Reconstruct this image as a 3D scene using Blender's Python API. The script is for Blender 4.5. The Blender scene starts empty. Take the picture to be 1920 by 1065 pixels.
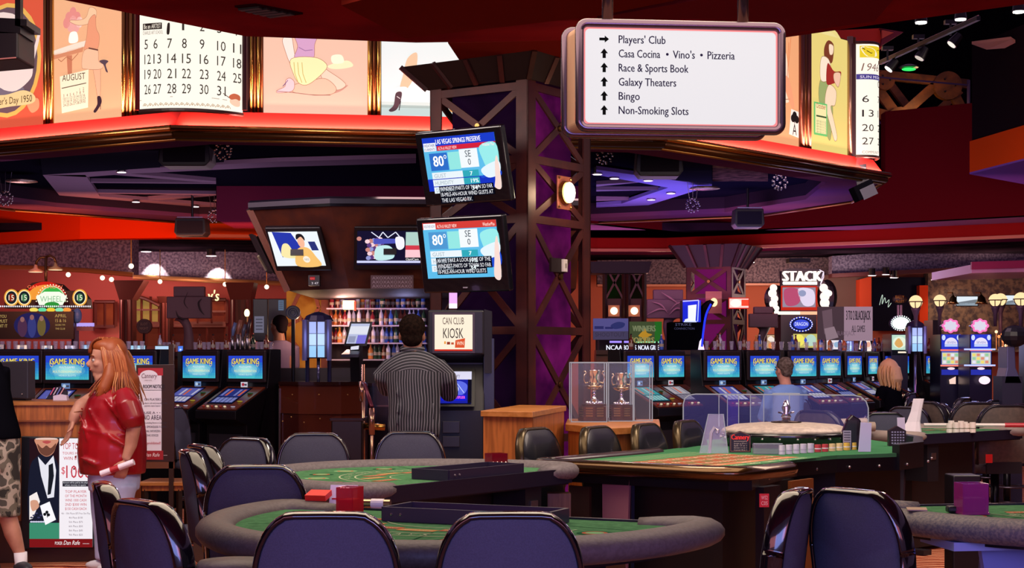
import bpy, bmesh, math, random
from mathutils import Vector, Matrix, Euler
random.seed(7)
PI = math.pi; R = math.radians
sc = bpy.context.scene
COL = sc.collection
# ---------------------------------------------------------------- camera, world, lights
F = 3000.0; HY = 670.0; EYE = 1.5
def W(px, py, d):
    return Vector(((px-960)*d/F, d, EYE-(py-HY)*d/F))
cam = bpy.data.objects.new('camera', bpy.data.cameras.new('camera'))
COL.objects.link(cam); sc.camera = cam
cam.location = (0, 0, EYE); cam.rotation_euler = (R(90), 0, 0)
cam.data.sensor_width = 36; cam.data.lens = 36*F/1920; cam.data.shift_y = (HY-532.5)/1920
cam.data.clip_start = .1; cam.data.clip_end = 200
sc.view_settings.view_transform = 'Standard'; sc.view_settings.look = 'None'
sc.view_settings.exposure = 0.0; sc.view_settings.gamma = 1
sc.view_settings.use_curve_mapping = False
wd = bpy.data.worlds.new('world'); sc.world = wd; wd.use_nodes = True
wd.node_tree.nodes['Background'].inputs[0].default_value = (.22, .12, .24, 1)
wd.node_tree.nodes['Background'].inputs[1].default_value = .8
def area(loc, target, size, power, col, sy=None, spread=None):
    l = bpy.data.lights.new('area_light', 'AREA'); l.energy = power; l.color = col
    l.shape = 'RECTANGLE'; l.size = size; l.size_y = sy or size
    if spread: l.spread = R(spread)
    o = bpy.data.objects.new('area_light', l); COL.objects.link(o); o.location = loc
    o.rotation_euler = (Vector(target)-Vector(loc)).to_track_quat('-Z', 'Y').to_euler()
    return o
def point(loc, power, col, r=.05):
    l = bpy.data.lights.new('point_light', 'POINT'); l.energy = power; l.color = col; l.shadow_soft_size = r
    o = bpy.data.objects.new('point_light', l); COL.objects.link(o); o.location = loc; return o
def spot(loc, target, power, col, ang=60, r=.05, blend=.5):
    l = bpy.data.lights.new('spot_light', 'SPOT'); l.energy = power; l.color = col; l.spot_size = R(ang); l.spot_blend = blend; l.shadow_soft_size = r
    o = bpy.data.objects.new('spot_light', l); COL.objects.link(o); o.location = loc
    o.rotation_euler = (Vector(target)-Vector(loc)).to_track_quat('-Z', 'Y').to_euler(); return o
WARM = (1, .78, .58); BLUE = (.3, .37, 1); RED = (1, .12, .06); MAG = (1, .25, .75); VIO = (.5, .36, 1)
area((0, 7.4, 3.5), (0, 7.6, 0), 5, 190, WARM, 3.5)            # ceiling lamps over the gaming tables
area((.5, .4, 1.9), (.3, 6, .9), 4.5, 165, BLUE, 1.6)           # unseen blue fill light behind the camera
area((-3, .8, 2.0), (-1, 9, 3.6), 3, 40, (1, .3, .35), 1.4)           # unseen red fill lights behind the camera, aimed at the ceiling
area((3, .8, 2.0), (1, 9, 3.6), 3, 40, (1, .28, .4), 1.4)
area((-3.4, 9.6, 3.4), (-3.0, 11.6, 1.0), 1.2, 75, (1, .84, .76), 1.2)   # lamp over the desk
area((.6, 9.4, 3.4), (.7, 10.3, 1.0), 1.0, 45, (1, .84, .7), 1.0)       # lamp over the podiums
area((3.8, 11, 3.3), (3.8, 12.5, 0), 2.5, 120, (1, .8, .66), 2.5)
area((3.2, 15.6, 3.2), (3.6, 17.5, .6), 3, 34, (.9, .6, .75), 1.5)      # over the slot machines
area((-3.2, 14.3, 3.2), (-3.2, 16, .8), 3, 40, (.9, .6, .75), 1)
area((0, 15, 3.2), (0, 15.3, 0), 2.5, 50, (1, .6, .6), 1)        # under the canopy
area((-3.6, 17.2, 2.4), (-3.6, 17.2, 5), 4, 34, (.8, .6, .85), 3)
area((2.0, 18.3, 2.5), (2.0, 18.3, 5), 3, 70, VIO, 2.5)              # purple light up into the recess
area((-4.5, 18.8, 2.5), (-4.5, 21.5, 3.4), 5, 110, (1, .3, .15), .4)
area((3.2, 18.6, 2.4), (3.6, 21.4, 3.3), 6, 45, (1, .32, .5), .6)
area((2.2, 22.0, 2.3), (2.2, 22.0, 4), 6, 38, (.8, .4, .9), 1.2)
for (x0, y0), (x1, y1) in (((-6.0, 14.75), (-2.75, 12.92)), ((-2.7, 12.9), (1.26, 13.5)), ((1.3, 13.52), (3.76, 16.2))):   # cove strips in the canopy ledge
    d_ = Vector((x1-x0, y1-y0, 0)); m_ = Vector(((x0+x1)/2, (y0+y1)/2, 3.37)); n_ = Vector((d_.y, -d_.x, 0)).normalized()
    l = bpy.data.lights.new('cove_strip', 'AREA'); l.shape = 'RECTANGLE'; l.size = d_.length*.98; l.size_y = .03; l.energy = 44; l.color = (1, .5, .42)
    o = bpy.data.objects.new('cove_strip', l); COL.objects.link(o); o.location = m_+n_*.025
    zz = -(Vector((0, 0, 1))-n_*1.2).normalized(); xx = d_.normalized(); yy = zz.cross(xx)
    o.rotation_euler = Matrix((xx, yy, zz)).transposed().to_euler()
# ---------------------------------------------------------------- helpers
def nth(i, n=None): return ('%d' % (i+1))+('th' if 10 <= (i+1) % 100 <= 20 else {1: 'st', 2: 'nd', 3: 'rd'}.get((i+1) % 10, 'th'))
def lin(h):
    h = h.lstrip('#'); c = [int(h[i:i+2], 16)/255 for i in (0, 2, 4)]
    return tuple(x/12.92 if x <= .04045 else ((x+.055)/1.055)**2.4 for x in c)
_M = {}
def M(hexc, rough=.6, metal=0, em=0, alt=None, tex=None, scale=20, bump=0, alpha=1, coat=0, trans=0, stretch=(1, 1, 1), ior=1.45, mixlo=.4, mixhi=.6):
    key = (hexc, rough, metal, em, alt, tex, scale, bump, alpha, coat, trans, stretch, ior, mixlo, mixhi)
    if key in _M: return _M[key]
    m = bpy.data.materials.new('mat_'+hexc); m.use_nodes = True; nt = m.node_tree; b = nt.nodes['Principled BSDF']
    c = lin(hexc)+(1,)
    b.inputs['Base Color'].default_value = c; b.inputs['Roughness'].default_value = rough
    b.inputs['Metallic'].default_value = metal; b.inputs['Alpha'].default_value = alpha
    b.inputs['Coat Weight'].default_value = coat; b.inputs['Transmission Weight'].default_value = trans; b.inputs['IOR'].default_value = ior
    if rough >= .65 and not em: b.inputs['Specular IOR Level'].default_value = 0
    if em:
        b.inputs['Emission Color'].default_value = c; b.inputs['Emission Strength'].default_value = em
        b.inputs['Base Color'].default_value = tuple(x*.15 for x in c[:3])+(1,); b.inputs['Roughness'].default_value = .9
        b.inputs['Specular IOR Level'].default_value = .05
    if tex:
        tc = nt.nodes.new('ShaderNodeTexCoord'); mp = nt.nodes.new('ShaderNodeMapping')
        nt.links.new(tc.outputs['Object'], mp.inputs[0]); mp.inputs['Scale'].default_value = stretch
        if tex == 'noise':
            t = nt.nodes.new('ShaderNodeTexNoise'); t.inputs['Scale'].default_value = scale; t.inputs['Detail'].default_value = 4; out = t.outputs['Fac']
        elif tex == 'voronoi':
            t = nt.nodes.new('ShaderNodeTexVoronoi'); t.inputs['Scale'].default_value = scale; out = t.outputs['Distance']
        elif tex == 'wave':
            t = nt.nodes.new('ShaderNodeTexWave'); t.inputs['Scale'].default_value = scale; t.inputs['Distortion'].default_value = 4; t.inputs['Detail'].default_value = 3; t.inputs['Detail Scale'].default_value = 2; out = t.outputs['Fac']
        elif tex == 'stripe':
            t = nt.nodes.new('ShaderNodeTexWave'); t.inputs['Scale'].default_value = scale; out = t.outputs['Fac']
        nt.links.new(mp.outputs[0], t.inputs['Vector'])
        if alt:
            rp = nt.nodes.new('ShaderNodeValToRGB'); rp.color_ramp.elements[0].position = mixlo; rp.color_ramp.elements[1].position = mixhi
            rp.color_ramp.elements[0].color = c; rp.color_ramp.elements[1].color = lin(alt)+(1,)
            nt.links.new(out, rp.inputs[0])
            nt.links.new(rp.outputs[0], b.inputs['Emission Color' if em else 'Base Color'])
        if bump:
            bp = nt.nodes.new('ShaderNodeBump'); bp.inputs['Strength'].default_value = bump; bp.inputs['Distance'].default_value = .01
            nt.links.new(out, bp.inputs['Height']); nt.links.new(bp.outputs[0], b.inputs['Normal'])
    _M[key] = m; return m
def E(h, s=1.0): return M(h, em=s)

_T = {}
def glyphs(s):
    if s in _T: return _T[s]
    cu = bpy.data.curves.new('t', 'FONT'); cu.body = s; cu.size = 1; cu.resolution_u = 2
    o = bpy.data.objects.new('t', cu); COL.objects.link(o)
    dg = bpy.context.evaluated_depsgraph_get(); dg.update()
    me = bpy.data.meshes.new_from_object(o.evaluated_get(dg))
    vs = [(v.co.x, v.co.y) for v in me.vertices]; fs = [tuple(p.vertices) for p in me.polygons]
    bpy.data.objects.remove(o); bpy.data.curves.remove(cu); bpy.data.meshes.remove(me)
    _T[s] = (vs, fs); return _T[s]

def spline(pts, n=6, closed=True):
    out = []; N = len(pts); P = [Vector(p) for p in pts]
    rng = range(N) if closed else range(N-1)
    for i in rng:
        if closed: a, b, c, d = P[i-1], P[i], P[(i+1) % N], P[(i+2) % N]
        else: a, b, c, d = P[max(i-1, 0)], P[i], P[i+1], P[min(i+2, N-1)]
        for k in range(n):
            t = k/n
            out.append(.5*((2*b)+(c-a)*t+(2*a-5*b+4*c-d)*t*t+(3*b-a-3*c+d)*t**3))
    if not closed: out.append(P[-1])
    return out

class B:
    def __init__(s, mat=None):
        s.v = []; s.f = []; s.fm = []; s.mats = []; s.xf = None; s.mi = 0
        if mat: s.m(mat)
    def m(s, mat):
        if mat not in s.mats: s.mats.append(mat)
        s.mi = s.mats.index(mat); return s
    def add(s, vs, fs):
        o = len(s.v)
        for p in vs:
            p = Vector(p)
            s.v.append(s.xf @ p if s.xf else p)
        for f in fs: s.f.append(tuple(i+o for i in f)); s.fm.append(s.mi)
        return s
    def box(s, c, d, rz=0, rx=0, ry=0):
        x, y, z = d[0]/2, d[1]/2, d[2]/2
        m = Matrix.Translation(c) @ Euler((rx, ry, rz)).to_matrix().to_4x4()
        vs = [m @ Vector((i*x, j*y, k*z)) for k in (-1, 1) for j in (-1, 1) for i in (-1, 1)]
        return s.add(vs, [(0, 2, 3, 1), (4, 5, 7, 6), (0, 1, 5, 4), (2, 6, 7, 3), (0, 4, 6, 2), (1, 3, 7, 5)])
    def prism(s, pts, vec):
        n = len(pts); vec = Vector(vec); p = [Vector(q) for q in pts]
        return s.add(p+[q+vec for q in p], [tuple(range(n))[::-1], tuple(range(n, 2*n))]+[(i, (i+1) % n, n+(i+1) % n, n+i) for i in range(n)])
    def loft(s, rings, cap=True, closed=False):
        n = len(rings[0]); vs = [p for r in rings for p in r]; k = len(rings); fs = []
        for j in range(k if closed else k-1):
            a, b = j*n, ((j+1) % k)*n
            fs += [(a+i, a+(i+1) % n, b+(i+1) % n, b+i) for i in range(n)]
        if cap and not closed: fs += [tuple(range(n))[::-1], tuple(range((k-1)*n, k*n))]
        return s.add(vs, fs)
    def tube(s, path, r, n=8, closed=False, flat=1.0, up=None):
        P = [Vector(p) for p in path]; k = len(P); rings = []; last = None
        for i in range(k):
            if closed: t = P[(i+1) % k]-P[i-1]
            else: t = P[min(i+1, k-1)]-P[max(i-1, 0)]
            t = t.normalized() if t.length > 1e-9 else Vector((0, 0, 1))
            if up is not None: a = Vector(up)
            elif last is not None: a = last
            else: a = Vector((0, 0, 1)) if abs(t.z) < .9 else Vector((1, 0, 0))
            x = (a-t*a.dot(t))
            if x.length < 1e-6: x = t.orthogonal()
            x.normalize(); last = x; y = t.cross(x)
            rr = r[i] if isinstance(r, (list, tuple)) else r
            rings.append([P[i]+x*(rr*flat*math.cos(2*PI*j/n))+y*(rr*math.sin(2*PI*j/n)) for j in range(n)])
        return s.loft(rings, True, closed)
    def cyl(s, p0, p1, r0, r1=None, n=12):
        return s.tube([p0, p1], [r0, r0 if r1 is None else r1], n)
    def bar(s, p0, p1, w, h, up=(0, 0, 1)):
        p0 = Vector(p0); p1 = Vector(p1); t = (p1-p0).normalized(); u = Vector(up); x = t.cross(u)
        if x.length < 1e-5: x = t.orthogonal()
        x.normalize(); u = x.cross(t)
        q = [x*w/2+u*h/2, -x*w/2+u*h/2, -x*w/2-u*h/2, x*w/2-u*h/2]
        return s.prism([p0+a for a in q], p1-p0)
    def lathe(s, prof, c=(0, 0, 0), n=20):
        c = Vector(c)
        return s.loft([[c+Vector((max(r, 1e-4)*math.cos(2*PI*j/n), max(r, 1e-4)*math.sin(2*PI*j/n), z)) for j in range(n)] for r, z in prof])
    def sph(s, c, r, n=12, k=8, rot=None):
        if not isinstance(r, (tuple, list)): r = (r, r, r)
        c = Vector(c); rings = []
        for i in range(k+1):
            a = PI*i/k; a = min(max(a, .02), PI-.02)
            ring = [Vector((r[0]*math.sin(a)*math.cos(2*PI*j/n), r[1]*math.sin(a)*math.sin(2*PI*j/n), -r[2]*math.cos(a))) for j in range(n)]
            if rot: ring = [rot @ q for q in ring]
            rings.append([c+q for q in ring])
        return s.loft(rings)
    def ring(s, sec, n=16):   # stack of ellipses: (centre, rx, ry)
        return s.loft([[Vector(c)+Vector((rx*math.cos(2*PI*j/n), ry*math.sin(2*PI*j/n), 0)) for j in range(n)] for c, rx, ry in sec])
    def mesh(s, name, smooth=False, fix=True):
        me = bpy.data.meshes.new(name); me.from_pydata([tuple(p) for p in s.v], [], s.f)
        for mt in s.mats: me.materials.append(mt)
        me.polygons.foreach_set('material_index', s.fm)
        if fix:
            bm = bmesh.new(); bm.from_mesh(me); bmesh.ops.recalc_face_normals(bm, faces=bm.faces); bm.to_mesh(me); bm.free()
        if smooth: me.polygons.foreach_set('use_smooth', [True]*len(me.polygons))
        return me
    def build(s, name, parent=None, smooth=False, bevel=0, label=None, w=False, fix=True, sub=0, seg=2, kind=None):
        o = bpy.data.objects.new(name, s.mesh(name, smooth, fix)); COL.objects.link(o)
        if parent is not None:
            o.parent = parent
            if w:
                bpy_loc = Vector(parent.location)
                o.location = -bpy_loc
        if bevel:
            b = o.modifiers.new('b', 'BEVEL'); b.width = bevel; b.segments = seg; b.limit_method = 'ANGLE'; b.angle_limit = R(40)
        if sub:
            b = o.modifiers.new('s', 'SUBSURF'); b.levels = sub; b.render_levels = sub
        if smooth and bevel:
            pass
        if label: o['label'] = label
        if kind: o['kind'] = kind
        return o
def thing(name, label, cat, loc=(0, 0, 0), rz=0, group=None):
    o = bpy.data.objects.new(name, None); COL.objects.link(o); o.empty_display_size = .1
    o.location = loc; o.rotation_euler = (0, 0, rz); o['label'] = label; o['category'] = cat
    if group: o['group'] = group
    return o
def tag(o, label, cat, group=None, kind=None):
    o['label'] = label; o['category'] = cat
    if group: o['group'] = group
    if kind: o['kind'] = kind
    return o
def struct(b, name, parent=None, **k):
    o = b.build(name, parent, **k)
    if parent is None: o['kind'] = 'structure'
    return o
def dup(root, loc, rz, label, group=None):
    r = root.copy(); COL.objects.link(r); r.location = loc; r.rotation_euler = (0, 0, rz); r['label'] = label
    if group: r['group'] = group
    for ch in list(root.children):
        c = ch.copy(); COL.objects.link(c); c.parent = r
        for g in ch.children:
            d = g.copy(); COL.objects.link(d); d.parent = c
    return r
def remesh(b, name, mat, parent, voxel=.012, smooth=6, label=None, extra=None):
    o = bpy.data.objects.new(name, b.mesh(name)); COL.objects.link(o)
    m = o.modifiers.new('r', 'REMESH'); m.mode = 'VOXEL'; m.voxel_size = voxel
    m = o.modifiers.new('s', 'SMOOTH'); m.factor = .5; m.iterations = smooth
    dg = bpy.context.evaluated_depsgraph_get(); dg.update()
    me = bpy.data.meshes.new_from_object(o.evaluated_get(dg)); o.modifiers.clear()
    o.data = me; me.materials.clear(); me.materials.append(mat)
    me.polygons.foreach_set('use_smooth', [True]*len(me.polygons))
    if parent: o.parent = parent
    if label: o['label'] = label
    return o
class Pic:
    """flat print on a surface: o top-left corner, u width vector, v height vector (down)"""
    def __init__(s, o, u, v, w, h, em=1.0, step=.0015, base=1, rough=.5):
        s.o = Vector(o); s.u = Vector(u); s.vv = Vector(v); s.w = w; s.h = h; s.em = em
        s.n = s.vv.cross(s.u).normalized(); s.b = B(); s.step = step; s.base = base; s.rough = rough
    def P(s, x, y, l): return s.o+s.u*(x/s.w)+s.vv*(y/s.h)+s.n*(s.step*(l+s.base))
    def glow(s, cx, cy, rx, ry, c0, c1, l=.2, n=7):
        a, b = lin(c0), lin(c1)
        f = lambda x: '%02x' % max(0, min(255, round(255*(x*12.92 if x <= .0031308 else 1.055*x**(1/2.4)-.055))))
        for k in range(n):
            t = (k+1)/n; s.ell(cx, cy, rx*(1-.85*k/n), ry*(1-.85*k/n), ''.join(f(x+(y-x)*t) for x, y in zip(a, b)), l+.04*k, 28)
        return s
    def oblob(s, pts, col, out, l=1, n=5, wd=.45):
        s.blob(pts, col, l, n); q = [(p.x, p.y) for p in spline([(a, b) for a, b in pts], n)]; return s.line(q+q[:1], wd, out, l+.15)
    def c(s, col):
        if not isinstance(col, str): s.b.m(col)
        else: s.b.m(E(col, s.em) if s.em else M(col, s.rough))
    def poly(s, pts, col, l=1):
        s.c(col); s.b.add([s.P(x, y, l) for x, y in pts], [tuple(range(len(pts)))]); return s
    def rect(s, x0, y0, x1, y1, col, l=1): return s.poly([(x0, y0), (x1, y0), (x1, y1), (x0, y1)], col, l)
    def ell(s, cx, cy, rx, ry, col, l=1, n=24, a0=0, a1=360):
        return s.poly([(cx+rx*math.cos(R(a0+(a1-a0)*i/n)), cy+ry*math.sin(R(a0+(a1-a0)*i/n))) for i in range(n+(a1-a0 < 360))], col, l)
    def blob(s, pts, col, l=1, n=5): return s.poly([(p.x, p.y) for p in spline([(a, b) for a, b in pts], n)], col, l)
    def line(s, pts, wd, col, l=2):
        s.c(col)
        for (x0, y0), (x1, y1) in zip(pts, pts[1:]):
            d = math.hypot(x1-x0, y1-y0) or 1; nx, ny = -(y1-y0)/d*wd/2, (x1-x0)/d*wd/2
            s.b.add([s.P(x0+nx, y0+ny, l), s.P(x1+nx, y1+ny, l), s.P(x1-nx, y1-ny, l), s.P(x0-nx, y0-ny, l)], [(0, 1, 2, 3)])
        return s
    def text(s, t, x, y, h, col, w=None, al='l', l=3, bold=0, slant=0):
        """x,y baseline position, h cap height, w total width to fit"""
        vs, fs = glyphs(t)
        if not vs: return s
        x0 = min(v[0] for v in vs); x1 = max(v[0] for v in vs); k = h/.70
        ww = w or (x1-x0)*k; kx = ww/(x1-x0)
        ox = x if al == 'l' else x-ww/2 if al == 'c' else x-ww
        s.c(col)
        for dx in ([0] if not bold else [-bold, bold]):
            s.b.add([s.P(ox+(v[0]-x0)*kx+dx+v[1]*k*slant, y-v[1]*k, l+(.1 if dx > 0 else 0)) for v in vs], fs)
        return s
    def build(s, name, parent=None, w=False, label=None): return s.b.build(name, parent, fix=False, w=w, label=label)
def F3(px0, py0, px1, py1, d):   # picture frame facing the camera at depth d
    a = W(px0, py0, d); b = W(px1, py0, d); c = W(px0, py1, d); return a, b-a, c-a
BLACK = M('101014', .35); GLOSS = M('08080a', .08, coat=1); DARK = M('15131a', .5)
STEEL = M('b8b4b8', .3, 1); GOLD = M('c89a4c', .25, 1); BRASS = M('a8844c', .3, 1)
# ================================================================= SETTING
def HP(px, py, h):  # point seen at (px,py) that lies at height h
    return W(px, py, (h-EYE)*F/(HY-py))
def at_h(p, h): return Vector((p[0], p[1], h))
# floor -----------------------------------------------------------
def carpet():
    m = bpy.data.materials.new('mat_carpet'); m.use_nodes = True; nt = m.node_tree; b = nt.nodes['Principled BSDF']; b.inputs['Roughness'].default_value = .95
    b.inputs['Specular IOR Level'].default_value = .1
    tc = nt.nodes.new('ShaderNodeTexCoord'); n = nt.nodes.new('ShaderNodeTexNoise'); n.inputs['Scale'].default_value = 1.3
    mx = nt.nodes.new('ShaderNodeVectorMath'); mx.operation = 'MULTIPLY_ADD'; mx.inputs[1].default_value = (.5, .5, 0)
    nt.links.new(tc.outputs['Object'], n.inputs['Vector']); nt.links.new(n.outputs['Color'], mx.inputs[0]); nt.links.new(tc.outputs['Object'], mx.inputs[2])
    wv = nt.nodes.new('ShaderNodeTexWave'); wv.bands_direction = 'Y'; wv.inputs['Scale'].default_value = 3.2; wv.inputs['Distortion'].default_value = 3; wv.inputs['Detail'].default_value = 3
    nt.links.new(mx.outputs[0], wv.inputs['Vector'])
    rp = nt.nodes.new('ShaderNodeValToRGB'); cr = rp.color_ramp; cr.elements[0].position = 0; cr.elements[0].color = lin('2a0f12')+(1,)
    cr.elements[1].position = .3; cr.elements[1].color = lin('c8502f')+(1,)
    for p, c in ((.55, 'd8825c'), (.62, '5a1c1c'), (.8, 'c05a38'), (.92, 'e0b088')):
        e = cr.elements.new(p); e.color = lin(c)+(1,)
    nt.links.new(wv.outputs['Fac'], rp.inputs[0]); nt.links.new(rp.outputs[0], b.inputs['Base Color'])
    return m
struct(B(carpet()).box((0, 16, -.05), (26, 36, .1)), 'floor')
# front ceiling ---------------------------------------------------
MAROON = M('7c1a1e', .75, alt='64141a', tex='noise', scale=1.2)
DRED = M('6e1614', .75); REDP = M('c02a10', .7); PURP = M('7a5a92', .7); BROWNP = M('6a3e48', .7)
HC = 3.6
edge = [HP(x, y, HC) for x, y in ((-500, -110), (120, 0), (460, 68), (780, 80), (1115, 75), (1460, 72), (1650, 45), (1920, 8), (2400, -60))]
b = B(MAROON).prism([Vector((-7, 1.5, HC))]+edge+[Vector((7, 1.5, HC))], (0, 0, .25))
ceil = struct(b, 'ceiling')
B(M('6a1c14', .8)).prism([HP(840, 81, HC), HP(1125, 74, HC), HP(1125, 114, HC), HP(862, 114, HC)], (0, 0, .04)).build('ceiling_patch', ceil)
b = B(M('3c1216', .8))   # thin patch, orange uplight from the column put into its colour
pts = [HP(x, y, HC-.06) for x, y in ((760, 72), (1120, 30), (1300, -6), (900, -60), (640, 10))]
b.m(M('5e1812', .8)).prism(pts, (0, 0, .065)).build('ceiling_patch', ceil)
pts = [HP(x, y, HC-.03) for x, y in ((1120, 34), (1330, -4), (1700, -30), (1640, 40), (1460, 66), (1120, 68))]
B(M('5c1820', .8)).prism(pts, (0, 0, .04)).build('ceiling_patch', ceil)  # purplish shading of the ceiling put into this patch's colour
v = [HP(x, y, HC-.012) for x, y in ((440, 14), (478, 10), (568, 27), (520, 33))]
b = B(M('26090c', .7)).prism(v, (0, 0, .02))
g = thing('ceiling_vent', 'dark slatted air vent set in the maroon ceiling', 'vent', v[0])
b.build('frame', g, w=True)
for i in range(5):
    t = (i+.7)/6; a = v[0].lerp(v[3], t); c = v[1].lerp(v[2], t)
    B(M('120406')).bar(a-Vector((0, 0, .008)), c-Vector((0, 0, .008)), .04, .012).build('slat', g, w=True)
# bright upper tray corner right of the drum
rt = M('d8301c', .6)
b = B(rt).prism([W(1540, 58, 18.5), W(1650, 53, 18.5), W(1654, 90, 18.5), W(1600, 90, 18.5)], (0, .6, 0))
b.m(M('e06048', .6)).prism([W(1654, 56, 18.4), W(1676, 61, 18.4), W(1654, 72, 18.4)], (0, .05, 0))
b.m(M('7c2038', .6)).prism([W(1650, 53, 18.42), W(1694, 60, 18.42), W(1652, 86, 18.42), W(1654, 72, 18.42), W(1676, 61, 18.42)], (0, .1, 0))
b.build('ceiling_tray')['kind'] = 'structure'
# canopy ----------------------------------------------------------
HT = 3.33; HD = 3.5
CAN = [(-6.05, 14.73), (-2.726, 12.88), (1.281, 13.48), (3.773, 16.17), (3.9, 18.2), (3.1, 20), (1.1, 21), (-4.4, 20.9), (-6.0, 19.2), (-7.0, 17.0)]
CC = Vector((-1.0, 17.0))
def sc_(p, k, h): q = CC+(Vector(p)-CC)*k; return Vector((q.x, q.y, h))
N = len(CAN)
canopy = thing('canopy', 'octagonal red fascia canopy with gold trim over the bar', 'canopy', (CC.x, CC.y, HT)); canopy['kind'] = 'structure'; del canopy['category']
red = M('d42a20', .55); PB = M('5a3448', .65, alt='4c2c50', tex='noise', scale=.8)
b = B(red)
for i in range(N):
    p, q = CAN[i], CAN[(i+1) % N]
    b.m(red).add([at_h(p, HT), at_h(q, HT), sc_(q, .975, HD), sc_(p, .975, HD), sc_(p, .96, HT), sc_(q, .96, HT), sc_(q, .94, HD), sc_(p, .94, HD)],
          [(0, 1, 2, 3), (4, 5, 6, 7), (0, 1, 5, 4), (3, 2, 6, 7)])
b.build('fascia', canopy, w=True)
b = B(PB)
for i in range(N):
    p, q = CAN[i], CAN[(i+1) % N]
    b.add([sc_(p, 1.0, HT-.05), sc_(q, 1.0, HT-.05), sc_(q, .88, HT-.05), sc_(p, .88, HT-.05), sc_(p, 1.0, HT), sc_(q, 1.0, HT), sc_(q, .88, HT), sc_(p, .88, HT)],
          [(0, 1, 2, 3), (4, 5, 6, 7), (0, 1, 5, 4), (2, 3, 7, 6)])
b.build('soffit', canopy, w=True)
b = B(M('241a26', .8))
for i in range(N):
    p, q = CAN[i], CAN[(i+1) % N]
    b.add([sc_(p, .88, HT), sc_(q, .88, HT), sc_(q, .88, 3.47), sc_(p, .88, 3.47)], [(0, 1, 2, 3)])
b.m(M('0c0a16', .8)).add([sc_(p, .9, 3.47) for p in CAN], [tuple(range(N))])
b.build('recess', canopy, w=True, fix=False)
tr = M('b07840', .22, 1)
for i in range(N):
    p, q = CAN[i], CAN[(i+1) % N]
    b = B(tr); b.tube([sc_(p, 1.008, HT+.01), sc_(q, 1.008, HT+.01)], .028, 10)
    b.m(M('4a2c14', .3, .8)).tube([sc_(p, 1.0, HT-.035), sc_(q, 1.0, HT-.035)], .032, 10)
    b.m(M('8a6030', .3, .9)).tube([sc_(p, .992, HT-.07), sc_(q, .992, HT-.07)], .014, 8)
    b.build('gold_trim', canopy, w=True, smooth=True)
# beams under the recess (dropped star)
def flat(pts, h, mat, name, parent=canopy, th=.04):
    B(mat).prism([HP(x, y, h) for x, y in pts], (0, 0, th)).build(name, parent, w=True)
bl = M('6c5a70', .7); bp = M('6a62a8', .7); bd = M('14141f', .7)  # violet beam copy holds the purple lighting in its colour
flat([(80, 328), (160, 328), (187, 368), (405, 386), (405, 394), (115, 371)], 3.42, bl, 'beam')
flat([(80, 328), (300, 314), (520, 303), (780, 296), (780, 306), (520, 313), (240, 326), (160, 332)], 3.42, bl, 'beam')
flat([(225, 324), (405, 340), (405, 344), (215, 328)], 3.43, bl, 'beam')
flat([(170, 341), (405, 343), (405, 345), (170, 343)], 3.425, bl, 'beam')
flat([(182, 361), (405, 364), (405, 366), (183, 363)], 3.425, bl, 'beam')
flat([(250, 376), (405, 364), (405, 367), (270, 378)], 3.43, bl, 'beam')
flat([(75, 292), (295, 272), (300, 314), (80, 328)], 3.38, bd, 'dark_panel')
flat([(295, 274), (420, 276), (420, 304), (300, 312)], 3.385, bd, 'dark_panel')
flat([(1118, 318), (1335, 348), (1215, 385), (1118, 391), (1118, 385), (1165, 382), (1253, 352), (1118, 328)], 3.41, bp, 'beam')
flat([(1118, 346), (1220, 340), (1118, 350)], 3.425, bl, 'beam')
flat([(1118, 356), (1235, 356), (1118, 359)], 3.425, bl, 'beam')
flat([(1118, 374), (1180, 375), (1118, 377)], 3.425, bl, 'beam')
flat([(1195, 290), (1335, 290), (1335, 345), (1195, 330)], 3.38, bd, 'dark_panel')
flat([(1280, 283), (1620, 340), (1590, 345), (1280, 298)], 3.36, bp, 'beam')
flat([(1336, 314), (1440, 322), (1440, 340), (1336, 340)], 3.44, M('4a3430', .9, alt='2c2020', tex='noise', scale=9), 'ceiling_mesh')
# backlit drum ----------------------------------------------------
b = B(M('3a1a14', .6))
drum = thing('wall_drum', 'octagonal drum carrying the backlit calendar panels', 'x', (CC.x, CC.y, HD)); drum['kind'] = 'structure'; del drum['category']
for i in range(N):
    p, q = CAN[i], CAN[(i+1) % N]
    b.add([sc_(p, .95, HD-.02), sc_(q, .95, HD-.02), sc_(q, .95, 4.68), sc_(p, .95, 4.68), sc_(p, .93, HD-.02), sc_(q, .93, HD-.02), sc_(q, .93, 4.68), sc_(p, .93, 4.68)],
          [(0, 1, 2, 3), (4, 5, 6, 7), (3, 2, 6, 7)])
b.build('drum_wall', drum, w=True)
def on_face(i, px, k=.957):
    """plan point of drum face i seen at screen x px"""
    p, q = CC+(Vector(CAN[i])-CC)*k, CC+(Vector(CAN[i+1])-CC)*k
    s = (px-960)/F; t = (s*p.y-p.x)/((q.x-p.x)-s*(q.y-p.y)); return p+(q-p)*t
TOPH = 4.66
def panel_frame(i, x0, x1, h0=HD, h1=TOPH, k=.957):
    a = on_face(i, x0, k); c = on_face(i, x1, k)
    return Vector((a.x, a.y, h1)), Vector((c.x-a.x, c.y-a.y, 0)), Vector((0, 0, h0-h1))
def panel(i, x0, x1, label, bg, art, W_=100, H_=None, em=1.0):
    o, u, v = panel_frame(i, x0, x1)
    H_ = W_*v.length/u.length
    t = thing('backlit_panel', label, 'illuminated panel', (o.x, o.y, HD))
    n = v.cross(u).normalized()
    B(M('c88850', .5)).prism([o, o+u, o+u+v, o+v], -n*.03).build('light_box', t, w=True)
    p = Pic(o, u, v, W_, H_, em, step=.003, base=0)
    p.rect(0, 0, W_, H_, bg, .5); art(p, W_, H_); p.build('printed_art', t, w=True)
    return t
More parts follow.
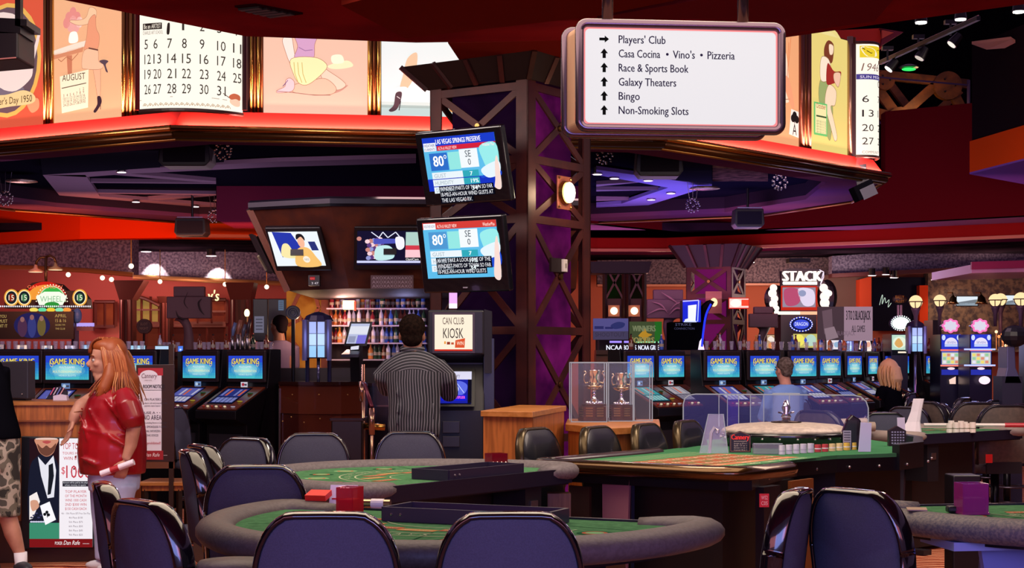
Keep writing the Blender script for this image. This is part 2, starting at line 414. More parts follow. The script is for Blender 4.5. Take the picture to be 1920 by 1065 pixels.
def posts(i, x0, x1, n=3, col=GOLD):
    a = on_face(i, x0, .962); c = on_face(i, x1, .962)
    t = B(col)
    for k in range(n):
        q = a.lerp(c, (k+.5)/n); r = (c-a).length/n/2*1.02*(1.0 if k % 2 == 0 else .8)
        t.m(col if k % 2 == 0 else M('7a4a28', .3, .8)).tube([(q.x, q.y, HD), (q.x, q.y, 4.7)], r, 10)
    t.build('gold_post', drum, w=True, smooth=True)
def grad(c0, c1, em=1.0, horiz=False):
    m = bpy.data.materials.new('mat_print'); m.use_nodes = True; nt = m.node_tree; b = nt.nodes['Principled BSDF']
    tc = nt.nodes.new('ShaderNodeTexCoord'); sx = nt.nodes.new('ShaderNodeSeparateXYZ'); rp = nt.nodes.new('ShaderNodeValToRGB')
    nt.links.new(tc.outputs['Generated'], sx.inputs[0]); nt.links.new(sx.outputs[0 if horiz else 2], rp.inputs[0])
    rp.color_ramp.elements[0].color = lin(c0)+(1,); rp.color_ramp.elements[1].color = lin(c1)+(1,)
    nt.links.new(rp.outputs[0], b.inputs['Emission Color']); b.inputs['Emission Strength'].default_value = em; b.inputs['Base Color'].default_value = (.05, .05, .05, 1)
    return m
# heights: photo y on a panel -> picture units
def sy(i, px, H_):
    def f(py):
        q = on_face(i, px); h = EYE+(HY-py)*q.y/F
        return H_*(TOPH-h)/(TOPH-HD)
    return f
def sx(i, x0, x1, W_=100):
    a, c = on_face(i, x0), on_face(i, x1)
    def f(px): q = on_face(i, px); return W_*(q-a).length/(c-a).length
    return f
def art_fathers(p, W_, H_):
    X = sx(0, -60, 82); Y = sy(0, 40, H_)
    f = lambda pts: [(X(a), Y(b_)) for a, b_ in pts]
    p.ell(X(14), Y(110), X(78)-X(14), Y(218)-Y(110), 'e8b25a', 1); p.ell(X(14), Y(110), X(71)-X(14), Y(210)-Y(110), '6a5058', 1.5)
    p.blob(f([(-10, 30), (20, 22), (40, 42), (60, 95), (72, 68), (76, 72), (64, 120), (58, 150), (24, 170), (-10, 140)]), 'f0d8d0', 2)
    p.blob(f([(-5, 150), (40, 160), (44, 185), (-5, 185)]), '7a6a78', 1.7)
    p.blob(f([(-40, 172), (10, 175), (45, 170), (66, 182), (62, 196), (20, 198), (-40, 200)]), 'ecca90', 3)
    p.blob(f([(52, 190), (72, 188), (74, 206), (62, 214), (54, 204)]), 'e09a70', 2.6)
    p.text("er's Day 1950", X(0), Y(193), Y(0)-Y(-13), '4a3018', X(62)-X(0), l=4)
panel(0, -60, 82, "red-orange lit panel with a gold oval lettered er's Day 1950", 'dd5a40', art_fathers)
posts(0, 82, 100)
def art_august(p, W_, H_):
    X = sx(0, 100, 229); Y = sy(0, 165, H_)
    f = lambda pts: [(X(a), Y(b_)) for a, b_ in pts]
    p.glow(X(140), Y(70), X(185)-X(140), Y(150)-Y(70), 'f3b488', 'fee0ae')
    p.blob(f([(100, 88), (162, 76), (162, 86), (100, 96)]), 'f6e0cc', 2); p.poly(f([(100, 94), (158, 86), (156, 96), (102, 104)]), 'd88c68', 2)
    p.poly(f([(126, 100), (136, 100), (136, 136), (128, 136)]), 'cc7c5c', 2); p.line(f([(110, 104), (116, 110), (126, 102), (136, 110), (148, 98)]), .9, 'b87050', 2.4)
    for a, c in ((138, 20), (130, 28), (146, 30), (126, 38), (138, 36), (150, 40), (134, 46), (144, 48)):
        p.ell(X(a), Y(c), 5, 6, ('f0a8a0', 'fbd0c4', 'e89088')[(a+c) % 3], 2.5); 
    p.blob(f([(133, 58), (145, 58), (147, 76), (131, 76)]), 'fffaf0', 3)
    p.oblob(f([(170, 15), (182, 22), (180, 40), (170, 45), (150, 46), (134, 38), (134, 34), (150, 36), (163, 32)]), 'f8c8a0', 'b8785c', 3)
    p.oblob(f([(168, 40), (180, 30), (182, 55), (188, 72), (183, 96), (160, 96), (164, 70)]), 'ee9c78', 'b8785c', 3.2)
    p.oblob(f([(160, 94), (184, 96), (187, 118), (196, 125), (190, 133), (164, 130), (155, 124)]), 'f8c09c', 'b8785c', 3.4)
    p.oblob(f([(176, 124), (188, 126), (190, 150), (189, 182), (184, 182), (180, 155)]), 'f4b490', 'b8785c', 3)
    p.line(f([(168, 91), (186, 97)]), 1.5, '6a4038', 4)
    p.blob(f([(184, 184), (190, 184), (192, 196), (182, 212), (177, 210), (184, 198)]), '3a2430', 3.6); p.line(f([(190, 194), (190, 208)]), .8, '3a2430', 3.6)
    p.blob(f([(188, 118), (196, 116), (205, 120), (200, 126), (204, 140), (200, 138), (196, 126)]), '5a4450', 3.6)
    p.poly(f([(114, 138), (168, 131), (167, 202), (118, 208)]), 'fdecca', 4)
    p.text('AUGUST', X(119), Y(148), 7, '4a3020', X(162)-X(119), l=5); p.line(f([(118, 161), (164, 156)]), .9, '5a4030', 5)
    n = 0
    for r in range(6):
        for q in range(7):
            if r == 0 and q < 5: continue
            n += 1
            if n <= 30: p.text(str(n), X(121+q*6.1), Y(172+r*6-q*.55), 3, '7a5038', l=5)
panel(0, 100, 229, 'peach lit panel with flower vase, table and leaf reading AUGUST', 'f3b488', art_august)
posts(0, 229, 257, 4)
# curved number calendar at the corner
def curved_calendar(cx0, cx1, d, bulge, label, art, W_, top, bot, n=14):
    a = W(cx0, bot, d); c = W(cx1, bot, d*1.015)
    t = thing('calendar_panel', label, 'illuminated panel', (a.x, a.y, a.z))
    hgt = (bot-top)*d/F; u = c-a; u.z = 0; nn = Vector((u.y, -u.x, 0)).normalized()
    if nn.y > 0: nn = -nn
    H_ = W_*hgt/u.length
    P = Pic((0, 0, 0), (1, 0, 0), (0, 0, -1), 1, 1, 1.0)
    base = B(M('3a1a18', .4))
    def pos(x, y, l): s = x/W_; q = a+u*s+nn*(bulge*4*s*(1-s)+l*.004); return Vector((q.x, q.y, a.z+hgt*(1-y/H_)))
    rows = [[pos(W_*i/n, yy, 0) for i in range(n+1)] for yy in (0, H_)]
    b = B(E('fdf6e6', 1.05)); vs = rows[0]+rows[1]; b.add(vs, [(i, i+1, n+2+i, n+1+i) for i in range(n)])
    back = [q-nn*(.05) for q in vs]; b.m(M('30141a', .4)).add(back, [(i, i+1, n+2+i, n+1+i) for i in range(n)])
    b.build('lit_face', t, w=True, fix=False)
    for yy in (0, H_): B(M('3a2018', .4)).tube([pos(W_*i/n, yy, -2) for i in range(n+1)], .018, 6).build('rim', t, w=True)
    class Q(Pic):
        def P(s, x, y, l): return pos(x, y, l)
    Q.rect = lambda s, x0, y0, x1, y1, col, l=1: [s.poly([(x0+(x1-x0)*k/8, y0), (x0+(x1-x0)*(k+1)/8, y0), (x0+(x1-x0)*(k+1)/8, y1), (x0+(x1-x0)*k/8, y1)], col, l) for k in range(8)] and s
    p = Q((0, 0, 0), (1, 0, 0), (0, 0, -1), W_, H_, 1.0); art(p, W_, H_); p.build('lettering', t, w=True)
    return t
def art_cal(p, W_, H_):
    Yr = lambda py: H_*(py+60)/(207+60)
    xs = (3.5, 12, 25, 39, 56, 73, 89); ink = '3c3430'
    for r, ye in enumerate((60, 93, 121, 149, 177)):
        for q in range(7):
            n = [None, 0, 0, 1, 2, 3, 4][q] if r == 0 else r*7-2+q
            if not n or n > 31: continue
            p.text(str(n), xs[q]+1, Yr(ye), 9.6, ink, (2.2 if n in (1,) else 4.6 if n < 10 else 8.6)*(.7 if q == 0 else .85 if q == 1 else 1), l=1)
    p.rect(3, Yr(45), 21, Yr(57), '2c2220', .5); p.text('Be an ARTIST', 4, Yr(55), 4.4, 'fff4e0', 16, l=1); p.text('CHARLES ART SCHOOL', 3, Yr(66), 3.6, '8a7a70', 19, l=1)
    p.blob([(27, Yr(46)), (28.5, Yr(48)), (28, Yr(66)), (25.5, Yr(66)), (26, Yr(50))], '2c2220', 1)
    p.line([(0, Yr(188)), (30, Yr(183)), (70, Yr(183)), (84, Yr(184))], .5, '9a8070', .6)
    for i in range(17): 
        x = 3+i*5; p.line([(x, Yr(199)), (x+1.5, Yr(194)), (x+3.5, Yr(196)), (x+4.5, Yr(200))], .55, 'b0906c', .6); p.ell(x+2, Yr(197.5), .8, .8, 'c0a080', .5, 8)
    p.blob([(86, Yr(176)), (91, Yr(170)), (97, Yr(173)), (97, Yr(182)), (93, Yr(180)), (88, Yr(182))], 'c86848', 1)
    p.blob([(88, Yr(180)), (96, Yr(180)), (97, Yr(192)), (92, Yr(194)), (87, Yr(188))], 'f4cdb0', .8); p.line([(80, Yr(172)), (87, Yr(180))], .8, '6a5048', 1)
curved_calendar(262, 455, 12.78, .16, 'curved white calendar panel with numbers 5 to 31 at the canopy corner', art_cal, 100, -60, 208)
for x, c in ((258, '5a1418'), (459, '3a1216')):
    q = W(x, 200, 12.95); B(M(c, .3, .3)).tube([(q.x, q.y, HD), (q.x, q.y, 4.8)], .022, 8).build('gold_post', drum, w=True)
posts(1, 468, 494, 4)
def art_kneel(p, W_, H_):
    X = sx(1, 494, 689); Y = sy(1, 590, H_)
    f = lambda pts: [(X(a), Y(b_)) for a, b_ in pts]
    p.glow(X(590), Y(90), X(683)-X(590), Y(178)-Y(90), 'f4c4ac', 'fff6ee')
    p.oblob(f([(530, 75), (545, 65), (552, 100), (556, 118), (545, 122), (534, 95)]), 'fbe8dc', 'b8785c', 2)
    p.oblob(f([(552, 60), (594, 62), (590, 84), (586, 112), (553, 110), (558, 88)]), 'd8a4c8', 'b8785c', 3)
    p.line(f([(560, 90), (572, 96), (586, 94)]), .6, '9a6a98', 3.5)
    p.oblob(f([(546, 112), (590, 108), (612, 120), (608, 134), (580, 158), (562, 158), (550, 140)]), 'f8efb4', 'b8785c', 3.2)
    for a in (553, 560, 568): p.line(f([(a-2, 118), (a, 140), (a+6, 156)]), .6, 'd0b060', 3.6)
    p.oblob(f([(600, 124), (618, 134), (642, 150), (648, 160), (630, 168), (606, 152)]), 'fad4bc', 'b8785c', 2.4)
    p.oblob(f([(588, 150), (612, 148), (630, 164), (622, 176), (586, 178), (550, 174), (548, 162)]), 'f6c4a8', 'b8785c', 2.8)
    p.oblob(f([(552, 156), (548, 172), (522, 176), (519, 172), (534, 164), (536, 152), (544, 148)]), 'f4ccd0', 'b8785c', 3)
    p.line(f([(536, 158), (530, 164), (540, 152)]), .6, '7a5080', 3.4); p.line(f([(519, 173), (550, 175), (590, 179), (620, 178)]), .6, 'a87068', 3.3)
    p.blob(f([(620, 172), (652, 158), (642, 168), (628, 174)]), 'd09888', 2)
    p.blob(f([(616, 122), (650, 112), (662, 122), (640, 128), (620, 128)]), 'fbeec0', 2); p.blob(f([(622, 104), (640, 102), (644, 116), (624, 118)]), 'fdf6d8', 2.2)
panel(1, 494, 689, 'pale pink lit panel with kneeling figure in a yellow skirt', 'f4c4ac', art_kneel)
posts(1, 689, 714)
def art_boot(p, W_, H_):
    X = sx(1, 715, 900); Y = sy(1, 780, H_)
    f = lambda pts: [(X(a), Y(b_)) for a, b_ in pts]
    p.rect(0, Y(192), W_, H_, 'ccdcd8', 1); p.rect(0, Y(198), W_, Y(203), 'a8bcb8', 1.4)
    p.blob(f([(764, 110), (782, 100), (778, 140), (762, 168), (750, 166), (756, 140)]), 'f0c8a4', 2)
    p.blob(f([(744, 166), (762, 164), (762, 176), (742, 178)]), 'fffaf6', 3)
    p.blob(f([(742, 176), (753, 174), (751, 190), (744, 206), (734, 211), (729, 208), (738, 198)]), '5a4048', 3.2); p.line(f([(751, 190), (748, 208)]), .9, '3a2830', 3.4)
    p.line(f([(744, 182), (750, 186)]), .7, 'f0e0e0', 3.6); p.blob(f([(843, 180), (856, 190), (856, 208), (843, 206)]), 'f0a050', 3)
panel(1, 715, 900, 'white lit panel with a laced boot in front of pale blue', 'eef2f0', art_boot)
panel(1, 905, 1205, 'pale blue-white lit panel mostly behind the steel column and hanging sign', 'dfe4f6', lambda p, a, c: p.rect(2, 2, a-2, 5, 'c0c8e0', 1))
def art_club(p, W_, H_):
    X = sx(2, 1400, 1500); Y = sy(2, 1480, H_)
    f = lambda pts: [(X(a), Y(b_)) for a, b_ in pts]
    p.blob(f([(1440, 90), (1470, 95), (1478, 150), (1480, 190), (1450, 192), (1440, 150)]), 'f8dcc0', 2)
    p.blob(f([(1466, 150), (1478, 148), (1488, 195), (1484, 202), (1476, 185)]), 'f0a078', 2.6)
    p.line(f([(1478, 80), (1474, 160), (1482, 70)]), .8, 'e07848', 2); p.line(f([(1450, 194), (1480, 186)]), .8, 'b06848', 2.6)
    p.poly(f([(1482, 204), (1496, 207), (1496, 256), (1478, 252)]), 'fbe8dc', 3)
    for a, c in ((1488, 215), (1485, 221), (1492, 222)): p.ell(X(a), Y(c), 4.2, 4.2, '201818', 4)
    p.line(f([(1488, 216), (1488, 230)]), 1.4, '201818', 4); p.text('A', X(1484), Y(252), 12, '201818', 8, l=4)
panel(2, 1400, 1500, 'orange lit panel with an ace of clubs card beside the hanging sign', 'f0a878', art_club)
posts(2, 1500, 1519, 3, M('7a4a3a', .3, .8))
def art_read(p, W_, H_):
    X = sx(2, 1519, 1591); Y = sy(2, 1555, H_)
    f = lambda pts: [(X(a), Y(b_)) for a, b_ in pts]
    p.glow(X(1555), Y(120), 46, Y(190)-Y(120), 'e8d27c', 'fcf4c4')
    p.blob(f([(1548, 82), (1554, 76), (1562, 82), (1562, 100), (1558, 118), (1546, 112), (1544, 96)]), '7a3c28', 2)
    p.oblob(f([(1553, 84), (1561, 85), (1560, 100), (1554, 102)]), 'fbdcc0', '9a7850', 3, wd=.8)
    p.oblob(f([(1540, 110), (1552, 112), (1556, 130), (1550, 152), (1538, 155), (1536, 130)]), 'f8e4cc', '9a7850', 3, wd=.8)
    p.blob(f([(1550, 120), (1562, 132), (1575, 130), (1572, 146), (1560, 156), (1548, 158)]), 'a02c28', 3.6)
    p.oblob(f([(1562, 136), (1574, 134), (1570, 160), (1562, 150)]), 'f0c0a4', '9a7850', 4, wd=.8)
    p.oblob(f([(1538, 152), (1552, 160), (1550, 185), (1560, 200), (1556, 260), (1548, 250), (1534, 190)]), '9aa86a', '9a7850', 2.6, wd=.8)
    p.oblob(f([(1552, 160), (1566, 168), (1564, 195), (1556, 200), (1562, 225), (1568, 255), (1563, 262), (1555, 235), (1545, 195)]), 'f6d8b8', '9a7850', 3.2, wd=.8)
    p.rect(X(1524), Y(197), X(1549), Y(258), '6ac070', 4); p.rect(X(1526.5), Y(200), X(1547), Y(254), 'ece4a8', 4.5)
    p.text('October', X(1528), Y(208), 7, 'b04030', X(1546)-X(1528), l=5); p.rect(X(1528), Y(221), X(1547), Y(224), '3a5030', 5)
    for r in range(5): p.text('8 9 10 11 12', X(1529), Y(234+r*5), 3, '6a6a40', X(1546)-X(1529), l=5)
panel(2, 1519, 1591, 'yellow lit panel with seated figure reading a red book over an October leaf', 'e8d27c', art_read)
posts(2, 1591, 1603, 2, M('b09078', .3, .8))
def art_1946(p, W_, H_):
    Y = lambda py: H_*(py-80)/(293-80)
    p.rect(6, Y(86), 96, Y(108), 'e8cc30', .5); p.blob([(8, Y(88)), (40, Y(92)), (50, Y(104)), (20, Y(106))], 'f8f0d0', 1)
    p.line([(10, Y(90)), (30, Y(100)), (60, Y(92)), (90, Y(104))], 2, '2a2018', 1.5); p.ell(75, Y(98), 8, 4, '2a2018', 1.4)
    p.text('1946', 8, Y(133), 22, '8a6a60', 50, l=1, slant=.2); p.text('46', 78, Y(132), 12, 'b0503c', 18, l=1)
    p.rect(0, Y(139), 100, Y(149), '4a4088', .6); p.text('SUN MON TUE', 6, Y(147), 8, 'e8e0f0', 90, l=1)
    for r, ye in enumerate((158+5, 192, 219, 246, 271)):
        for q, x in enumerate((10, 55, 84)):
            n = 7*r-1+q
            if r == 0 and q == 0: continue
            p.text(str(n), x, Y(ye), 20, '3c3436', (15 if n < 10 else 28)*(.55 if q == 2 else 1), l=1)
    p.line([(4, Y(277)), (96, Y(277))], 1, '9a8070', 1); p.text('COMMUNITY BANK', 10, Y(288), 8, '9a8070', 80, l=1)
curved_calendar(1605, 1643, 15.9, .12, 'narrow curved calendar panel lettered 1946 at the far canopy corner', art_1946, 100, 80, 293, 8)
area((-1, 15, 5.2), (-1, 15, 3), 2, 1, (1, .8, .7), 1)
# small chandeliers, speakers and lamps under the canopy ------------
def chandelier(px, py, d, label, r=.075):
    c = W(px, py, d); t = thing('chandelier', label, 'chandelier', (c.x, c.y, c.z-r)); gl = M('a8a0a8', .1, .9)
    b = B(gl)
    for i in range(26):
        a = i*2.4; z = 1-2*(i+.5)/26; q = math.sqrt(1-z*z)
        b.sph((c.x+r*q*math.cos(a), c.y+r*q*math.sin(a), c.z+r*z), .012, 6, 4)
    b.build('crystal_bead', t, w=True, label='crystal beads', kind='stuff')
    b = B(M('3a343c', .3, .8)).lathe([(.001, r*.9), (r*.5, r*.95), (r*.5, r*1.1), (.001, r*1.15)], c, 12); b.build('frame', t, w=True)
    b = B(STEEL)
    for s in (-1, 0, 1): b.cyl(c+Vector((s*r*.5, 0, r)), c+Vector((s*r*.9, 0, max(.1, 3.47-c.z))), .003, n=5)
    b.build('wire', t, w=True)
    b = B(M('8a8078', .25, .8)).ring([(c+Vector((.14, .1, r*1.2+.1)), .17, .17), (c+Vector((.14, .1, r*1.2+.12)), .15, .15)], 20); b.build('reflector', t, w=True, smooth=True)
for a in ((418, 283, 14.2, 'crystal ball chandelier left of the upper speaker box'), (10, 372, 17, 'crystal ball chandelier at the far left edge under the canopy'),
          (402, 405, 19, 'small crystal ball chandelier beside the dark speaker over the orange band'), (1134, 292, 14.5, 'crystal ball chandelier just right of the steel column'),
          (1462, 342, 16, 'crystal ball chandelier nearest the spotlight corner'), (1299, 385, 17.5, 'crystal ball chandelier over the purple ledge')):
    chandelier(*a)
def speaker(px0, py0, px1, py1, d, label, dep=.3):
    a = W(px0, py1, d); c = W(px1, py0, d); t = thing('loudspeaker', label, 'speaker', ((a.x+c.x)/2, d, a.z))
    w, h = c.x-a.x, c.z-a.z; m = Vector(((a.x+c.x)/2, d+dep/2, (a.z+c.z)/2))
    B(M('0a0a0c', .5)).prism([Vector((a.x, d, a.z+h*.2)), Vector((a.x+w*.1, d, a.z)), Vector((c.x-w*.1, d, a.z)), Vector((c.x, d, a.z+h*.2)), Vector((c.x-w*.04, d, c.z)), Vector((a.x+w*.04, d, c.z))], (0, dep, 0)).build('cabinet', t, w=True, bevel=.01)
    B(M('1c1a20', .9)).box((m.x, d-.006, m.z), (w*.8, .01, h*.7)).build('grille', t, w=True)
    B(BLACK).cyl((m.x, m.y, c.z), (m.x, m.y, max(c.z+.02, 3.47)), .015).build('hanger', t, w=True); B(M('6a6a88', .3, .8)).bar((a.x+w*.1, d, c.z+.01), (c.x-w*.1, d, c.z+.01), .02, .012).build('bracket', t, w=True)
speaker(296, 262, 394, 311, 14.3, 'large black speaker box hung under the canopy left of the chandelier')
speaker(1192, 275, 1282, 330, 14.6, 'large black speaker box hung under the canopy right of the column')
speaker(326, 409, 386, 442, 19, 'black speaker against the orange band on the left')
speaker(1377, 391, 1434, 426, 18.5, 'black speaker against the dark red band on the right')
def downlight(p, label='recessed downlight glowing in the dark ceiling beams', r=.06, group='downlights under the canopy', col='fff0f4', s=3):
    t = thing('downlight', label, 'ceiling light', p, 0, group)
    B(STEEL).lathe([(r*1.25, 0), (r*1.25, .012), (r, .012)], n=14).build('trim_ring', t); B(BLACK).cyl((0, 0, .012), (0, 0, .12), r*.9, n=10).build('can', t)
    B(E(col, s)).lathe([(.001, -.003), (r, -.003), (r, .004)], n=14).build('lamp', t)
for x, y in ((228, 321), (368, 310), (255, 377), (366, 386), (1215, 337), (1258, 361), (1120, 325), (1221, 373), (1500, 371), (1580, 328), (1152, 333)):
    h = 3.405; p = HP(x, y, h); downlight(Vector((p.x, p.y, h-.012)), r=.045)
# corner spotlight
c = W(1618, 358, 15.9); t = thing('stage_spotlight', 'black stage spotlight on the right tip of the canopy', 'spotlight', c)
B(M('09090c', .7)).box((0, 0, 0), (.2, .24, .15), ry=R(-25)).build('housing', t, bevel=.01)
B(M('26262e', .3, .5)).box((.03, -.125, -.02), (.15, .01, .11), ry=R(-25)).build('lens', t)
B(BLACK).bar((0, 0, .05), (-.03, 0, .26), .03, .12).build('yoke', t)
# outer fascias ---------------------------------------------------
def run(pts, h0, h1, mat, name, th=.25, h0b=None):
    """vertical band through plan points (given as photo px + depth)"""
    b = B(mat)
    for p, q in zip(pts, pts[1:]):
        a = Vector((p[0], p[1], h0)); c = Vector((q[0], q[1], h0)); up = Vector((0, 0, h1-h0))
        b.prism([a, c, c+up, a+up], (0, th, 0))
    o = b.build(name); o['kind'] = 'structure'; return o
def plan(l, h): return [(HP(x, y, h).x, HP(x, y, h).y) for x, y in l]
run(plan([(-300, 470), (0, 456), (150, 448), (330, 446)], 3.1), 3.1, 3.9, M('dc3408', .7), 'trim_1')
run(plan([(330, 446), (480, 448), (700, 452)], 3.1), 3.1, 3.9, M('a8380c', .7), 'trim_2')
run(plan([(330, 442), (700, 448)], 3.09), 3.08, 3.12, M('8a4a30', .6), 'trim_3', .1)
R1 = plan([(900, 404), (1120, 419), (1287, 436), (1660, 418), (1920, 404), (2200, 388)], 3.25)
R2 = plan([(900, 440), (1120, 446), (1250, 446), (1660, 429), (1920, 417), (2200, 405)], 3.25)
w1 = B(M('4c0c12', .75))
for (p, q), hh in zip(zip(R1, R1[1:]), (3.9, 3.9, 3.9, 4.7, 4.7)):
    a = Vector((*p, 3.25)); c = Vector((*q, 3.25)); w1.prism([a, c, Vector((*q, hh)), Vector((*p, hh))], (0, .25, 0))
w1.build('wall_upper')['kind'] = 'structure'
b = B(M('8a5878', .7))
for i in range(5): b.add([Vector((*R1[i], 3.25)), Vector((*R1[i+1], 3.25)), Vector((*R2[i+1], 3.25)), Vector((*R2[i], 3.25))], [(0, 1, 2, 3)])
b.build('soffit_upper', fix=False)['kind'] = 'structure'
run(R2, 3.07, 3.25, M('8c1c18', .7), 'trim_4')
run([(x, y-.03) for x, y in R2], 3.05, 3.09, M('c07858', .6), 'trim_5', .1)
R3 = [(x, y+.9) for x, y in R2]
b = B(M('7a2c48', .7))
for i in range(5): b.add([Vector((*R2[i], 3.06)), Vector((*R2[i+1], 3.06)), Vector((*R3[i+1], 3.06)), Vector((*R3[i], 3.06))], [(0, 1, 2, 3)])
b.build('soffit_lower', fix=False)['kind'] = 'structure'
struct(B(M('16121c', .8, alt='241a28', tex='noise', scale=2)).box((0, 26.5, 3.3), (26, 9, .1)), 'ceiling_rear')
# right: truss opening and dark bulkhead ---------------------------
b = B(M('0a080c', .9)).box((6.2, 25, 5.6), (8, .2, 3)); b.build('wall_upper_rear')['kind'] = 'structure'
tm = M('7a4210', .6, alt='5a300c', tex='noise', scale=6)
t = thing('roof_truss', 'orange-brown timber truss with round gusset plates behind an opening', 'truss', W(1730, 260, 21.5))
def tb(x0, y0, x1, y1, w, d=21.5): B(tm).bar(W(x0, y0, d), W(x1, y1, d), .08, w, up=(0, 1, 0) if False else (0, 0, 1)).build('timber', t, w=True)
for a in ((1640, 160, 1680, 215, .13), (1680, 225, 1765, 150, .13), (1775, 150, 1812, 225, .13), (1640, 212, 1815, 255, .14), (1645, 140, 1815, 158, .12)): tb(*a)
for a in ((1655, 140, 1720, 225, .1), (1730, 235, 1800, 170, .1)): tb(*a, d=22.6)
for x, y, r in ((1688, 224, .17), (1778, 160, .19), (1660, 150, .13)):
    q = W(x, y, 21.4); B(tm).cyl(q, q+Vector((0, .12, 0)), r, n=24).build('gusset_plate', t, w=True)
    bb = B(BLACK)
    for k in (0, 2.1, 4.2): bb.sph(q+Vector((.5*r*math.cos(k), -.005, .5*r*math.sin(k))), .014, 6, 4)
    bb.build('bolt', t, w=True)
b = B(M('4a3858', .4, .5)); b.bar(W(1640, 228, 21.1), W(1818, 268, 21.1), .03, .03).bar(W(1640, 144, 21.1), W(1818, 160, 21.1), .02, .02).bar(W(1816, 150, 21.1), W(1816, 268, 21.1), .03, .03); b.build('steel_edge', t, w=True)
P0 = Vector((W(1818, 325, 18).x, 18)); P1 = Vector((W(1960, 290, 16.3).x, 16.3)); P2 = Vector((6.6, 19.6))
def tri(h0, h1, mat, name, k=0): 
    q = [Vector((p.x, p.y, h0)) for p in (P0, P1, P2)]; q = [v+Vector((k, k*.4, 0)) for v in q]
    B(mat).prism(q, (0, 0, h1-h0)).build(name)['kind'] = 'structure'
tri(3.58, 3.93, M('b84010', .65), 'trim_6'); tri(3.93, 5.0, M('1a1216', .8), 'wall_bulkhead', .03); tri(3.56, 3.58, M('6a4890', .7), 'soffit_bulkhead')
b = B(M('b08068', .6)).prism([W(1822, 83, 17.5), W(1895, 74, 17), W(1915, 88, 17), W(1850, 93, 17.5)], (0, 0, .03)); b.build('trim_7')['kind'] = 'structure'
# track lights
point(W(1725, 196, 21.15), 5, (1, .62, .3), .1)  # added warm light without a fixture, brightens the timber truss
a, c = W(1650, 118, 13.4), W(1835, 34, 11.5)
t = thing('light_track', 'thin black lighting track slanting across the dark opening', 'light track', a); B(BLACK).bar(a, c, .03, .03).build('rail', t, w=True)
B(STEEL).cyl(a+Vector((0, 0, .02)), c+Vector((0, 0, .02)), .004, n=5).build('wire', t, w=True)
def tspot(px, py, d, lab, em=6, ang=-30, r=.042):
    c = W(px, py, d); t = thing('track_spotlight', lab, 'spotlight', c); rot = Euler((0, R(ang), 0)).to_matrix()
    B(BLACK).cyl(rot @ Vector((0, 0, .015)), rot @ Vector((0, 0, .11)), r, r*.7, 14).build('housing', t, smooth=False)
    B(E('fff4e8', em)).cyl(rot @ Vector((0, 0, .008)), rot @ Vector((0, 0, .016)), r*.85, n=14).build('lamp', t)
    B(BLACK).cyl((0, 0, .08), (0, 0, .17), .008, n=6).build('arm', t); B(BLACK).box((0, 0, .18), (.09, .05, .03)).build('mount', t)
tspot(1727, 46, 10.3, 'bright track spotlight left of the hanging trio', 12, 0); tspot(1801, 40, 10.6, 'track spotlight pointing down between two others', 4, 0); tspot(1910, 26, 10.3, 'bright spotlight at the upper right edge', 10, 0)
tspot(1664, 132, 13.1, 'small lit spotlight nearest the curved calendar', 1.5, 40); tspot(1722, 112, 12.6, 'dim spotlight in the middle of the dark opening', .6, 30); tspot(1782, 86, 12.2, 'small lit spotlight beside the dark bulkhead', 1.0, 40)
c = W(1704, 130, 20.2); t = thing('green_lamp', 'small green ceiling lamp above the timber truss', 'ceiling light', c); B(E('30e060', 1.6)).sph((0, 0, 0), (.09, .05, .02)).build('lens', t); B(BLACK).lathe([(.12, .02), (.13, .03), (.05, .06)]).build('housing', t)
# far left dark monitor at the frame's edge
t = thing('hanging_monitor', 'dark monitor on an arm cut by the upper left edge', 'monitor', W(10, 80, 8.5))
d = 8.5
B(M('140c10', .5)).prism([W(-60, 118, d), W(34, 110, d), W(34, 58, d), W(-60, 52, d)], (0, .3, 0)).build('housing', t, w=True, bevel=.01)
B(BLACK).prism([W(-60, 62, d), W(38, 62, d), W(38, 48, d), W(50, 48, d), W(50, 36, d), W(-60, 30, d)], (0, .25, 0)).build('bracket', t, w=True); B(BLACK).prism([W(28, 48, d), W(38, 50, d), W(38, -20, d), W(28, -20, d)], (0, .05, 0)).build('arm', t, w=True)
B(M('d08a80', .4)).bar(W(-60, 115, d-.01), W(30, 108, d-.01), .005, .006).build('light_edge', t, w=True)
# ================================================================= REAR WALLS
STIP = M('837c96', .95, alt='554e68', tex='noise', scale=26, bump=.4)
STIPW = M('7a6e78', .95, alt='4c4450', tex='noise', scale=26, bump=.4)
CORAL = M('b8605a', .8); SALMON = M('d07c60', .8); WOODR = M('4a1c16', .5, alt='33120e', tex='wave', scale=3, stretch=(1, 1, .2))
struct(B(CORAL).box((-5.2, 27.1, 1.6), (9.6, .2, 3.4)), 'wall_rear_left')
struct(B(SALMON).box((5.6, 29.1, 1.6), (12, .2, 3.4)), 'wall_rear')
struct(B(M('3a1a24', .8)).box((-11, 16, 2.5), (.2, 36, 5)), 'wall_left'); struct(B(M('3a1a24', .8)).box((12.5, 16, 2.5), (.2, 36, 5)), 'wall_right')
